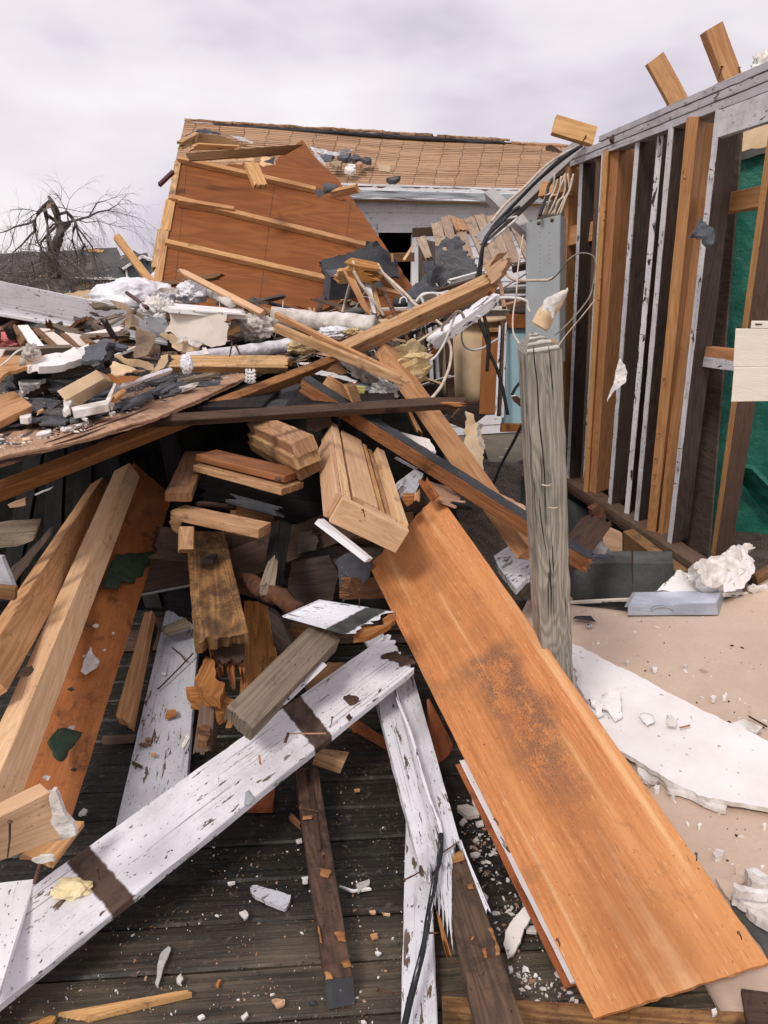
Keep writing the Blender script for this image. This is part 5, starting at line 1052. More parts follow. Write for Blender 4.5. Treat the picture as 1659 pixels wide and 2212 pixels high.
# white painted fascia board, long
fa = thing('fascia_board', 'long off-white fascia board lying across the left of the pile', 'fascia board', tuple(pt((140,670), 4.6)))
Q('face', None, None, c1(-60,1122), c1(-60,1318), c1(1005,1500), c1(1005,1340), 4.4, 5.0, .03, 'white_paint', parent=fa)
Q('lip', None, None, c1(-60,1316), c1(-60,1336), c1(1005,1522), c1(1005,1502), 4.37, 4.97, .05, 'siding', parent=fa)
Q('underside', None, None, c1(-60,1336), c1(-60,1385), c1(1005,1560), c1(1005,1522), (4.38, 4.75), (4.98, 5.3), .02, 'brown_dark', parent=fa)
S('bare_patch', None, None, [c1(525,1265), c1(560,1258), c1(640,1270), c1(740,1300), c1(690,1305), c1(620,1312), c1(560,1300)], [4.66,4.67,4.7,4.75,4.73,4.7,4.67], .004, 'grey_wood', parent=fa, jag=.012, res=.03)
S('brown_paper', 'curled sheet of brown building paper standing over the fascia board', 'paper', [c1(740,1270), c1(800,1290), c1(850,1320), c1(870,1400), c1(900,1450), c1(905,1540), c1(880,1590), c1(810,1590), c1(790,1480), c1(770,1380)], [4.25,4.15,4.2,4.15,4.1,4.0,3.9,3.85,3.9,4.1], .006, 'paper', crumple=.05, cs=3, res=.03, jag=.008, curl=lambda x, y: .04 * math.sin(x * 16))
S('brown_paper', 'dark rolled paper tube behind the brown building paper', 'paper', [c1(640,1250), c1(740,1270), c1(850,1330), c1(860,1370), c1(780,1330), c1(700,1300)], 4.35, .006, 'paper', crumple=.05, cs=4, res=.04)
S('grey_sheet', 'grey bent sheet between the brown paper and the hanging cream sheet', 'sheet', [c1(860,1350), c1(900,1340), c1(1000,1370), c1(1010,1400), c1(960,1460), c1(1000,1490), c1(905,1470), c1(890,1400)], 4.45, .008, 'panel_grey', crumple=.05, cs=4, res=.04)
S('paper_scrap', 'tan paper scrap lying under the brown building paper', 'paper', [c1(900,1500), c1(955,1520), c1(960,1560), c1(910,1590), c1(880,1560)], 4.1, .005, 'paper', crumple=.03)
S('cardboard', 'tan cardboard piece rising behind the white fascia board', 'cardboard', [d6(570,985), d6(820,950), d6(850,950), d6(900,1050), d6(880,1060), d6(700,1020)], 5.4, .01, 'cream', crumple=.02, jag=.01)
S('plastic_strip', 'white torn edge on the tan cardboard behind the fascia', 'paper', [d6(700,1015), d6(800,985), d6(860,985), d6(855,995), d6(800,1000), d6(730,1025)], 5.35, .012, 'gypsum', crumple=.02, jag=.01)
# left foreground-top pieces beneath the fascia
S('vinyl_strip', 'dirty white moulded board leaning under the left part of the fascia', 'board', [d1(190,195), d1(300,190), d1(490,435), d1(355,438)], [3.9, 3.9, 3.55, 3.55], .02, 'drywall_white', jag=.002)
B('batten', 'brown batten left of the dirty white moulded board', 'batten', d1(150,180), 3.95, d1(265,345), 3.7, 14, 8, 'brown')
for i, (x0, x1, x2, x3) in enumerate(((420, 520, 790, 620), (700, 860, 960, 850))):
    Q('tile_board', ('left' if i == 0 else 'right') + ' one of the two cream boards leaning under the middle of the fascia', 'board', d1(x0, 225 if i == 0 else 265), d1(x1 + 20, 232 if i == 0 else 300), d1(x2, 420), d1(x3, 400), 3.95, 3.6, .02, 'drywall_face')
for i, (p, q, lb) in enumerate(((d1(370,210), d1(580,410), 'left'), (d1(660,270), d1(830,420), 'middle'), (d1(860,305), d1(970,375), 'right'))):
    B('batten', lb + ' one of the three dark battens between the cream boards under the fascia', 'batten', p, 3.85, q, 3.55, 8, 6, 'brown')
B('batten', 'grey-brown batten lying crosswise under the fascia', 'batten', d1(410,300), 3.8, d1(600,250), 3.9, 10, 4, 'grey_wood')
B('beam', 'brown weathered beam lying level at the far side of the shingled slab', 'timber', d1(-40,465), 3.35, d1(780,430), 3.55, 17, 6, 'grey_wood')
S('osb_sheet', 'orange plywood sheet under the weathered beam at the left edge', 'plywood', [d1(-60,530), d1(520,515), d1(330,640), d1(100,690), d1(-60,820)], [3.3,3.45,3.2,3.15,3.0], .015, 'pine', jag=.003)
S('panel', 'long cream painted panel with grooves lying over the slab behind the black felt', 'panel', [d1(290,640), d1(560,510), d1(800,430), d1(960,390), d1(950,480), d1(880,560), d1(700,645), d1(420,660)], [3.2,3.3,3.45,3.6,3.5,3.35,3.2,3.1], .03, 'drywall_white', crumple=.015, jag=.008)
S('felt_sheet', 'blue-grey slate coloured felt sheet beside the cream panel', 'felt', [d1(960,430), d1(1100,350), d1(1380,400), d1(1220,480), d1(1100,600), d1(880,605)], [3.5,3.7,3.7,3.4,3.2,3.15], .015, 'felt_grey', crumple=.05, cs=5, res=.03, jag=.015)
S('paper_scrap', 'cream scrap poking above the blue-grey felt sheet', 'paper', [d1(950,370), d1(1060,350), d1(1100,355), d1(1000,420), d1(960,440)], 3.75, .01, 'drywall_white', crumple=.02)
B('beam', 'charred stub standing at the right end of the blue-grey felt', 'timber', d1(1230,470), 3.3, d1(1170,600), 3.15, 10, 8, 'black_wood', jb=.03)
blob('wire_coil', 'small tangle of torn wire and paper on the weathered beam', 'wire tangle', pt(d1(335,490), 3.2), (.035, .03, .035), 'wrap', .6, 3, .5, 4)
TB('cable', 'thin white wire lying over the plywood at the left edge', 'cable', [d1(0,640), d1(90,570), d1(170,490), d1(250,450), d1(330,445)], 3.2, .004, 'wire_white')
S('film_strip', 'hanging strip of torn translucent film at the left edge', 'film', [d1(220,540), d1(285,560), d1(290,620), d1(205,640)], 3.15, .004, 'wrap', crumple=.02)
S('white_chip', 'white slanted chip at the very left above the plywood sheet', 'scrap', [d1(-20,455), d1(50,458), d1(0,560), d1(-20,560)], 3.3, .01, 'drywall_white')
# ================================================================ shingled roof slab with everything on it
slab = thing('roof_slab', 'flattened piece of dark shingled roof forming the left shoulder of the pile', 'roof slab', tuple(pt((200, 860), 'z1.06')))
sl_ = [(-60, 1000), (0, 985), (150, 940), (300, 895), (420, 850), (522, 808), (600, 790), (640, 778), (560, 762), (420, 765), (300, 770), (100, 800), (-60, 820)]
sheet('surface', None, None, [pt(p, 'z%.3f' % (1.075 + .0 * i)) for i, p in enumerate(sl_)], .03, 'slab_felt', crumple=.03, cs=3, res=.05, jag=.01, parent=slab)
for i in range(6):   # layered edge of the deck boards, fanned out
    y0, y1 = 992 + i * 4.2, 810 + i * 2.6; z0 = 1.064 - i * .012
    a0, b0 = pt((-70, y0 + 17), 'z%.3f' % z0), pt((525 + R.uniform(-14, 14), y1 + R.uniform(-3, 3)), 'z%.3f' % (z0 + .01)); dv_ = Vector((-.22, .22, .0))
    sweep('edge_ply', a0, dv_ * .9, Vector((0, 0, -.010)), b0, dv_ * .9, Vector((0, 0, -.010)), 'sheath', slab, nl=40, warp=.012, edge=.02, jb=.12, bow=R.uniform(-.015, .005), nw=8)
Q('edge_ply', None, None, (-70, 995), (-70, 1003), (430, 862), (515, 812), 'z1.05', 'z1.085', .02, 'sheath', parent=slab, edge=.006)
for k, (o_, zz) in enumerate(((0, 1.088), (5, 1.078))):
    sheet('edge_ply', None, None, [pt(q, 'z%.3f' % zz) for q in ((-70, 984 + o_), (-70, 1002 + o_), (20, 981 + o_), (110, 965 + o_), (205, 941 + o_), (335, 903 + o_), (430, 862 + o_), (532, 814 + o_), (520, 800 + o_), (400, 838 + o_), (300, 872 + o_), (180, 908 + o_), (80, 943 + o_))], .007, 'sheath', jag=.005, res=.05, crumple=.006, parent=slab)
    if k == 0:
        for (a_, b_) in ((d1(480,1470), d1(1200,1195)), (d1(830,1370), d1(1640,1075)), (d1(560,1490), d1(1150,1290))): tube('delamination', None, None, [pt(a_, 'z1.090'), pt(((a_[0] + b_[0]) / 2, (a_[1] + b_[1]) / 2 + 2), 'z1.091'), pt(b_, 'z1.092')], [.001, .004, .001], 'brown_dark', slab, sub=4, seg=5)
Q('edge_board', None, None, c4(-60,905), c4(-60,945), c4(640,775), c4(560,770), 2.5, 3.1, .02, 'felt_black', parent=slab, jb=.1)
def SC_(name, label, cat, uvs, z, t, mat, **kw): return S(name, label, cat, uvs, 'z%g' % z if not isinstance(z, list) else ['z%g' % k for k in z], t, mat, **kw)
Rt = random.Random(14)
for k in range(16):
    u = Rt.uniform(20, 430); v = 905 - u * .16 + Rt.uniform(-55, 45); a = Rt.uniform(-.25, .15); w, h = Rt.uniform(55, 110), Rt.uniform(9, 17); ca, sa = math.cos(a), math.sin(a)
    q = [(u + x * ca * w - y * sa * h, v + x * sa * w + y * ca * h - x * 8) for x, y in ((-.5, -.4), (-.1, -.5), (.5, -.55), (.45, .4), (.1, .5), (-.45, .45))]
    S('shingle_tab', 'one of the dark ragged shingles lapped over the roof slab', 'shingle', q, 'z%.3f' % (1.10 + .003 * (k % 6)), .006, 'felt' if k % 3 else 'felt_grey', crumple=.02, cs=5, jag=.01, res=.03, group='ragged shingles on the roof slab')
SC_('felt_sheet', 'black rounded felt flap at the left edge of the shingled slab', 'felt', [d1(70,720), d1(140,675), d1(380,650), d1(600,630), d1(625,655), d1(440,720), d1(300,790), d1(200,900), d1(100,920), d1(65,870)], [1.16,1.22,1.22,1.22,1.22,1.14,1.12,1.10,1.10,1.12], .012, 'felt_black', crumple=.02, res=.03)
Q('plank', 'grey-black plank lying behind the litter on the shingled slab', 'plank', d1(450,730), d1(460,690), d1(1060,575), d1(1020,620), 'z1.14', 'z1.16', .03, 'grey_wood', jb=.06)
Q('plank', 'short dark charred plank in the litter left of the cream block', 'plank', d1(240,930), d1(260,880), d1(700,770), d1(690,815), 'z1.12', 'z1.12', .03, 'brown_dark', ja=.05, jb=.05)
SC_('white_scrap', 'white jagged plaster scrap beside the black felt flap', 'scrap', [d1(205,800), d1(250,765), d1(370,765), d1(380,800), d1(460,770), d1(400,830), d1(280,870), d1(225,950), d1(210,930), d1(240,860)], 1.15, .02, 'gypsum', crumple=.02, cs=10, res=.02, jag=.015)
SC_('white_scrap', 'oval patch of white crumbled plaster in the middle of the slab', 'scrap', [d1(780,810), d1(860,765), d1(1050,745), d1(1110,770), d1(1000,840), d1(900,880), d1(800,850)], 1.12, .015, 'gypsum', crumple=.02, cs=12, res=.02, jag=.015)
blk = Q('cream_block', 'thick cream coated foam block with white edges in the middle of the slab', 'foam block', d1(1130,770), d1(1250,820), d1(790,1105), d1(700,1010), ('z1.22', 'z1.17'), ('z1.17', 'z1.13'), .045, 'cream', jb=.03)
SC_('white_scrap', 'white crumbly edge at the left end of the cream foam block', 'scrap', [d1(690,1010), d1(720,985), d1(800,980), d1(880,1000), d1(780,1060), d1(760,1100), d1(690,1090)], 1.15, .02, 'gypsum', crumple=.03, cs=14, res=.02, jag=.01)
Q('edge_strip', 'white foam edge strip along the front of the cream block', 'foam strip', d1(770,1080), d1(790,1115), d1(1170,1040), d1(1140,1000), 'z1.15', 'z1.16', .03, 'gypsum')
Q('edge_strip', 'white foam edge strip along the right side of the cream block', 'foam strip', d1(1140,1000), d1(1175,1035), d1(1255,830), d1(1240,800), 'z1.165', 'z1.19', .03, 'gypsum')
S('yellow_paper', 'folded yellowish stiff paper standing above the cream block', 'paper', [d1(1190,600), d1(1240,540), d1(1440,660), d1(1560,740), d1(1420,730), d1(1260,755), d1(1210,720)], [3.15,3.2,3.15,3.1,3.0,3.0,3.0], .006, 'cream', crumple=.04, cs=5, res=.025)
S('yellow_paper', 'long rolled yellowish paper behind the folded stiff paper', 'paper', [d1(1240,520), d1(1330,520), d1(1560,580), d1(1659,620), d1(1659,680), d1(1540,650), d1(1400,620)], 3.35, .006, 'cream', crumple=.04, cs=5, res=.03)
S('yellow_paper', 'upright yellowish paper strip beside the broken joist', 'paper', [d2(250,1020), d2(330,1000), d2(330,1080), d2(200,1200), d2(110,1230), d2(210,1120)], 3.5, .006, 'cream', crumple=.03, cs=6, res=.03)
S('yellow_paper', 'lower torn fold of yellowish paper on top of the white stick', 'paper', [d1(1150,720), d1(1250,760), d1(1400,740), d1(1550,750), d1(1400,800), d1(1290,850), d1(1190,790)], 2.95, .006, 'cabinet', crumple=.03, cs=6, res=.03)
B('stick', 'peeling white stick lying on the slab from the cream block to the joist', 'stick', d1(1270,880), 2.95, d2(390,1170), 3.5, -9, 7, 'stud_peel', ja=.03, jb=.03)
B('stick', 'short tan wood chunk between cream block and sheath edge', 'wood chunk', d1(1245,990), 2.78, d1(1370,900), 2.9, -9, 7, 'pine', ja=.02)
SC_('shingle', 'dark grey loose shingle left of the cream foam block', 'shingle', [d1(310,1085), d1(350,1060), d1(320,1000), d1(540,1020), d1(680,1035), d1(560,1085), d1(420,1095)], 1.12, .006, 'felt', crumple=.02)
SC_('shingle', 'dark pointed loose shingle in front of the cream foam block', 'shingle', [d1(430,1150), d1(560,1080), d1(760,1090), d1(800,1130), d1(830,1190), d1(720,1210), d1(560,1170)], 1.11, .006, 'felt', crumple=.02)
SC_('shingle', 'grey loose shingle lying right of the pointed one', 'shingle', [d1(800,1150), d1(1090,1070), d1(1060,1120), d1(1100,1150), d1(1080,1180), d1(900,1170)], 1.11, .006, 'felt', crumple=.02)
for i, (p, q, w, m, lb) in enumerate(((d1(1260,1080), d1(1659,930), 14, 'felt_grey', 'smooth dark felt strip'), (d2(60,1300), d2(420,1250), 12, 'felt', 'rolled black felt strip'), (d2(0,1490), d2(420,1260), 14, 'felt', 'long wrinkled felt strip'), (d2(300,1340), d2(860,1190), 12, 'grey_wood', 'grey weathered slat'), (d2(420,1380), d2(700,1300), 7, 'gypsum', 'thin white slat'))):
    Q('strip', lb + ' lying near the sheath edge right of the cream block', 'strip', (p[0], p[1] - w * .5), (p[0], p[1] + w * .5), (q[0], q[1] + w * .3), (q[0], q[1] - w * .3), 'z1.11', 'z1.13', .015, m, ja=.05, jb=.06, edge=.006)
SC_('white_block', 'small white broken plaster block in front of the orange board', 'plaster block', [d1(205,1165), d1(230,1145), d1(320,1155), d1(335,1195), d1(300,1215), d1(215,1210)], 1.12, .022, 'gypsum', crumple=.01)
Q('plank', 'orange veneered board with cut corner at the left edge of the slab', 'board', d1(-90,960), d1(-90,1275), d1(350,1060), d1(150,905), ('z1.14', 'z1.12'), ('z1.13', 'z1.15'), .03, 'pine')
B('splint', 'thin tan splinter beside the orange board', 'splinter', d1(330,1170), 2.72, d1(540,1075), 2.85, 6, 4, 'pine', ja=.05, jb=.05)
SC_('white_scrap', 'white flat chip near the sheath edge at the left', 'scrap', [d1(390,1360), d1(460,1330), d1(550,1315), d1(540,1350), d1(440,1385), d1(400,1385)], 1.10, .012, 'gypsum')
SC_('yellow_scrap', 'yellowish crumb beside the white flat chip', 'scrap', [d1(235,1410), d1(320,1405), d1(325,1425), d1(250,1440)], 1.10, .012, 'cream')
SC_('white_scrap', 'small white chip in front of the grey loose shingle', 'scrap', [d1(1150,1140), d1(1210,1110), d1(1250,1130), d1(1210,1150)], 1.10, .015, 'gypsum')
SC_('white_scrap', 'pale chip between the two dark shingles', 'scrap', [d1(800,1145), d1(850,1150), d1(950,1200), d1(930,1215), d1(860,1180)], 1.12, .008, 'drywall')
SC_('white_scrap', 'long thin white strip along the sheath edge', 'scrap', [d1(650,1310), d1(950,1215), d1(960,1235), d1(700,1325)], 1.10, .008, 'gypsum')
def crumbs(name, label, poly_uv, z, n, mats, seed, smin=.004, smax=.022, flatk=.35, cat='crumbs', hf=None):
    R = random.Random(seed); V = []; F = []; U = []; MI = []; us = [p[0] for p in poly_uv]; vs = [p[1] for p in poly_uv]
    def ins(x, y):
        r = False
        for i in range(len(poly_uv)):
            a, b_ = poly_uv[i], poly_uv[i - 1]
            if (a[1] > y) != (b_[1] > y) and x < (b_[0] - a[0]) * (y - a[1]) / (b_[1] - a[1]) + a[0]: r = not r
        return r
    c = 0
    while c < n:
        u, v = R.uniform(min(us), max(us)), R.uniform(min(vs), max(vs))
        if not ins(u, v): continue
        if noise.noise(Vector((u * .011, v * .018, seed))) + R.uniform(-.45, .3) < -.05: continue
        p = pt((u, v), 'z%g' % z); s = smin + (smax - smin) * R.random() ** 3.2; k = len(F); off = len(V)
        if hf: p.z = hf(p.x, p.y)
        m = R.choice((4, 5, 5, 6)); el = R.uniform(1, 2.6); th = R.uniform(0, 6.28); cs_, sn_ = math.cos(th), math.sin(th); hh = s * flatk * R.uniform(.5, 1.3); tx, ty = R.uniform(-.3, .3), R.uniform(-.3, .3)
        for lay in (0, 1):
            for i in range(m):
                a = 6.283 * i / m; rr = s * R.uniform(.6, 1.1) * (1 if lay == 0 else .85); x, y = math.cos(a) * rr * el, math.sin(a) * rr
                X, Y = x * cs_ - y * sn_, x * sn_ + y * cs_; V.append(p + Vector((X, Y, (hh if lay else -.002) + (X * tx + Y * ty) * .5 + s * .1)))
        F.append(tuple(off + m + i for i in range(m))); U.append([(V[off + m + i].x, V[off + m + i].y) for i in range(m)])
        for i in range(m): j = (i + 1) % m; F.append((off + i, off + j, off + m + j, off + m + i)); U.append([(V[q].x, V[q].y) for q in F[-1]])
        MI += [R.randrange(len(mats))] * (len(F) - k); c += 1
    o = mk(name, V, F, mats, U, MI); tag(o, label, cat, None, 'stuff'); return o
crumbs('slab_crumbs', 'white and brown crumbs strewn over the dark shingled slab', [(-10, 975), (200, 925), (520, 805), (600, 785), (420, 775), (100, 810), (0, 850)], 1.10, 1300, ['gypsum', 'drywall', 'drywall', 'sheath', 'felt', 'felt'], 8, .0015, .008)
# broken joist on top, with wire basket clip
B('joist', 'broken pale joist with a splintered right end lying over the foil-wrapped pipe', 'joist', d2(290,1140), 3.75, d2(1640,1150), 3.65, -26, 4, 'pine_rough', s2=.06, ja=.04, jb=.07, warp=.006)
blob('plastic_wad', 'white film wrapped around the left part of the broken joist', 'plastic', pt(d2(520,1110), 3.62), (.030, .02, .045), 'plastic', .25, 3, .15, 5)
tag(nail(pt(d2(985,1035), 3.65), (.04, 0, .18), .10, None, .004), 'long rusty nail standing upright in the broken joist', 'nail')
B('splint', 'slim dark twig standing in the foil-wrapped pipe', 'stick', d2(1100,1020), 3.9, d2(1045,895), 3.95, 3, 2, 'brown_dark')
clip = thing('wire_clip', 'white coiled wire hanger under the right end of the broken joist', 'wire hanger', tuple(pt(d2(1210,1230), 3.5)))
for k in range(4):
    tube('rung', None, None, [pt(d2(1165 - k * 3, 1175 + k * 38), 3.5), pt(d2(1180, 1200 + k * 36), 3.5), pt(d2(1240, 1202 + k * 36), 3.5), pt(d2(1265, 1180 + k * 38), 3.5)], .006, 'wire_white', clip, sub=3)
for x in (1170, 1205, 1245): tube('bar', None, None, [pt(d2(x, 1165), 3.51), pt(d2(x, 1310), 3.49)], .005, 'wire_white', clip, sub=2)
# drooping things under the crossing
S('white_board', 'white clapboard piece below the left leg of the crossing', 'board', [d5(80,225), d5(150,190), d5(420,250), d5(540,300), d5(520,320), d5(400,290)], 3.95, .02, 'siding', jag=.006)
S('frayed_board', 'frayed brown splinter board above the white clapboard piece', 'board', [d5(250,150), d5(360,120), d5(440,210), d5(370,230), d5(300,215), d5(200,190)], 3.98, .02, 'brown', crumple=.03, jag=.03)
Q('block', 'pale wedge-shaped board behind the black-topped timber', 'board', d5(230,232), d5(160,340), d5(480,525), d5(380,330), 3.85, 3.5, .04, 'pine', jb=.0)
Q('block', 'tan board beside the warning labels', 'board', d5(385,330), d5(400,480), d5(490,525), d5(440,360), 3.8, 3.5, .04, 'brown')
lab = thing('labelled_box', 'pale box with yellow and white printed labels in the hollow under the crossing', 'box', tuple(pt(d5(560,420), 3.9)))
Q('carton', None, None, d5(440,330), d5(470,500), d5(740,520), d5(750,360), 3.95, 3.95, .10, 'panel_grey', parent=lab)
Q('white_label', None, None, d5(440,340), d5(465,470), d5(510,470), d5(522,310), 3.86, 3.86, .003, 'drywall_white', parent=lab)
Q('red_band', None, None, d5(450,322), d5(450,338), d5(520,340), d5(522,322), 3.85, 3.85, .003, 'label_red', parent=lab)
Q('yellow_label', None, None, d5(515,345), d5(490,505), d5(600,510), d5(630,360), 3.85, 3.85, .003, 'label_yellow', parent=lab)
def text(body, uv, Y, px, mat, parent, rotz=0):
    cu = bpy.data.curves.new('lettering', 'FONT'); cu.body = body; cu.size = px * Y / 1661 * 1.35; cu.extrude = .0008
    to = bpy.data.objects.new('lettering', cu); COL.objects.link(to); to.location = (0, 0, 0)
    me = bpy.data.meshes.new_from_object(to); bpy.data.objects.remove(to); ob = bpy.data.objects.new('lettering', me); COL.objects.link(ob); me.materials.clear(); me.materials.append(M[mat])
    ob.parent = parent; ob.location = pt(uv, Y) - parent_loc(parent); ob.rotation_euler = (rad(90), rotz, 0); return ob
text('unleqiam', d5(518,385), 3.835, 5.2, 'ink', lab); text('» 419', d5(512,412), 3.835, 3.6, 'ink', lab)
Q('ink_line', None, None, d5(515,425), d5(515,428), d5(610,430), d5(610,427), 3.843, 3.843, .001, 'ink', parent=lab)
Q('ink_block', None, None, d5(552,452), d5(552,468), d5(578,468), d5(578,452), 3.843, 3.843, .001, 'ink', parent=lab)
S('vinyl_siding', 'dirty folded vinyl siding piece between the two crossing timbers', 'siding', [d5(910,830), d5(960,835), d5(1250,920), d5(1320,960), d5(1390,1075), d5(1300,1070), d5(1150,980)], [3.75,3.75,3.7,3.65,3.5,3.5,3.6], .012, 'drywall', crumple=.02, jag=.008)
Q('trim_strip', 'thin white strip below the black-topped timber', 'strip', d5(945,1120), d5(940,1140), d5(1150,1255), d5(1170,1245), 3.5, 3.4, .02, 'stud_white')
Q('chock', 'tan broken stub hanging behind the steep light timber', 'stub', d5(1085,630), d5(1130,640), d5(1265,890), d5(1200,870), 3.95, 3.9, .04, 'pine', jb=.04)
S('drywall_strip', 'tall cream plasterboard strip with torn white edge beside the soil', 'plasterboard', [c5(1320,620), c5(1370,640), c5(1380,690), c5(1425,700), c5(1410,770), c5(1430,800), c5(1420,990), c5(1350,970), c5(1310,880)], [5.2,5.2,5.2,5.2,5.1,5.1,4.9,4.9,5.0], .015, ['cream', 'gypsum'], crumple=.02, jag=.012, res=.04)
S('torn_paper', 'ragged white plaster paper hanging over the soil bank', 'paper', [c5(1385,690), c5(1425,700), c5(1405,780), c5(1432,830), c5(1415,850), c5(1400,790)], 4.8, .012, 'gypsum', crumple=.03, cs=8, jag=.01, res=.03)
TB('hose', 'thin brown twig lying across the white peeling posts foot', 'stick', [d5(1650,600), d5(1600,640), d5(1560,700)], 4.6, .006, 'brown')
S('cloth', 'grey cloth lump between the steep timber and the dark upright', 'cloth', [d5(1440,690), d5(1520,670), d5(1545,700), d5(1500,790), d5(1450,730)], 4.6, .04, 'felt_grey', crumple=.03)
shards('board_litter', 'litter of broken board and plaster pieces filling the gaps of the upper pile', 300, 900, 655, 850, 5.15, 6.3, 260, ['brown', 'sheath', 'grey_wood', 'stud_dark', 'brown_dark', 'drywall', 'felt'], 17, (.12, .6))
brush('splinter_litter', 'litter of fine splinters and shredded scraps in the upper pile', 'litter', 300, 930, 655, 850, 4.8, 6.2, 260, ['pine', 'sheath', 'grey_wood', 'gypsum', 'brown_dark', 'wire_cream'], 17, (.03, .22), .003)
shards('board_litter', 'litter of broken boards and plaster strips under the long fascia board', -20, 270, 712, 780, 3.9, 4.6, 110, ['brown', 'sheath', 'grey_wood', 'stud_dark', 'brown_dark', 'drywall', 'felt'], 18, (.12, .6))
# ================================================================ main foreground objects
def rq(c0, c1_, c2_, c3_): return c0, c1_, c2_, c3_
# big orange plywood board
A0, A1 = pt(c5(735,1545), 3.0), pt(c5(1150,1110), 3.22)
B0, B1 = pt(b6(610,1507), 'z0.07'), pt((1664, 2081), 'z0.07')
nrm_ = (B0 - A0).cross(A1 - A0).normalized(); nrm_ = nrm_ if nrm_.dot(A0 - Vector((0, 0, CAMZ))) > 0 else -nrm_
main = sweep('plywood_board', A0 - (A1 - A0) * 0 + Vector((0, 0, 0)), A1 - A0, nrm_ * .013, B0, B1 - B0, nrm_ * .013, 'ply_main', None, nl=60, nw=24, warp=.003, edge=.0015, jb=.003, ja=.015)
tag(main, 'long orange plywood board with trampled dirt sloping down to the lower right corner', 'plywood board')
for (x, y, dx) in ((b6(38,345)[0], b6(38,345)[1], 0), (b6(408,1070)[0], b6(408,1070)[1], .01), (b6(1228,560)[0], b6(1228,560)[1], .02), (b3(703,832)[0], b3(703,832)[1], .01), (b6(1500,1030)[0], b6(1500,1030)[1], -.01)):
    r_ = ray(x, y); h_ = Vector((0, 0, CAMZ)) + r_ * ((A0 - Vector((0, 0, CAMZ))).dot(nrm_) / r_.dot(nrm_)); nail(h_ - nrm_ * .0, -nrm_ + Vector((dx * 10, 0, .3)), .028, main, .0016)
t0, t1 = c5(690,1600), b6(0,310)
L0, L1 = pt((992, 1643), 'z0.195'), pt(b6(470,1290), 'z0.045')
ax_ = (L1 - L0).normalized(); wv_ = (B1 - B0).normalized() * .30
sweep('plywood_board', L0, wv_, nrm_ * .010, L1, wv_, nrm_ * .010, 'white_paint', None, nl=30, warp=.002)
tag([o for o in bpy.data.objects if o.name.startswith('plywood_board') and not o.get('label')][0], 'white-edged thin sheet lying directly beneath the long orange plywood board', 'sheet')
sweep('hardboard', L0 - Vector((.012, 0, .014)), wv_, nrm_ * .008, L1 - Vector((.012, 0, .014)), wv_, nrm_ * .008, 'ply_red', None, nl=30, warp=.002)
tag(bpy.data.objects['hardboard'], 'thin brown hardboard under the white-edged sheet, showing at its left edge', 'hardboard')
# splintered top of the board
B('splint', 'reddish broken strip standing at the top end of the orange plywood board', 'splinter', c5(1150,1135), 3.05, c5(1060,1005), 3.1, -18, 5, 'ply_red', jb=.06)
Q('splint', 'small tan splinter leaning on the snapped white block', 'splinter', c5(1020,1090), c5(1045,1085), c5(1040,1175), c5(1005,1165), 3.0, 2.95, .015, 'pine', ja=.03, jb=.02)
Q('block', 'snapped grey-white board end above the orange plywood board', 'board', d5(960,1400), d5(1160,1540), d5(1260,1300), d5(1160,1250), 3.05, 3.35, .05, 'white_grey', ja=.04)
S('rot_wood', 'reddish rotten core under the snapped grey-white board end', 'wood', [d5(1030,1540), d5(1150,1545), d5(1140,1620), d5(1080,1650), d5(1040,1600)], 3.0, .05, 'splinter', crumple=.03, jag=.01)
S('tan_board', 'wide tan curved board behind the top of the orange plywood', 'board', [d5(1320,1380), d5(1500,1440), d5(1640,1580), c5(1310,1190), c5(1250,1215), c5(1180,1170)], [3.4,3.4,3.3,3.1,3.1,3.1], .012, 'sheath', crumple=.03, jag=.006)
B('slat', 'black charred slat on the tan curved board', 'slat', d5(1450,1600), 3.15, c5(1350,1195), 3.05, 10, 5, 'black_wood', ja=.05, jb=.05)
S('tan_board', 'thin tan veneer sheet behind the post under the steep timber end', 'board', [c6(0,1100), c6(100,1140), c6(205,1200), c6(205,1290), c6(100,1230), c6(0,1150)], [3.6,3.5,3.4,3.3,3.4,3.5], .01, 'sheath', crumple=.02)
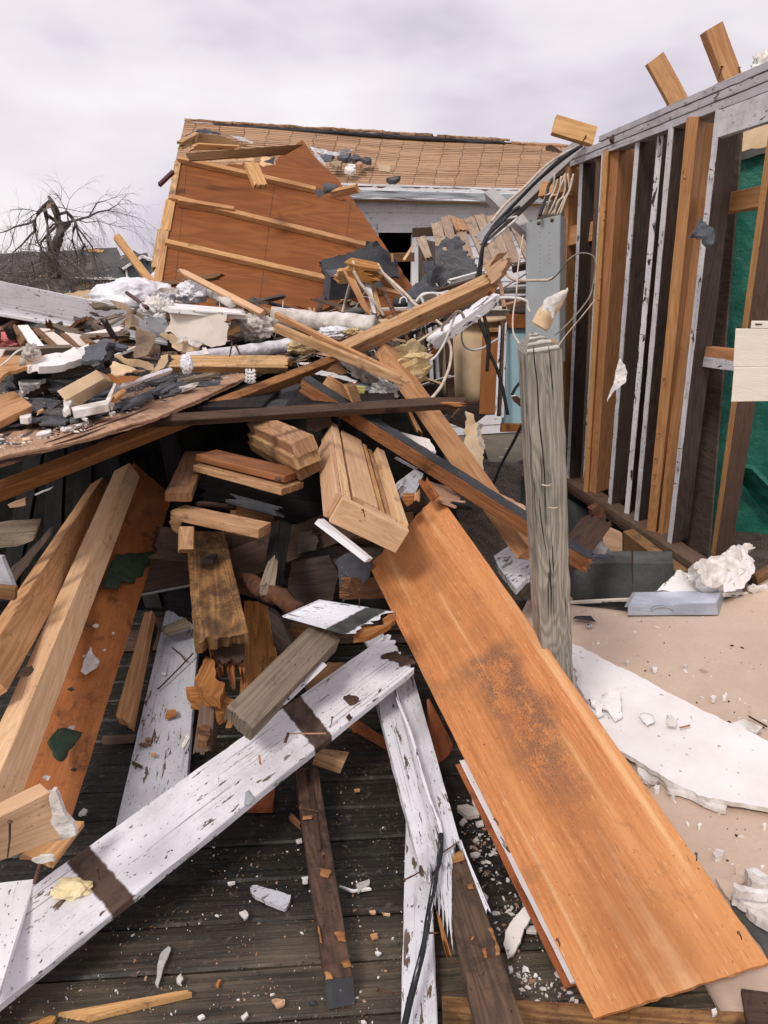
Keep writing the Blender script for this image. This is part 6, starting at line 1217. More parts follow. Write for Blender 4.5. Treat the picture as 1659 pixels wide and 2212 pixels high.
# beige flooring sheet on the right, with raised far edge
def beige():
    V = []; F = []; U = []; nx, ny = 60, 70
    def h(x, y):
        lift = max(0, (y - 3.15) / .5); r = max(0, min(1, (x - 1.55) / .5)); z = .012 + r * r * .16 * max(0, min(1, (y - 2.9) / .75)) ** 2
        z += .008 * noise.noise(Vector((x * 1.7, y * 1.7, 2))) + .004 * noise.noise(Vector((x * 5, y * 3, 8))); dip = math.exp(-((x - 1.30) / .38) ** 2) * max(0, (y - 3.25)) * .10; return z
    for j in range(ny + 1):
        for i in range(nx + 1):
            y = 1.15 + (3.70 - 1.15) * j / ny; yb = y; xl = .44 + .32 * max(0, min(1, (1.95 - y) / .45)) + .035 * noise.noise(Vector((y * 3, 0, 0))) + (max(0, y - 2.5) * .25); xr = 2.6; x = xl + (xr - xl) * i / nx
            ye = y - .20 * max(0, min(1, (y - 3.1) / .6)) * math.exp(-((x - 1.35) / .42) ** 2) + .02 * max(0, y - 3.3) * noise.noise(Vector((x * 4, 1, 1))); V.append(Vector((x, ye, h(x, y))))
    N0 = len(V); V += [v - Vector((0, 0, .006)) for v in V]
    for j in range(ny):
        for i in range(nx):
            a = j * (nx + 1) + i; f = (a, a + 1, a + nx + 2, a + nx + 1); F.append(f); U.append([(V[k].x, V[k].y) for k in f]); g = tuple(k + N0 for k in reversed(f)); F.append(g); U.append([(V[k].x, V[k].y) for k in g])
    for j in range(ny):
        a, b_ = j * (nx + 1), (j + 1) * (nx + 1); F.append((b_, a, a + N0, b_ + N0)); U.append([(0, 0)] * 4)
    for i in range(nx): a = ny * (nx + 1) + i; F.append((a, a + 1, a + 1 + N0, a + N0)); U.append([(0, 0)] * 4)
    o = mk('floor_sheet', V, F, 'beige', U, None, None, True); tag(o, 'broad beige sheet material covering the ground on the right', 'sheet flooring')
    return h
beige_h = beige()
crumbs('plaster_crumbs', 'scattered white plaster crumbs on the beige sheet', [(1235, 1310), (1655, 1310), (1655, 2000), (1500, 1800), (1390, 1650), (1330, 1500), (1235, 1350)], .02, 260, ['gypsum', 'gypsum', 'drywall_white', 'brown_dark'], 19, .001, .007, hf=lambda x, y: beige_h(x, y) + .002)
for i, (x, y, s, lb) in enumerate(((1047,620,17,'white plaster crumb just above the slab, nearest the post'), (1365,777,15,'left one of two white crumbs above the middle of the drywall slab'), (1425,772,12,'right one of two white crumbs above the middle of the drywall slab'), (1060,1265,18,'largest white crumb right below the drywall slab beside the plywood'), (1147,1300,14,'small crumb below the torn edge of the drywall slab'), (1290,1462,12,'white crumb alone in the middle of the lower beige area'), (1392,1620,30,'angular white plaster flake above the plaster heap at the right edge'), (1640,1467,12,'white crumb at the right border of the picture'), (1213,605,10,'tiny white crumb on the beige sheet above the slab'), (900,585,10,'tiny elongated crumb right of the post foot'))):
    q = [b3(x - s, y), b3(x - s * .3, y - s * .8), b3(x + s * .9, y - s * .4), b3(x + s * .8, y + s * .6), b3(x - s * .5, y + s * .7)]
    SC_('plaster_crumb', lb, 'plaster crumb', q, .03, .018, 'gypsum', crumple=.004, jag=.002, res=.01, group='plaster crumbs on the beige sheet')
S('felt_scrap', 'dark pointed felt scrap lying alone on the beige sheet behind the post', 'felt scrap', [d7(255,1130), d7(275,1115), d7(385,1115), d7(420,1153), d7(340,1140)], 'z0.035', .004, 'felt_black', crumple=.004)
S('white_chip', 'small black and white chip in front of the dark felt scrap', 'chip', [d7(345,1185), d7(380,1170), d7(395,1185), d7(365,1195)], 'z0.03', .006, 'stud_peel', crumple=.004)
# drywall slab on the beige sheet
sheet('drywall_slab', 'big white drywall slab with broken lower edge lying on the beige sheet', 'drywall slab', [pt(b3(570,470), 'z0.07'), pt(b3(700,535), 'z0.07'), pt(b3(1050,715), 'z0.08'), pt(b3(1400,890), 'z0.07'), pt((1700, 1616), 'z0.06'), pt((1700, 1752), 'z0.05'), pt(b3(1530,1355), 'z0.05'), pt(b3(1280,1310), 'z0.05'), pt(b3(1150,1240), 'z0.05'), pt(b3(1060,1180), 'z0.06'), pt(b3(940,1110), 'z0.06'), pt(b3(780,1030), 'z0.06'), pt(b3(560,800), 'z0.06')], .016, ['drywall_white', 'gypsum'], crumple=.006, cs=3, jag=.006, res=.035)
S('torn_paper', 'ragged paper and gypsum fringe below the front edge of the drywall slab', 'torn paper', [b3(940,1115), b3(1060,1165), b3(1200,1245), b3(1320,1300), b3(1425,1345), b3(1435,1390), b3(1300,1345), b3(1210,1305), b3(1130,1290), b3(1080,1215), b3(1020,1250), b3(960,1190)], 'z0.035', .014, 'gypsum', crumple=.008, cs=10, jag=.008, res=.02)
S('torn_flap', 'upturned torn gypsum flap on the drywall slab next to the plywood', 'torn gypsum', [b3(760,760), b3(800,740), b3(855,728), b3(865,800), b3(870,880), b3(830,900), b3(790,850), b3(755,840)], ['z0.09','z0.115','z0.12','z0.105','z0.085','z0.085','z0.085','z0.085'], .008, 'drywall_white', crumple=.010, cs=12, res=.015, jag=.004)
S('torn_flap', 'brownish scuffed hollow in the middle of the drywall slab', 'torn gypsum', [b3(960,880), b3(1000,870), b3(1040,880), b3(1045,915), b3(1000,935), b3(980,910)], 'z0.080', .003, 'drywall_white', crumple=.006, cs=10, res=.015, jag=.006)
S('white_chip', 'tiny orange wood sliver lying on the drywall slab', 'sliver', [b3(1180,940), b3(1240,925), b3(1240,932), b3(1185,945)], 'z0.082', .003, 'splinter', jag=0)
S('white_chip', 'rounded gypsum lump on the drywall slab', 'gypsum lump', [b3(1110,885), b3(1130,880), b3(1165,900), b3(1160,925), b3(1115,915)], 'z0.10', .02, 'gypsum', crumple=.01, res=.01)
S('torn_flap', 'ragged gypsum lumps at the left edge of the drywall slab behind the plywood', 'torn gypsum', [b3(590,540), b3(620,560), b3(665,700), b3(700,760), b3(770,870), b3(740,880), b3(640,730)], 'z0.085', .008, 'drywall_white', crumple=.012, cs=12, res=.02, jag=.01)
S('white_chip', 'flat white flake with tan patch at the upper edge of the drywall slab', 'flake', [b3(1470,915), b3(1530,898), b3(1630,940), b3(1600,970), b3(1490,940)], 'z0.06', .006, 'gypsum', jag=.006, res=.02)
B('splint', 'dark splinter near the right end of the drywall slab', 'splinter', b3(1535,868), 'z0.04', b3(1650,935), 'z0.04', 3, 2, 'brown_dark', ja=.02)
# plaster heap at right edge
for i, (uvs, z, m, lb) in enumerate((([b6(1520,610), b6(1590,590), b6(1670,650), b6(1670,710), b6(1560,700)], .10, 'gypsum', 'uppermost white piece of the plaster heap at the right edge'), ([b6(1455,690), b6(1640,730), b6(1670,740), b6(1660,760), b6(1500,740), b6(1450,715)], .12, 'gypsum', 'long white bar of the plaster heap at the right edge'), ([b6(1450,740), b6(1500,745), b6(1600,780), b6(1670,830), b6(1670,890), b6(1540,810), b6(1450,770)], .07, 'drywall', 'dirty middle piece of the plaster heap at the right edge'), ([b6(1530,850), b6(1600,870), b6(1670,900), b6(1670,945), b6(1590,915)], .05, 'gypsum', 'lowest curved piece of the plaster heap at the right edge'), ([b6(1350,660), b6(1400,680), b6(1450,640), b6(1490,570), b6(1520,600), b6(1540,650), b6(1450,720), b6(1430,790), b6(1400,760)], .03, 'beige', 'folded beige sheet corner sticking up left of the plaster heap'))):
    SC_('plaster_piece', lb, 'plaster', uvs, z, .025 if i < 4 else .006, m, crumple=.015, cs=10, res=.02, jag=.006)
S('grey_film', 'thin grey plastic film lying under the plaster heap down to the corner', 'film', [b6(1430,790), b6(1480,790), b6(1580,900), b6(1670,960), b6(1670,1170), b6(1560,1000), b6(1440,830)], 'z0.02', .003, 'concrete', crumple=.008)
# grey post
def post():
    base = pt((1196, 1442), 2.42); topc = pt(c6(284,190), 2.30)
    ax = (base - topc).normalized(); r = ((base + topc) / 2 - Vector((0, 0, CAMZ))).normalized(); c = r.cross(ax).normalized(); c = c if c.x > 0 else -c; f = (r - ax * r.dot(ax)).normalized()
    w = .106; base = topc + ax * ((topc.z + .05) / -ax.z); ph = rad(16); e1 = (c * math.cos(ph) + f * math.sin(ph)); e2 = (-c * math.sin(ph) + f * math.cos(ph))
    t = thing('fence_post', 'tall weathered grey square wooden post with pointed top and long cracks', 'post', tuple(Vector((base.x, base.y, 0))))
    o0 = topc - e1 * w * .5 - e2 * w * .5 + ax * .03
    sweep('shaft', o0, e1 * w, e2 * w, base - e1 * w * .5 - e2 * w * .5, e1 * w, e2 * w, 'post', t, nl=60, nw=10, ch=.004, warp=.0035, edge=.003)
    tip = topc - ax * .022 - e1 * .022; q = [o0, o0 + e1 * w, o0 + e1 * w + e2 * w, o0 + e2 * w]
    V = []; n = 12
    for k in range(n + 1):
        s = k / n
        for i in range(4):
            for j in range(6):
                p = q[i].lerp(q[(i + 1) % 4], j / 6).lerp(tip, s) + Vector((0, 0, .0045 * noise.noise(Vector((s * 14, i * 3 + j * .4, 4))))) - ax * (.010 * math.sin(s * math.pi)); V.append(p)
    F = []; U = []; m = 24
    for k in range(n):
        for i in range(m):
            j = (i + 1) % m; F.append((k * m + i, k * m + j, (k + 1) * m + j, (k + 1) * m + i)); U.append([((V[x] - tip).dot(e1), (V[x] - tip).dot(e2)) for x in F[-1]])
    mk('pointed_top', V, F, 'post_end', U, None, t)
    # the long crack: two dark slots cut by raised lips
    for (pts_, r_) in (([(252,235), (258,330), (275,470), (283,640), (305,850), (318,1000), (322,1200)], .0020), ([(343,235), (352,330), (365,470), (372,560)], .0016), ([(285,1120), (300,1300), (330,1480), (345,1650)], .0015)):
        P_ = []
        for x, y in pts_:
            rr = ray(*c6(x, y)); o_ = Vector((0, 0, CAMZ)); P_.append(o_ + rr * ((o0 + (-e2) * .0005 - o_).dot(-e2) / rr.dot(-e2)))
        tube('crack', None, None, P_, [r_ * .5] + [r_] * (len(P_) - 2) + [r_ * .3], 'ink', t, sub=5, seg=5)
    for (x, y, L) in ((300,1065,.02), (340,1200,.028)):
        tube('twine', None, None, [pt(c6(x, y), 2.24), pt(c6(x + 30, y + 6), 2.235), pt(c6(x + 55, y + 2), 2.24)], .0022, 'wire_cream', t, sub=3)
post()
sheet('side_slat', None, None, [pt(c6(345,190), 2.44), pt(c6(398,205), 2.44), pt(c6(405,420), 2.45), pt(c6(405,560), 2.45), pt(c6(375,420), 2.45)], .02, 'sheath', jag=.002, res=.05)
tag(bpy.data.objects['side_slat'], 'narrow tan slat fixed to the right back side of the grey post top', 'slat')
tube('broken_limb', 'broken tan log with white face sticking up behind the grey post top', 'log', [pt(c3(285,1960), 2.55), pt(c3(330,1890), 2.55), pt(c3(395,1800), 2.55), pt(c3(450,1745), 2.55)], [.030, .030, .024, .004], 'cream', seg=14, rough=.25)
S('bark_peel', 'white peeled shell over the broken tan log behind the post', 'peel', [c3(283,1895), c3(320,1800), c3(390,1760), c3(455,1725), c3(460,1745), c3(430,1800), c3(385,1850), c3(375,1900), c3(355,1920), c3(345,1870), c3(310,1860)], 2.47, .004, 'gypsum', crumple=.015, jag=.008, res=.015)
# ---- under / around the post
S('white_board', 'white rough painted board end behind the grey post', 'board', [c6(15,1490), c6(215,1360), c6(450,1330), c6(450,1500), c6(215,1620), c6(150,1690), c6(40,1560)], ['z0.25']*7, .03, 'white_w2', jag=.004)
B('beam', 'dark rotten beam with red broken end leaning against the sill', 'beam', c6(470,1450), 3.35, c6(665,1195), 3.7, 44, 22, 'brown_dark', jb=.05)
S('rot_end', 'orange-red rotten tip of the dark beam below the sill', 'rotten wood', [c6(590,1215), c6(650,1180), c6(672,1200), c6(680,1260), c6(640,1270), c6(600,1250)], 3.62, .05, 'bark_red', crumple=.02, jag=.012, res=.02)
B('beam', 'loose light-topped brown joist sliding off the sill toward the white rubble', 'joist', c6(790,1345), 4.45, c6(1120,1600), 3.92, 44, 18, 'brown', phi=48)
Q('block', 'square brown board end between the rotten beam and the loose joist', 'board', c6(665,1305), c6(675,1480), c6(785,1500), c6(785,1360), 4.1, 4.1, .04, 'sheath')
Q('concrete_block', 'left dark grey concrete block in front of the foundation', 'concrete block', c6(440,1545), c6(440,1755), c6(845,1750), c6(840,1530), 3.95, 3.85, .18, 'concrete')
Q('concrete_block', 'right dark grey concrete block partly under the loose joist', 'concrete block', c6(850,1535), c6(850,1750), c6(1100,1745), c6(1090,1535), 3.86, 3.8, .18, 'concrete')
Q('rock', 'rounded dark stone on top of the left concrete block', 'stone', c6(600,1480), c6(600,1530), c6(730,1535), c6(735,1490), 3.95, 3.95, .1, 'felt_grey', edge=.01)
S('plastic_scrap', 'twisted clear plastic scrap leaning by the rotten beam', 'plastic', [c6(580,1460), c6(640,1340), c6(665,1360), c6(650,1400), c6(690,1430), c6(680,1475)], 3.8, .006, 'film', crumple=.04, cs=10, res=.02)
S('tan_sliver', 'tan triangular sliver right of the post foot', 'sliver', [c6(445,1700), c6(490,1755), c6(445,1760)], 2.9, .01, 'pine')
strip = Q('vent_strip', 'cream perforated vinyl strip running along the far edge of the beige sheet', 'vinyl strip', c6(440,1765), c6(440,1785), c6(1560,1735), c6(1560,1710), 3.62, 3.62, .01, 'vinyl')
for k in range(9):
    x = 690 + k * 42 if k < 3 else (640 + k * 0 + (k - 3) * 46 + 20 if k < 6 else 1440 + (k - 6) * 42)
    Q('slot', None, None, c6(x, 1768 if x < 1000 else 1729), c6(x, 1772 if x < 1000 else 1733), c6(x + 24, 1771 if x < 1000 else 1732), c6(x + 24, 1767 if x < 1000 else 1728), 3.613, 3.613, .002, 'ink', parent=None if False else strip)
sheet('drywall_rubble', 'white broken drywall sheet leaning behind the metal box', 'drywall', [pt(c6(985,1700), 3.66), pt(c6(1060,1640), 3.69), pt(c6(1140,1570), 3.74), pt(c6(1180,1590), 3.76), pt(c6(1300,1650), 3.76), pt(c6(1480,1640), 3.79), pt(c6(1510,1720), 3.72), pt(c6(1200,1720), 3.66)], .015, 'drywall_white', crumple=.02, jag=.01, res=.04)
sheet('drywall_rubble', 'rough pitted gypsum lump with jagged outline leaning at the right wall foot', 'gypsum lump', [pt(c6(1190,1560), 3.62), pt(c6(1230,1535), 3.65), pt(c6(1400,1480), 3.7), pt(c6(1440,1440), 3.75), pt(c6(1550,1410), 3.8), pt(c6(1580,1445), 3.8), pt(c6(1545,1470), 3.75), pt(c6(1575,1540), 3.7), pt(c6(1500,1600), 3.6), pt(c6(1420,1670), 3.58), pt(c6(1280,1660), 3.58), pt(c6(1230,1620), 3.6)], .06, 'gypsum', crumple=.07, cs=7, jag=.015, res=.022)
sheet('drywall_rubble', 'upright folded drywall wing right of the pitted gypsum lump', 'drywall', [pt(c6(1440,1600), 3.55), pt(c6(1545,1490), 3.7), pt(c6(1580,1550), 3.7), pt(c6(1500,1690), 3.55), pt(c6(1400,1710), 3.5)], .015, 'drywall_white', crumple=.04, cs=5, jag=.008, res=.03)
S('plaster_piece', 'white crumpled scrap behind the raised beige edge at the right', 'scrap', [c6(1540,1700), c6(1570,1660), c6(1640,1665), c6(1680,1690), c6(1680,1705), c6(1580,1720)], 3.6, .02, 'gypsum', crumple=.04, cs=10, res=.02)
Q('plank', 'brown plank corner at the right edge below the green surround', 'plank', c6(1590,1620), c6(1600,1680), c6(1700,1690), c6(1700,1560), 3.7, 3.7, .05, 'brown')
mb = thing('metal_box', 'blue-grey galvanised metal light housing lying on the edge of the beige sheet', 'metal box', tuple(pt(c6(1110,1750), 'z0.05')))
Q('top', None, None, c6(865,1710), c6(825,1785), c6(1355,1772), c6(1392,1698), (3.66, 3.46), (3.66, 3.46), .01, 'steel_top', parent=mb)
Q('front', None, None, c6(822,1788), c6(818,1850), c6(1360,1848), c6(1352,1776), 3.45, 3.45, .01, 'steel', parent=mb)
sheet('end_plate', None, None, [pt(c6(1355,1772), 3.455), pt(c6(1392,1698), 3.66), pt(c6(1407,1770), 3.66), pt(c6(1362,1848), 3.455)], .008, 'panel_grey', jag=0, res=.05, parent=mb)
sheet('end_plate', None, None, [pt(c6(865,1708), 3.66), pt(c6(845,1712), 3.66), pt(c6(800,1790), 3.46), pt(c6(822,1790), 3.46)], .008, 'panel_grey', jag=0, res=.05, parent=mb)
tube('knockout', None, None, [pt(c6(960 + 65 * (1 - math.cos(a)) - 0, 1822 - 24 * math.sin(a)), 3.443) for a in [k * math.pi / 7 for k in range(8)]], .004, 'panel_grey', mb, sub=2)
# vinyl siding piece at right border
vs_ = thing('vinyl_siding', 'cream vinyl siding piece of two courses at the right edge', 'siding', tuple(pt((1640, 790), 3.6)))
Q('course', None, None, c6(1465,128), c6(1450,358), (1720, 792), (1720, 712), 3.6, 3.45, .012, 'vinyl', parent=vs_)
Q('course', None, None, c6(1455,360), c6(1438,568), (1720, 866), (1720, 792), 3.58, 3.43, .012, 'vinyl', parent=vs_)
Q('nail_hem', None, None, c6(1560,82), c6(1555,128), (1720, 710), (1720, 694), 3.59, 3.5, .008, 'vinyl', parent=vs_)
Q('slot', None, None, c6(1582,98), c6(1582,104), c6(1625,106), c6(1625,100), 3.575, 3.565, .003, 'ink', parent=vs_)
# hanging scraps on the studs
S('peel', 'dark felt scrap hooked on the bright orange stud pair', 'felt scrap', [c3(1190,1430), c3(1230,1380), c3(1265,1300), c3(1290,1330), c3(1350,1380), c3(1335,1440), c3(1308,1495), c3(1270,1435)], 4.1, .012, 'felt_grey', crumple=.05, cs=10, res=.02, jag=.008)
S('peel', 'white torn cone-shaped plaster paper hanging on a stud in the middle of the wall', 'plaster scrap', [c6(760,345), c6(775,308), c6(800,345), c6(812,390), c6(800,450), c6(740,500), c6(700,570), c6(735,450)], 4.7, .01, 'drywall_white', crumple=.03, cs=10, res=.02, jag=.004)
for i, (x, y, Y, lb) in enumerate(((1200,1210,4.1,'white gypsum chunk lying dark between the right studs'),)):
    blob('chunk', lb, 'gypsum chunk', pt(c6(x + 30, y + 40), 4.9), (.06, .05, .10), 'gypsum', .4, 2, .5, 4)
# boards on the top plate
def topblock(a, b_, Y, p1, p2, lb, phi, ln=None):
    t = B('board_stub', lb, 'board stub', a, Y, b_, Y, p1, p2, 'pine', phi=phi); return t
topblock(c3(935,383), c3(1085,655), 4.75, -38, 6, 'middle one of three pale board stubs sticking up from the top plate', 25)
topblock(c3(1285,185), c3(1410,515), 4.3, -36, 14, 'rightmost and tallest of three pale board stubs on the top plate', 30)
topblock(c3(365,795), c3(608,868), 5.9, -36, 7, 'leftmost pale board stub lying flat over the end of the top plate', 25)
B('chunk', 'dark broken wood bit on the plate left of the middle stub', 'wood bit', c3(990,690), 5.0, c3(1065,660), 4.9, -8, 6, 'stud_dark')
B('chunk', 'dark broken wood bit on the plate left of the tallest stub', 'wood bit', c3(1305,550), 4.5, c3(1372,515), 4.4, -8, 6, 'stud_dark')
S('chunk', 'grey shredded fibre lump on the plate beside the leftmost stub', 'fibre', [c3(710,835), c3(750,790), c3(770,800), c3(800,765), c3(830,770), c3(820,820), c3(770,850), c3(720,860)], 5.5, .05, 'stud_dark', crumple=.04, cs=12, jag=.015, res=.03)
blob('rubble_chunk', 'pale rubble chunk on the top plate at the right border', 'rubble', pt(c3(1635,395), 4.05), (.06, .05, .06), 'gypsum', .4, 3, .6, 4)
for k, (x, y) in enumerate(((1055,640), (1485,490), (1355,480), (535,865))):
    nl_ = nail(pt(c3(x, y), (4.8, 4.2, 4.3, 5.9)[k]), (-.4 + .3 * k, 0, .8), .06, None, .0035); tag(nl_, ('bent nail beside the middle board stub', 'long nail standing right of the tallest board stub', 'nail left of the tallest board stub', 'nail under the leftmost board stub')[k], 'nail')

# ================================================================ left side beams and boards
B('beam', 'rounded yellow timber running to the left edge under the long brown timber', 'timber', (222, 1030), 3.75, (-40, 1432), 1.85, -23, 14, 'pine', s1=.105, s2=.075, phi=24)
B('beam', 'pale doubled timber with a split top running to the lower left edge', 'timber', (280, 1000), 3.55, (-25, 1728), 1.52, -30, 30, 'pine_pale', s1=.085, s2=.085, phi=36, eb=.1)
Q('plywood_strip', 'long reddish plywood strip strewn with debris right of the pale doubled timber', 'plywood strip', (290, 1000), (372, 1072), (150, 1785), (20, 1770), 3.75, ('z0.13', 'z0.16'), .012, 'ply_red', edge=.003, jb=.02)
def strip_pt(uv, o=.0): 
    a, b_, c_ = pt((290, 1000), 3.75), pt((372, 1072), 3.75), pt((150, 1785), 'z0.13'); n = (b_ - a).cross(c_ - a).normalized(); n = n if n.y < 0 else -n
    return onplane(uv, a + n * o, n)
SP = lambda name, lb, cat, uvs, t, m, o=.008, **kw: sheet(name, lb, cat, [strip_pt(q, o) for q in uvs], t, m, **kw)
SP('shingle_piece', 'larger dark green shingle piece on the upper part of the reddish strip', 'shingle', [b1(700,190), b1(920,175), b1(880,320), b1(825,325), b1(812,360), b1(740,352), b1(712,400), b1(620,392), b1(640,300)], .005, 'shingle_green', .012, crumple=.006, jag=.004, res=.02)
SP('shingle_piece', 'smaller dark green shingle piece low on the reddish strip', 'shingle', [b1(375,1235), b1(495,1265), b1(455,1320), b1(380,1430), b1(325,1400), b1(290,1320), b1(330,1260)], .005, 'shingle_green', .016, crumple=.01, jag=.005, res=.02)
SP('paint_flake', 'white teardrop-shaped flake in the middle of the reddish strip', 'flake', [b1(545,745), b1(560,790), b1(600,830), b1(585,870), b1(515,915), b1(488,890), b1(510,820)], .004, 'gypsum', .010, crumple=.002, jag=.002, res=.01)
for i, (x, y, s, m, lb) in enumerate(((680,665,10,'gypsum','round white crumb right of the middle of the reddish strip'), (575,620,18,'gypsum','white crumb above the teardrop flake on the reddish strip'), (628,765,8,'gypsum','tiny white crumb right of the teardrop flake'), (505,800,9,'gypsum','tiny white crumb left of the teardrop flake'), (430,995,18,'felt','dark crumb on the reddish strip below the teardrop flake'), (430,1232,22,'gypsum','pale crumb just above the smaller green shingle'), (280,1530,24,'gypsum','shredded pale scrap on the reddish strip near its lower end'), (445,1480,16,'brown_dark','dark sliver low on the reddish strip'))):
    q = [b1(x - s, y), b1(x, y - s * .6), b1(x + s, y - s * .2), b1(x + s * .5, y + s * .6)]; SP('crumb', lb, 'crumb', q, .006, m, .010, jag=.003, res=.01, crumple=.003)
S('bark_piece', 'dark leaf-shaped bark piece on the pale doubled timber', 'bark', [b1(95,930), b1(130,880), b1(185,865), b1(200,890), b1(170,925)], 1.88, .006, 'brown_dark', crumple=.006, jag=.003, res=.01)
S('splint', 'reddish torn sliver sticking between the two left timbers', 'splinter', [b1(200,645), b1(232,640), b1(310,470), b1(290,500), b1(225,600)], 2.55, .012, 'splinter', jag=.004)
# block end lower left
nb_ = thing('board_end', 'thick broken white-topped board end with a nail in the lower left', 'board end', tuple(pt(b4(200,350), 1.5)))
Q('face', None, None, b4(-60,320), b4(-60,585), b4(455,395), b4(310,135), 1.30, 1.42, .04, 'pine_pale', parent=nb_, jb=.01)
Q('white_top', None, None, b4(-60,245), b4(-60,320), b4(318,150), b4(305,128), (1.34, 1.30), (1.46, 1.42), .01, 'white_paint', parent=nb_)
S('fungus', None, None, [b4(300,150), b4(330,140), b4(440,330), b4(458,400), b4(400,430), b4(280,440), b4(260,380), b4(310,300)], 1.40, .012, 'gypsum', crumple=.01, cs=14, res=.012, jag=.004, parent=nb_)
nail(pt(b4(45,535), 1.29), (.015, 0, .075), .085, nb_, .0022)
Q('plank', 'tan plank end under the broken white-topped board end', 'plank', b4(100,530), b4(320,570), b4(505,320), b4(440,315), 1.5, 1.62, .02, 'pine', ja=.01)
S('plaster_chip', 'white plaster smear on the tip of the tan plank end', 'plaster', [b4(190,545), b4(240,525), b4(320,530), b4(325,560), b4(240,570)], 1.47, .006, 'gypsum', crumple=.004, jag=.004, res=.01)
TB('stick', 'rusty rod under the tan plank end', 'rod', [b4(240,575), b4(220,640), b4(205,690)], 1.5, .004, 'rust')
# corner white board + its dark edge
Q('board', 'flat white board in the bottom left corner with a dark split edge', 'board', b4(-80,700), b4(212,665), b4(-20,1400), b4(-160,1420), ('z0.145', 'z0.145'), ('z0.165', 'z0.165'), .014, 'white_paint')
# long white board
Q('board', 'long white painted board with two bare brown bands crossing the deck diagonally', 'board', (-190, 2098), (-75, 2228), (898, 1441), (844, 1363), ('z0.10', 'z0.085'), ('z0.36', 'z0.33'), .026, 'white_w1', jb=.03, edge=.0025, ch=.003)
W1P = [pt((-90, 2037), 'z0.10'), pt((-90, 2240), 'z0.075'), pt((898, 1441), 'z0.33')]
w1n = (W1P[1] - W1P[0]).cross(W1P[2] - W1P[0]).normalized(); w1n = w1n if w1n.z > 0 else -w1n
WS = lambda name, lb, cat, uvs, t, m, o=.006, **kw: sheet(name, lb, cat, [onplane(q, W1P[0] + w1n * o, w1n) for q in uvs], t, m, **kw)
blob('insulation', 'small tuft of yellow insulation on the long white board', 'insulation', onplane(b4(435,725), W1P[0] + w1n * .018, w1n), (.046, .030, .022), 'yellow_pad', .35, 2.0, .15, 5, fib=.05)
WS('wood_chip', 'reddish brown bark chip on the long white board', 'chip', [b4(1035,285), b4(1065,275), b4(1105,295), b4(1120,330), b4(1040,320)], .005, 'rust', jag=.003, res=.008)
WS('wood_chip', 'thin red-brown stick lying on the long white board', 'stick', [b4(950,402), b4(962,405), b4(1040,497), b4(1028,498)], .006, 'rust', jag=0, res=.01)
WS('wood_chip', 'small dark blue flake near the upper edge of the long white board', 'flake', [b4(1030,212), b4(1045,210), b4(1046,240), b4(1032,232)], .003, 'cloth_blue', jag=.001, res=.01)
WS('wood_chip', 'tiny dark chip below the red-brown stick on the long white board', 'chip', [b4(970,520), b4(1005,518), b4(1000,542), b4(975,545)], .004, 'felt', jag=.002, res=.01)
WS('wood_chip', 'orange-brown splinter upright on the middle of the long white board', 'splinter', [b2(443,1392), b2(455,1395), b2(462,1455), b2(450,1450)], .006, 'splinter', jag=.001, res=.01)
WS('wood_chip', 'bright brown splinter in the knot hole of the long white board', 'splinter', [b2(595,1320), b2(612,1325), b2(632,1262), b2(618,1260)], .008, 'rust', jag=.001, res=.01, o=.008) if False else WS('wood_chip', 'bright brown splinter in the knot hole of the long white board', 'splinter', [b2(595,1320), b2(612,1325), b2(632,1262), b2(618,1260)], .008, 'rust', jag=.001, res=.01)
WS('wood_chip', 'thin straw stick lying across the bare band of the long white board', 'stick', [b2(640,1264), b2(640,1270), b2(850,1268), b2(850,1261)], .004, 'sheath', jag=0, res=.01)
WS('wood_chip', 'torn blue-grey paint spot at the lower edge of the long white board', 'paint spot', [b4(1470,150), b4(1495,132), b4(1525,180), b4(1500,218), b4(1465,218)], .003, 'panel_grey', jag=.003, res=.01)
for k, (q, dv_, L) in enumerate(((b4(472,600), (-.05, 0, .9), .045), (b4(595,690), (.0, 0, .9), .045), (b2(870,1240), (.2, 0, .8), .04), (b2(655,1110), (.05, 0, .8), .03))):
    nl_ = nail(onplane(q, W1P[0], w1n), dv_, L, None, .0018); tag(nl_, ('left nail in the lower bare band of the long white board', 'right nail in the lower bare band of the long white board', 'nail in the upper bare band of the long white board, lower edge', 'nail in the upper bare band of the long white board, upper edge')[k], 'nail')
WS('crumb', 'black charred patch of bark near the top end of the long white board', 'bark', [b2(960,1040), b2(990,1030), b2(1035,1045), b2(1040,1075), b2(1000,1095), b2(965,1065)], .004, 'brown_dark', jag=.006, res=.01)
WS('crumb', 'small black bark crumb near the lower edge of the long white board', 'bark', [b2(970,1160), b2(990,1145), b2(1010,1165), b2(985,1190)], .004, 'brown_dark', jag=.004, res=.01)
WS('crumb', 'dark moss patch at the tip of the long white board', 'moss', [b2(1180,805), b2(1260,770), b2(1340,800), b2(1370,850), b2(1300,860), b2(1230,830)], .003, 'brown_dark', jag=.012, res=.01)
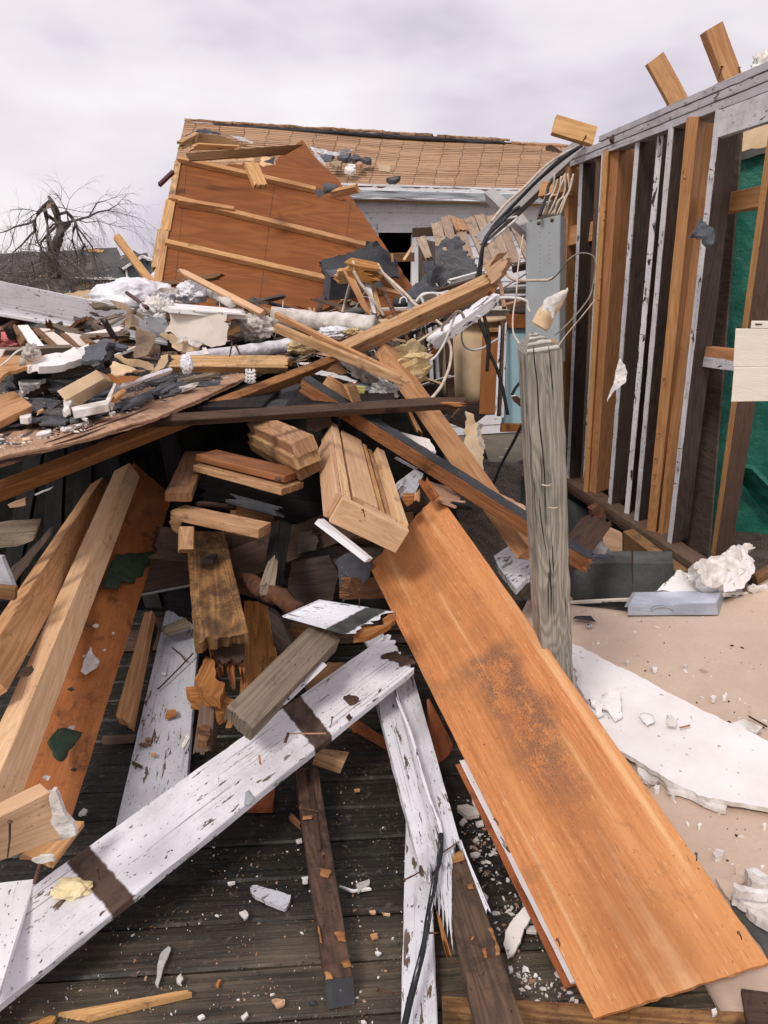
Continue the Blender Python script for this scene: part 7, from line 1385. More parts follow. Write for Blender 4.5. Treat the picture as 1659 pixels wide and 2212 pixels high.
# second white board W4 (lower left)
Q('board', 'grey-white board sprinkled with dirt going under the long white board on the left', 'board', b1(1000,510), b1(1195,620), (398, 1760), (246, 1800), 'z0.18', 'z0.05', .026, 'white_grey', ja=.03)
def W4(uv, o=.01): 
    a, b_, c_ = pt(b1(1000,510), 'z0.18'), pt(b1(1195,620), 'z0.18'), pt((246,1800), 'z0.05'); n = (b_ - a).cross(c_ - a).normalized(); n = n if n.z > 0 else -n
    return onplane(uv, a + n * o, n)
for i, (uvs, m, lb) in enumerate((([b1(1000,1125), b1(1050,1120), b1(1060,1155), b1(990,1175)], 'splinter', 'square orange wood chip on the grey-white board'), ([b1(830,1330), b1(870,1320), b1(900,1330), b1(860,1345)], 'rust', 'flat brown chip on the left of the grey-white board'), ([b1(870,1295), b1(900,1290), b1(908,1308), b1(875,1312)], 'brown', 'small brown chip above the flat brown chip'), ([b1(905,1385), b1(930,1380), b1(932,1400), b1(908,1402)], 'pine', 'small orange chip low on the grey-white board'), ([b1(795,1430), b1(850,1460), b1(845,1472), b1(790,1445)], 'brown_dark', 'dark stick chip low on the grey-white board'), ([b1(1090,1340), b1(1125,1255), b1(1138,1290), b1(1100,1358)], 'gypsum', 'white-striped chip at the right edge of the grey-white board'), ([b1(968,905), b1(990,898), b1(996,908), b1(972,912)], 'gypsum', 'white oval crumb high on the grey-white board'))):
    sheet('chip', lb, 'chip', [W4(q) for q in uvs], .006, m, jag=.002, res=.008)
tube('twig', 'long thin twig lying across the grey-white board', 'twig', [W4(b1(1160,785), .02), W4(b1(1080,870), .015), W4(b1(950,1000), .012)], .003, 'brown_dark')
tube('twig', 'short dark twig crossing the long thin twig', 'twig', [W4(b1(1035,755), .02), W4(b1(1085,795), .02), W4(b1(1110,830), .015)], .003, 'brown_dark')
Q('plank', 'short grey broken lath lying on the upper end of the grey-white board', 'lath', b1(938,640), b1(975,672), b1(1140,610), b1(1110,570), 'z0.22', 'z0.25', .02, 'grey_wood', ja=.03)
Q('stick', 'square yellow stick standing in the gap right of the reddish strip', 'stick', b1(865,545), b1(915,530), b1(780,1215), b1(690,1165), 3.0, 2.35, .035, 'pine', jb=.01)
Q('plank', 'thin brown board behind the square yellow stick', 'board', b1(905,560), b1(950,640), b1(880,900), b1(840,940), 3.1, 2.7, .02, 'brown_dark')
Q('block', 'short brown block with rotten middle left of the splintered wood', 'block', b1(1200,1080), b1(1290,1085), b1(1265,1412), b1(1155,1395), 'z0.30', 'z0.16', .05, 'stud_brown', jb=.02)
S('rot_patch', 'rotten brown hollow in the short brown block', 'rot', [b1(1200,1190), b1(1240,1180), b1(1262,1240), b1(1240,1330), b1(1190,1320), b1(1185,1240)], 'z0.245', .02, 'rotten', crumple=.015, cs=14, res=.01, jag=.004)
Q('block', 'small tan timber end under the grey-brown board', 'timber end', b2(248,1225), b2(245,1300), b2(310,1320), b2(325,1250), 2.5, 2.5, .10, 'pine', jb=.01)
Q('block', 'second small tan timber end right of the first under the grey-brown board', 'timber end', b2(325,1250), b2(318,1305), b2(380,1300), b2(395,1260), 2.48, 2.45, .10, 'pine_rough')
# rotten plank + splintered wood below it
Q('rotten_plank', 'upright rotten brown plank with a knot and broken lower end in the centre left', 'plank', b1(1115,60), b1(1345,55), b1(1492,668), b1(1165,735), 3.1, 2.35, .045, 'rotten', jb=.022, nw=18, edge=.003)
Q('splintered_wood', 'dark stained board with torn orange fibres beneath the rotten plank', 'splintered board', b1(1240,700), b1(1470,690), b1(1480,1010), b1(1290,930), 2.55, 2.35, .04, 'splinter', jb=.14, nw=18)
Q('splintered_wood', 'dark weathered upper part of the torn orange board', 'board', b1(1265,690), b1(1465,690), b1(1465,845), b1(1280,860), 2.50, 2.40, .02, 'brown_dark', jb=.02)
for i, (q, z, lb) in enumerate((([b1(1170,930), b1(1240,800), b1(1290,850), b1(1290,930), b1(1350,970), b1(1320,1065), b1(1220,1040)], .34, 'splintered orange block left of the torn fibres'), ([b1(1115,990), b1(1200,985), b1(1260,1060), b1(1370,1100), b1(1240,1090), b1(1140,1060)], .30, 'flat splintered brown layers below the orange block'), ([b1(1330,1030), b1(1400,1060), b1(1440,1090), b1(1380,1100), b1(1330,1090)], .30, 'yellow splinter wedge under the torn fibres'), ([b1(1280,1090), b1(1330,1100), b1(1355,1140), b1(1310,1165)], .28, 'tan splinter wedge above the tan timber ends'))):
    S('splinter_block', lb, 'splintered wood', q, 'z%g' % z, .035, 'splinter', crumple=.008, cs=10, res=.02, jag=.006)
Q('plank', 'wide amber board standing behind the torn orange fibres', 'board', b2(360,470), b2(500,480), b2(570,860), b2(330,1060), 2.95, 2.6, .03, 'splinter', edge=.003)
# grey-brown board lying on the white board
B('board', 'grey-brown weathered board resting its end beside the long white board', 'board', b2(408,1248), 'z0.38', b2(935,700), 'z0.50', -76, 14, 'grey_wood', phi=14, ja=.01)
Q('trim_strip', 'white narrow strip lying under the grey-brown weathered board', 'strip', b2(600,1100), b2(620,1085), b2(860,860), b2(840,850), 'z0.38', 'z0.45', .012, 'stud_white')
# short white plank on top
Q('plank', 'short white plank with a dark green band and broken orange end in the centre', 'plank', b2(822,468), b2(592,570), b2(1015,690), b2(1272,540), ('z0.60', 'z0.56'), ('z0.54', 'z0.56'), .045, 'white_w3', jb=.035, nw=18)
S('broken_end', 'broken orange wood edge at the right of the short white plank', 'splintered wood', [b2(1015,660), b2(1100,630), b2(1200,620), b2(1190,585), b2(1240,545), b2(1270,540), b2(1265,590), b2(1200,640), b2(1100,685), b2(1015,698)], 'z0.535', .018, 'splinter', crumple=.006, jag=.006, res=.015)
nl_ = nail(pt(b2(1048,510), 'z0.57'), (0, 0, 1), .06, None, .0022); tag(nl_, 'long rusty nail standing on the short white plank', 'nail')
# white boards centre (W2)
wb = thing('split_board', 'white board with a lengthwise crack turning bare brown toward the bottom', 'board', tuple(pt((960, 1850), 'z0.1')))
Q('white_half', None, None, b2(1145,1040), b2(1272,985), b5(1200,660), b5(1062,655), 'z0.20', 'z0.115', .026, 'white_w2', parent=wb, jb=.05, edge=.002)
Q('white_half', None, None, b2(1272,985), b2(1372,905), b5(1345,640), b5(1185,640), 'z0.225', 'z0.137', .026, 'white_w2', parent=wb, edge=.002, jb=.13, nw=30)
Q('bare_half', None, None, b5(1140,500), b5(1312,492), (1146, 2250), (1035, 2250), 'z0.132', 'z0.10', .027, 'stained', parent=wb, edge=.003, ja=.05)
for q in ((b5(1228,520), b5(1290,495), b5(1310,545), b5(1240,570)), (b5(1325,700), b5(1365,690), b5(1375,720), b5(1340,725)), (b5(1420,1090), b5(1450,1080), b5(1455,1130), b5(1430,1135)), (b5(1455,960), b5(1480,960), b5(1520,1120), b5(1505,1125)), (b5(1350,1010), b5(1362,1008), b5(1362,1030), b5(1350,1030))): sheet('orange_patch', None, None, [pt(k, 'z%.3f' % (.1365 - .032 * (k[1] - 1840) / 410)) for k in q], .002, 'stained_orange', jag=.006, res=.008, parent=wb)
Q('white_skin', None, None, b5(1135,495), b5(1232,500), b5(1245,1165), b5(1130,830), 'z0.139', 'z0.118', .003, 'white_w2', parent=wb, jb=.06, edge=.004)
Q('white_rim', None, None, b5(1290,430), b5(1312,492), b5(1480,880), b5(1455,880), 'z0.142', 'z0.122', .004, 'white_w2', parent=wb, jb=.05)
Q('torn_fibre', None, None, b5(1135,830), b5(1165,880), b5(1245,1165), b5(1195,1110), 'z0.12', 'z0.11', .03, 'splinter', parent=wb, jb=.04, ja=.03)
Q('board', 'lower white board with grey flaking streaks running straight to the bottom edge', 'board', (880, 1640), (925, 1640), (946, 2260), (865, 2260), 'z0.09', 'z0.035', .026, 'white_w2', edge=.002)
TB('cord', 'black cord flaked with white paint winding along the cracked white board', 'cord', [b2(1268,985), b2(1285,1080), b2(1340,1220), b2(1380,1340), b2(1410,1450), b2(1440,1560), b5(1110,200), b5(1160,330), b5(1172,400)], ['z0.25','z0.25','z0.24','z0.22','z0.21','z0.20','z0.18','z0.17','z0.165'], .0055, 'stud_peel', sub=5)
TB('cord', 'black peeling cord continuing down over the lower white board', 'cord', [b5(1172,400), b5(1165,520), b5(1130,700), b5(1095,900), b5(1070,1060), b5(1020,1260), b5(985,1400), b5(950,1560)], ['z0.165','z0.165','z0.16','z0.15','z0.12','z0.10','z0.09','z0.08'], .0075, 'cord', sub=5)
for k, (q, q2, z, lb) in enumerate(((b5(955,670), b5(1050,620), .13, 'rusty nail pointing left out of the cracked white board'), (b5(1175,510), b5(1280,440), .16, 'dark nail lying across the white half above the bare wood'), (b5(1095,990), b5(1155,990), .13, 'short rusty nail beside the torn orange fibre'), (b5(330,240), b5(440,262), .12, 'rusty nail across the upper part of the dark stained stud'), (b5(790,1330), b5(890,1352), .01, 'pale nail lying on the deck right of the dark stud'))):
    a, b_ = pt(q, 'z%g' % z), pt(q2, 'z%g' % (z - .005)); n_ = nail(b_, a - b_, (a - b_).length, None, .0022); tag(n_, lb, 'nail')
nl_ = nail(pt(b5(470,600), 'z0.11'), (0, -.1, 1), .05, None, .0025); tag(nl_, 'bent nail with flat head standing in the dark stained stud', 'nail')
# dark stained stud to the bottom
ds = thing('stained_stud', 'dark stained stud with scorched black end lying on the deck below the centre', 'stud', tuple(pt(b5(500,800), 'z0.06')))
Q('face', None, None, b5(290,0), b5(432,0), b5(640,1245), b5(475,1265), 'z0.115', 'z0.065', .055, 'stained', parent=ds, edge=.002)
for q in ((b5(470,1225), b5(500,1222), b5(525,1262), b5(478,1272)), (b5(570,1170), b5(620,1150), b5(632,1190), b5(590,1195)), (b5(530,990), b5(595,985), b5(600,1040), b5(560,1040)), (b5(430,950), b5(445,960), b5(460,1050), b5(448,1045)), (b5(440,600), b5(510,610), b5(500,655), b5(455,650)), (b5(340,290), b5(400,285), b5(395,305), b5(345,310))): sheet('orange_patch', None, None, [pt(k, 'z%.3f' % (.119 - .05 * (k[1] - 1659) / 450)) for k in q], .002, 'stained_orange', jag=.004, res=.008, parent=ds)
Q('black_end', None, None, b5(475,1262), b5(640,1240), b5(652,1420), b5(492,1448), 'z0.065', 'z0.008', .012, 'felt_black', parent=ds, edge=.004)
B('split', None, None, b5(385,0), 'z0.125', b5(452,500), 'z0.098', 9, 2, 'brown_dark', s2=.01, parent=ds, jb=.04)
bpy.data.objects['split'].name = 'split_groove'
# small orange board stubs and other bits
Q('block', 'orange-red plywood scrap corner under the long white board', 'plywood scrap', b5(0,250), b5(160,250), b5(175,120), b5(100,110), 'z0.02', 'z0.03', .012, 'ply_red')
Q('plank', 'tan timber end showing under the long white board right of centre', 'timber end', b2(790,1385), b2(815,1350), b2(990,1375), b2(960,1440), 'z0.16', 'z0.13', .05, 'pine_rough')
Q('plywood_strip', 'dark reddish plywood behind the cracked white board', 'plywood', b2(880,1280), b2(940,1130), b2(1240,1330), b2(1235,1465), 2.55, 2.35, .012, 'ply_red')
Q('plywood_strip', 'dark red plywood panel between the cracked white board and the long orange board', 'plywood', b2(1470,1060), b2(1700,1500), b2(1700,1590), b2(1495,1545), 2.4, 2.25, .012, 'ply_red')
Q('plank', 'grey board leaning behind the tip of the long white board', 'board', b2(1062,680), b2(1180,640), b2(1230,740), b2(1110,760), 2.75, 2.6, .03, 'white_grey')
Q('board', 'worn orange board crossing the bottom edge under the long plywood', 'board', b5(1175,1365), b5(1185,1600), (1720, 2290), (1720, 2190), 'z0.02', 'z0.02', .02, 'rotten')
Q('board', 'dark wet board end at the bottom right corner', 'board', b6(1500,1320), b6(1540,1560), (1720, 2230), (1720, 2150), 'z0.045', 'z0.045', .015, 'brown_dark')
S('curved_trim', 'curved white trim strip on the deck left of the long plywood board', 'trim', [b6(70,1060), b6(82,985), b6(120,920), b6(200,830), b6(250,880), b6(195,960), b6(175,1040), b6(140,1105), b6(95,1140)], ['z0.02','z0.03','z0.04','z0.06','z0.06','z0.04','z0.03','z0.02','z0.02'], .008, 'drywall', crumple=.004, jag=.002, res=.015)
Q('white_chip', 'small white block beside the curved trim strip', 'block', b6(210,945), b6(210,975), b6(270,980), b6(275,940), 'z0.02', 'z0.02', .012, 'drywall')
for i, (uvs, m, lb) in enumerate((([b5(25,720), b5(60,705), b5(270,760), b5(262,800), b5(235,840), b5(120,800), b5(50,760)], 'white_grey', 'pointed white board flake on the deck left of the dark stud'), ([b5(1270,225), b5(1330,215), b5(1410,245), b5(1400,280), b5(1330,290), b5(1270,250)], 'gypsum', 'largest pale plaster piece between split board and plywood'), ([b5(1280,330), b5(1310,300), b5(1330,320), b5(1300,345)], 'gypsum', 'small plaster crumb left of the pale pieces by the plywood'), ([b5(1380,325), b5(1420,310), b5(1430,340), b5(1390,350)], 'gypsum', 'small plaster crumb right of the pale pieces by the plywood'), ([b5(1360,190), b5(1410,190), b5(1420,225), b5(1370,225)], 'gypsum', 'plaster crumb above the largest pale plaster piece'), ([b5(1365,425), b5(1385,418), b5(1400,428), b5(1380,438)], 'gypsum', 'tiny white crumb below the pale plaster pieces'), ([b5(1345,510), b5(1380,500), b5(1410,510), b5(1390,530), b5(1350,525)], 'gypsum', 'flat white crumb further down beside the split board'), ([b5(1425,740), b5(1455,770), b5(1450,790), b5(1425,765)], 'gypsum', 'white chip touching the lower right of the split board'), ([b5(775,1105), b5(790,1095), b5(815,1108), b5(790,1122)], 'gypsum', 'white chip on the near deck right of the dark stud'), ([b5(335,655), b5(370,650), b5(372,685), b5(345,690)], 'gypsum', 'white chip touching the left side of the dark stud'), ([b5(300,430), b5(335,420), b5(338,440), b5(310,447)], 'gypsum', 'white chip on the far deck left of the dark stud'), ([b4(1435,870), b4(1470,855), b4(1490,890), b4(1465,912)], 'gypsum', 'white square chip on the deck below the pointed flake'), ([b4(1365,685), b4(1410,680), b4(1410,690), b4(1370,698)], 'gypsum', 'thin white chip on the deck near the long white board'), ([b4(1065,1250), b4(1085,1232), b4(1100,1260), b4(1090,1298), b4(1070,1290)], 'gypsum', 'leaf-shaped white chip in the lower left of the deck'), ([b4(1185,1490), b4(1215,1475), b4(1230,1490), b4(1200,1508)], 'gypsum', 'oval white chip near the bottom edge of the deck'), ([b4(1445,1490), b4(1480,1460), b4(1490,1480), b4(1460,1510)], 'gypsum', 'shredded white chip near the bottom edge of the deck'), ([b4(470,275), b4(500,240), b4(525,250), b4(515,275), b4(480,283)], 'gypsum', 'grey-white chip on the deck beside the reddish strip'), ([b5(745,1000), b5(790,990), b5(795,1015), b5(760,1028)], 'pine', 'tan wood chip on the deck right of the dark stud'), ([b5(740,855), b5(775,850), b5(780,865), b5(755,868)], 'pine_pale', 'left one of two narrow tan chips right of the dark stud'), ([b5(820,865), b5(865,870), b5(866,880), b5(830,876)], 'pine_pale', 'right one of two narrow tan chips right of the dark stud'), ([b5(155,1395), b5(180,1385), b5(235,1390), b5(235,1415), b5(190,1435)], 'sheath', 'wide tan chip near the bottom left of the dark stud'), ([b5(385,1400), b5(395,1385), b5(412,1410), b5(410,1428), b5(380,1420)], 'felt_black', 'black chip near the bottom left of the scorched end'), ([b5(650,125), b5(680,120), b5(685,133), b5(655,135)], 'pine', 'tan chip far back on the deck behind the dark stud'), ([b5(740,650 + 15), b5(745,690), b5(670,748), b5(660,700)], 'film', 'crumpled clear film scrap right of the dark stud'), ([b5(560,705), b5(640,738), b5(755,725), b5(740,715), b5(650,728), b5(600,712)], 'drywall_white', 'thin white torn plastic strip right of the dark stud'), ([b5(690,1515), b5(710,1510), b5(725,1525), b5(700,1535)], 'gypsum', 'white chip at the bottom edge below the dark stud'), ([b6(100,1200), b6(120,1190), b6(130,1220), b6(108,1230)], 'gypsum', 'white crumb on the deck under the plywood, near the curved trim'), ([b6(690,1495), b6(740,1490), b6(742,1510), b6(715,1525)], 'gypsum', 'white chip below the lower corner of the long plywood board'), ([b6(1320,1450), b6(1345,1440), b6(1355,1470), b6(1325,1485)], 'gypsum', 'white chip on the worn orange board at the bottom right'), ([b4(1295,1305), b4(1310,1265), b4(1328,1268), b4(1312,1308)], 'splinter', 'small orange sliver in the lower middle of the deck'), ([b4(930,1290), b4(960,1120), b4(1010,1070), b4(1025,1080), b4(985,1180), b4(950,1312)], 'film', 'long curved clear plastic sliver in the lower left of the deck'))):
    big_ = 'flake' if i == 0 else 'chip'
    SC_('chip' if i else 'board_flake', lb, big_, uvs, .018 if not lb.endswith('bottom right') else .045, .012 if i in (0, 1) else .006, m, crumple=.004, jag=.003, res=.012)
Q('stick', 'long pale orange splintered stick in the bottom left corner of the deck', 'stick', b4(330,1470), b4(520,1500), b4(1155,1345), b4(1130,1328), 'z0.02', 'z0.02', .016, 'pine', ja=.05, jb=.02)
Q('stick', 'reddish continuation piece left of the long splintered stick', 'stick', b4(100,1560), b4(300,1540), b4(335,1490), b4(300,1483), 'z0.018', 'z0.02', .014, 'splinter', ja=.04)
Q('stick', 'brown splinter leaning on the left side of the dark stud', 'splinter', b5(240,280), b5(262,252), b5(330,320), b5(322,345), 'z0.03', 'z0.06', .02, 'brown', ja=.03)
crumbs('deck_debris', 'fine scatter of paint flakes, splinters and grit over the dark deck', [(-5, 2210), (-5, 1980), (200, 1960), (640, 1660), (640, 1600), (820, 1600), (900, 1800), (870, 2210)], .004, 950, ['drywall', 'grey_wood', 'sheath', 'grey_wood', 'felt', 'brown', 'gypsum', 'stud_brown'], 41, .0008, .0036)
crumbs('deck_debris', 'fine scatter of paint flakes and grit on the deck left of the plywood', [(960, 1700), (1010, 1690), (1260, 2190), (1130, 2190), (1020, 1850)], .004, 420, ['gypsum', 'gypsum', 'drywall', 'sheath', 'felt'], 42, .0010, .007)
brush_R = random.Random(9)
# ================================================================ the hollow under the crossing
def stack(label, tl, tr, bl, bk_l, Yf, Yb, mat, t, nm='timber', ch=.004, **kw):
    """timber pointing at the viewer: end face tl-tr / bl, going back to bk_l (the far end of the tl edge)"""
    TL, TR, BL, BK = pt(tl, Yf), pt(tr, Yf), pt(bl, Yf), pt(bk_l, Yb)
    ax = (BK - TL); w = TR - TL; w = w - ax * (w.dot(ax) / ax.dot(ax)); d = BL - TL; d = d - ax * (d.dot(ax) / ax.dot(ax)); d = d - w * (d.dot(w) / w.dot(w)); d = d.normalized() * t
    o = sweep(nm, TL, w, d, BK, w, d, mat, None, ch=ch, **kw); tag(o, label, 'timber'); return o
stack('upper one of the two stacked split timbers pointing out of the hollow', d8(1265,375), d8(1480,300), d8(1290,475), d8(905,200), 2.95, 3.6, 'pine_rough', .062, ja=.005)
stack('lower one of the two stacked split timbers pointing out of the hollow', d8(1275,478), d8(1515,405), d8(1310,580), d8(905,285), 2.96, 3.6, 'pine_rough', .060, ja=.008)
stack('dark timber lying beneath the two stacked split timbers', d8(1305,590), d8(1520,515), d8(1310,660), d8(905,350), 3.0, 3.6, 'brown', .05)
def plankfront(label, a, b_, drop, back, Ya, Yb, mat, **kw):
    """plank seen on its long front edge: a-b upper front edge, drop px high, top face going back"""
    A, Bv = pt(a, Ya), pt(b_, Yb); A2 = pt((a[0], a[1] + drop), Ya); d = A2 - A; ax = (Bv - A).normalized(); d = d - ax * d.dot(ax)
    w = d.cross(ax).normalized() * back; w = w if w.y > 0 else -w
    o = sweep('plank', A, w, d, Bv, w, d, mat, None, **kw); tag(o, label, 'plank'); return o
plankfront('upper one of two orange-brown planks lying in the dark hollow', d8(478,460), d8(1215,640), 14, .14, 3.15, 2.95, 'amber', ch=.003)
plankfront('lower one of two orange-brown planks lying in the dark hollow', d8(458,545), d8(1190,745), 14, .15, 3.12, 2.9, 'pine_rough', ch=.003)
nl_ = nail(pt(d8(1165,662), 2.93), (0, -1, 0), .01, None, .006); tag(nl_, 'shiny bolt head at the right end of the upper orange-brown plank', 'bolt')
stack('tan plank end pointing forward at the left of the hollow', d8(220,775), d8(440,785), d8(215,830), d8(385,430), 2.85, 3.5, 'brown', .036, nm='plank')
plankfront('short plank with dark wet top lying above the rotten upright plank', d8(270,925), d8(1000,1080), 20, .10, 2.85, 2.72, 'pine_rough', ch=.003)
B('block', 'small square orange-brown block end left of the rotten plank top', 'block', d8(345,1055), 2.70, d8(345,1245), 2.66, -30, .1, 'pine_rough', s2=.09, phi=4, ch=.004)
S('splint', 'splintered dark scrap left of the small square block end', 'splinter', [d8(262,1010), d8(360,1020), d8(330,1110), d8(290,1080)], 2.8, .03, 'brown', crumple=.02, jag=.01)
B('beam', 'long dark board spanning the hollow with a pale lower edge', 'board', d8(100,1600), 3.2, (760, 1188), 3.3, -70, 4, 'brown_dark', s2=.03, phi=8, ea=.2)
B('edge_strip', 'thin grey-white lower edge strip along the long dark board', 'strip', d8(95,1612), 3.17, (752, 1198), 3.27, -3.5, 3, 'grey_beam', phi=45, ea=.2)
B('post', 'charred black upright post in the hollow', 'post', d8(1170,985), 2.95, d8(1060,1620), 2.62, -30, 12, 'black_wood', s2=.06, phi=25)
Q('splint', 'split brown fibre strip peeling from the charred black post', 'splinter', d8(1150,1265), d8(1165,1290), d8(1130,1640), d8(1015,1630), 2.72, 2.55, .03, 'grey_wood', jb=.05, ja=.05)
tube('root', 'curved reddish brown broken branch below the charred post', 'branch', [pt(d8(820,1480), 2.95), pt(d8(930,1510), 2.85), pt(d8(1050,1600), 2.65), pt(d8(1180,1640), 2.55), pt(b2(640,505), 2.5), pt(b2(700,500), 2.45)], [.022, .030, .034, .032, .030, .012], 'bark_red', seg=12, rough=.3)
B('tarp_strip', 'shiny black plastic strip lying across the dark hollow', 'plastic strip', d8(700,850), 3.05, d8(1200,985), 2.9, -22, 4, 'felt_black', s2=.02, phi=8, ja=.05, jb=.05, warp=.01)
TB('pipe', 'short dark pipe with pale end left of the shiny black strip', 'pipe', [d8(490,875), d8(560,870), d8(800,900)], [2.95,2.98,3.1], .012, 'brown_dark')
for i, (q, Y, m, lb) in enumerate((([b2(640,250), b2(870,210), b2(930,320), b2(890,470), b2(700,500), b2(620,400)], 3.0, 'stud_dark', 'dark smooth board standing left in the lower hollow'), ([b2(910,240), b2(1000,190), b2(1130,250), b2(1110,330), b2(950,480)], 2.95, 'felt_grey', 'grey-blue board standing right in the lower hollow'), ([b2(500,520), b2(560,560), b2(650,740), b2(560,830), b2(530,700)], 2.7, 'stud_dark', 'dark speckled board behind the grey-brown board'), ([b2(640,620), b2(760,640), b2(620,790), b2(560,830)], 2.8, 'brown', 'brown board glimpsed between the grey-brown board and short white plank'), ([b2(720,980), b2(860,860), b2(1100,880), b2(1000,940), b2(760,1080)], 2.75, 'brown', 'brown board lying under the tip of the long white board'), ([d5(0,690), d5(250,690), d5(270,790), d5(100,850), d5(0,830)], 3.5, 'brown_dark', 'dark rough beam end above the stacked split timbers'))):
    S('board', lb, 'board', q, Y, .03, m, jag=.004, res=.05)
for i, (q, Y, m, lb) in enumerate((([c4(-60,1300), c4(232,1280), c4(195,1400), c4(100,1435), c4(-60,1450)], 2.55, 'grey_wood', 'grey board face glimpsed in shade at the left edge'), ([c4(50,1590), c4(300,1325), c4(300,1370), c4(80,1659)], 2.4, 'stud_dark', 'dark slanting board behind the left timbers'), ([b1(-40,205), b1(10,210), b1(80,390), b1(-40,410)], 2.2, 'white_grey', 'grey-white board corner at the left edge'), ([b1(-40,380), b1(90,395), b1(85,470), b1(-40,455)], 2.15, 'brown', 'brown board end below the grey-white corner at the left edge'), ([c4(45,1185), c4(150,1145), c4(155,1190), c4(60,1205)], 3.4, 'sheath', 'pale scrap shining through the gap at the left edge'), ([c4(205,1125), c4(315,1080), c4(300,1095), c4(215,1130)], 3.3, 'stud_white', 'thin white strip shining through the dark gap at the left'), ([b1(610,1300), b1(810,1290), b1(800,1325), b1(615,1335)], 2.4, 'stud_brown', 'dim board crossing behind the grey-white board'))):
    S('board', lb, 'board', q, Y, .02, m, jag=.003, res=.06)
S('roofing_felt', 'added crumpled dark sheet shading the hollow behind the level dark plank', 'felt', [(400, 880), (470, 845), (600, 832), (712, 828), (722, 872), (640, 884), (520, 890), (430, 896)], 'z1.02', .012, 'felt_black', crumple=.03, cs=4, res=.05, jag=.01)  # dark sheet added to shade the hollow and stand for its void
for i_, (x_, w_) in enumerate(((-1.6, .5), (-1.0, .45), (-.45, .5))): sweep('shade_board', Vector((x_, 3.42, 1.03)), Vector((w_, 0, 0)), Vector((0, 0, .02)), Vector((x_, 4.2, 1.03)), Vector((w_, 0, 0)), Vector((0, 0, .02)), 'black_wood', None); tag(bpy.data.objects['shade_board' + ('.%03d' % i_ if i_ else '')], ('left', 'middle', 'right')[i_] + ' one of three added black boards shading the hollow under the slab', 'board')  # unseen boards added to keep light out of the hollow
# dark stuff that closes the hollow: jammed boards and an added backdrop of black joists
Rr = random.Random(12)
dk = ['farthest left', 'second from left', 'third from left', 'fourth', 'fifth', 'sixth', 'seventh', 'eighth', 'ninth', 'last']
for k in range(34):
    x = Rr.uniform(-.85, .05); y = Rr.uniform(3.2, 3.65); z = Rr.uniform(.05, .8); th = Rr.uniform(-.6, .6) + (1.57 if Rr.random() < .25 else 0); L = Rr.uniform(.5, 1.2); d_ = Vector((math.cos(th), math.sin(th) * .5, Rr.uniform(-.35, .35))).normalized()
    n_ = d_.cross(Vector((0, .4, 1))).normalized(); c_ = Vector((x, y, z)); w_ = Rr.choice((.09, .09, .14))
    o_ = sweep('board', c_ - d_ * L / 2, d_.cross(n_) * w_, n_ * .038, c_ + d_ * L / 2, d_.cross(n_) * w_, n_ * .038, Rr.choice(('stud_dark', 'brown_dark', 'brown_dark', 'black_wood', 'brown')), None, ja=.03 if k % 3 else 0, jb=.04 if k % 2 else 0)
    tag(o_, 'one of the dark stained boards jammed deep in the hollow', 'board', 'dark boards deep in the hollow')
for k in range(10):  # added black backdrop standing for the deep shade of the hollow
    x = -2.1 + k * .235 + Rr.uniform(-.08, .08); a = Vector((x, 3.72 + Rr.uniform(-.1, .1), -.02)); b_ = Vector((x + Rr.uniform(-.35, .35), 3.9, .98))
    sweep('shade_joist', a, Vector((.09, 0, 0)), Vector((0, .045, 0)), b_, Vector((.09, 0, 0)), Vector((0, .045, 0)), 'black_wood', None, warp=.004)
    tag(bpy.data.objects['shade_joist' + ('.%03d' % k if k else '')], dk[k] + ' of the added black joists shading the back of the hollow', 'joist', 'added shade joists behind the hollow')
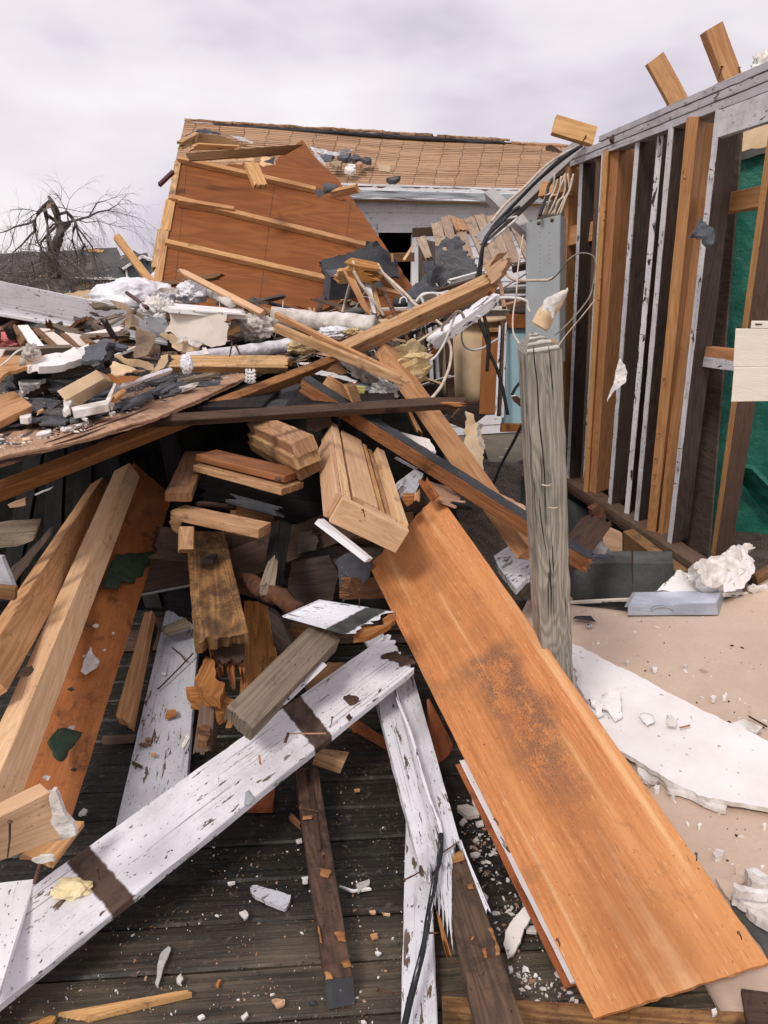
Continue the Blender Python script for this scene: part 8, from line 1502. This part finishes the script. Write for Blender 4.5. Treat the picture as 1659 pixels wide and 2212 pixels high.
# header box of pale lumber in the centre
hd = thing('lumber_header', 'open box of pale new lumber nailed together, tipped forward in the centre of the pile', 'lumber box', tuple(pt((800, 1050), 2.9)))
fTL, fTR, fBR, fBL = pt(c5(612,1165), 2.62), pt(c5(940,1418), 2.50), pt(c5(825,1575), 2.42), pt(c5(495,1305), 2.54)
uW = (fTR - fTL); Wd = uW.length; uW.normalize(); back_ = (pt(c5(535,700), 3.55) - fTL); bl_ = back_.length; uB = back_.normalized(); uW = (uW - uB * uW.dot(uB)).normalized(); uD = uW.cross(uB).normalized(); uD = uD if uD.dot(fBL - fTL) > 0 else -uD
Dp = (fBL - fTL).dot(uD); Dp = max(Dp, .10)
def hb_(name, w0, w1, b0, b1_, d0, d1_, mat='pine_pale', lab=None, **kw):
    o0 = fTL + uW * w0 + uB * b0 + uD * d0; o1 = fTL + uW * w0 + uB * b1_ + uD * d0
    if (b1_ - b0) > (w1 - w0): o = sweep(name, o0, uW * (w1 - w0), uD * (d1_ - d0), o1, uW * (w1 - w0), uD * (d1_ - d0), mat, hd, **kw)
    else: o = sweep(name, o0, uB * (b1_ - b0), uD * (d1_ - d0), fTL + uW * w1 + uB * b0 + uD * d0, uB * (b1_ - b0), uD * (d1_ - d0), mat, hd, **kw)
    return o
hb_('end_board', -.02, Wd, -.002, .036, 0, Dp)
hb_('side_board', -.02, .018, .038, bl_, 0, Dp)
hb_('side_board', Wd - .04, Wd, .038, bl_ * .93, -.01, Dp)
hb_('bottom_board', .02, Wd - .042, .04, bl_ * .95, Dp - .02, Dp, 'pine')
hb_('inner_timber', .035, .035 + Wd * .42, .10, bl_ * .97, .005, Dp - .022, 'pine_pale')
hb_('inner_board', .035 + Wd * .46, .035 + Wd * .46 + .02, .04, bl_ * .95, .01, Dp - .022, 'pine')
hb_('inner_board', .035 + Wd * .46 + .035, .035 + Wd * .46 + .055, .04, bl_ * .95, .02, Dp - .022, 'pine_rough')
hb_('nailer', .30 * Wd, Wd - .05, .04, .07, .0, .03, 'pine_pale')
hb_('side_face', -.045, -.022, .03, bl_ * .80, 0, Dp + .0, 'pine_pale')
Q('white_panel', None, None, c5(410,1300), c5(435,1270), c5(735,1510), c5(712,1532), 2.60, 2.50, .05, 'white_paint', parent=hd)
nail(pt(c5(715,1262), 2.50), (-.01, -.01, .04), .03, hd, .002)

Rn = random.Random(4)
for (bq, tq, n_) in ((c6(940,1340), c3(1190,700), 7), (c6(1320,1490), c3(1600,900), 5), (c6(1058,1415), c3(1350,655), 6), (c6(735,1180), c3(877,850), 5), (c6(566,1115), c3(700,905), 5)):
    for k in range(n_):
        f = Rn.uniform(.08, .95); a, b_ = pt(bq, 'z-0.02'), pt(tq, 'z2.40'); p = a.lerp(b_, f); nail(p + Vector((.012, -.012, 0)), (-1, -.7, .12), .022, wall, .0020)
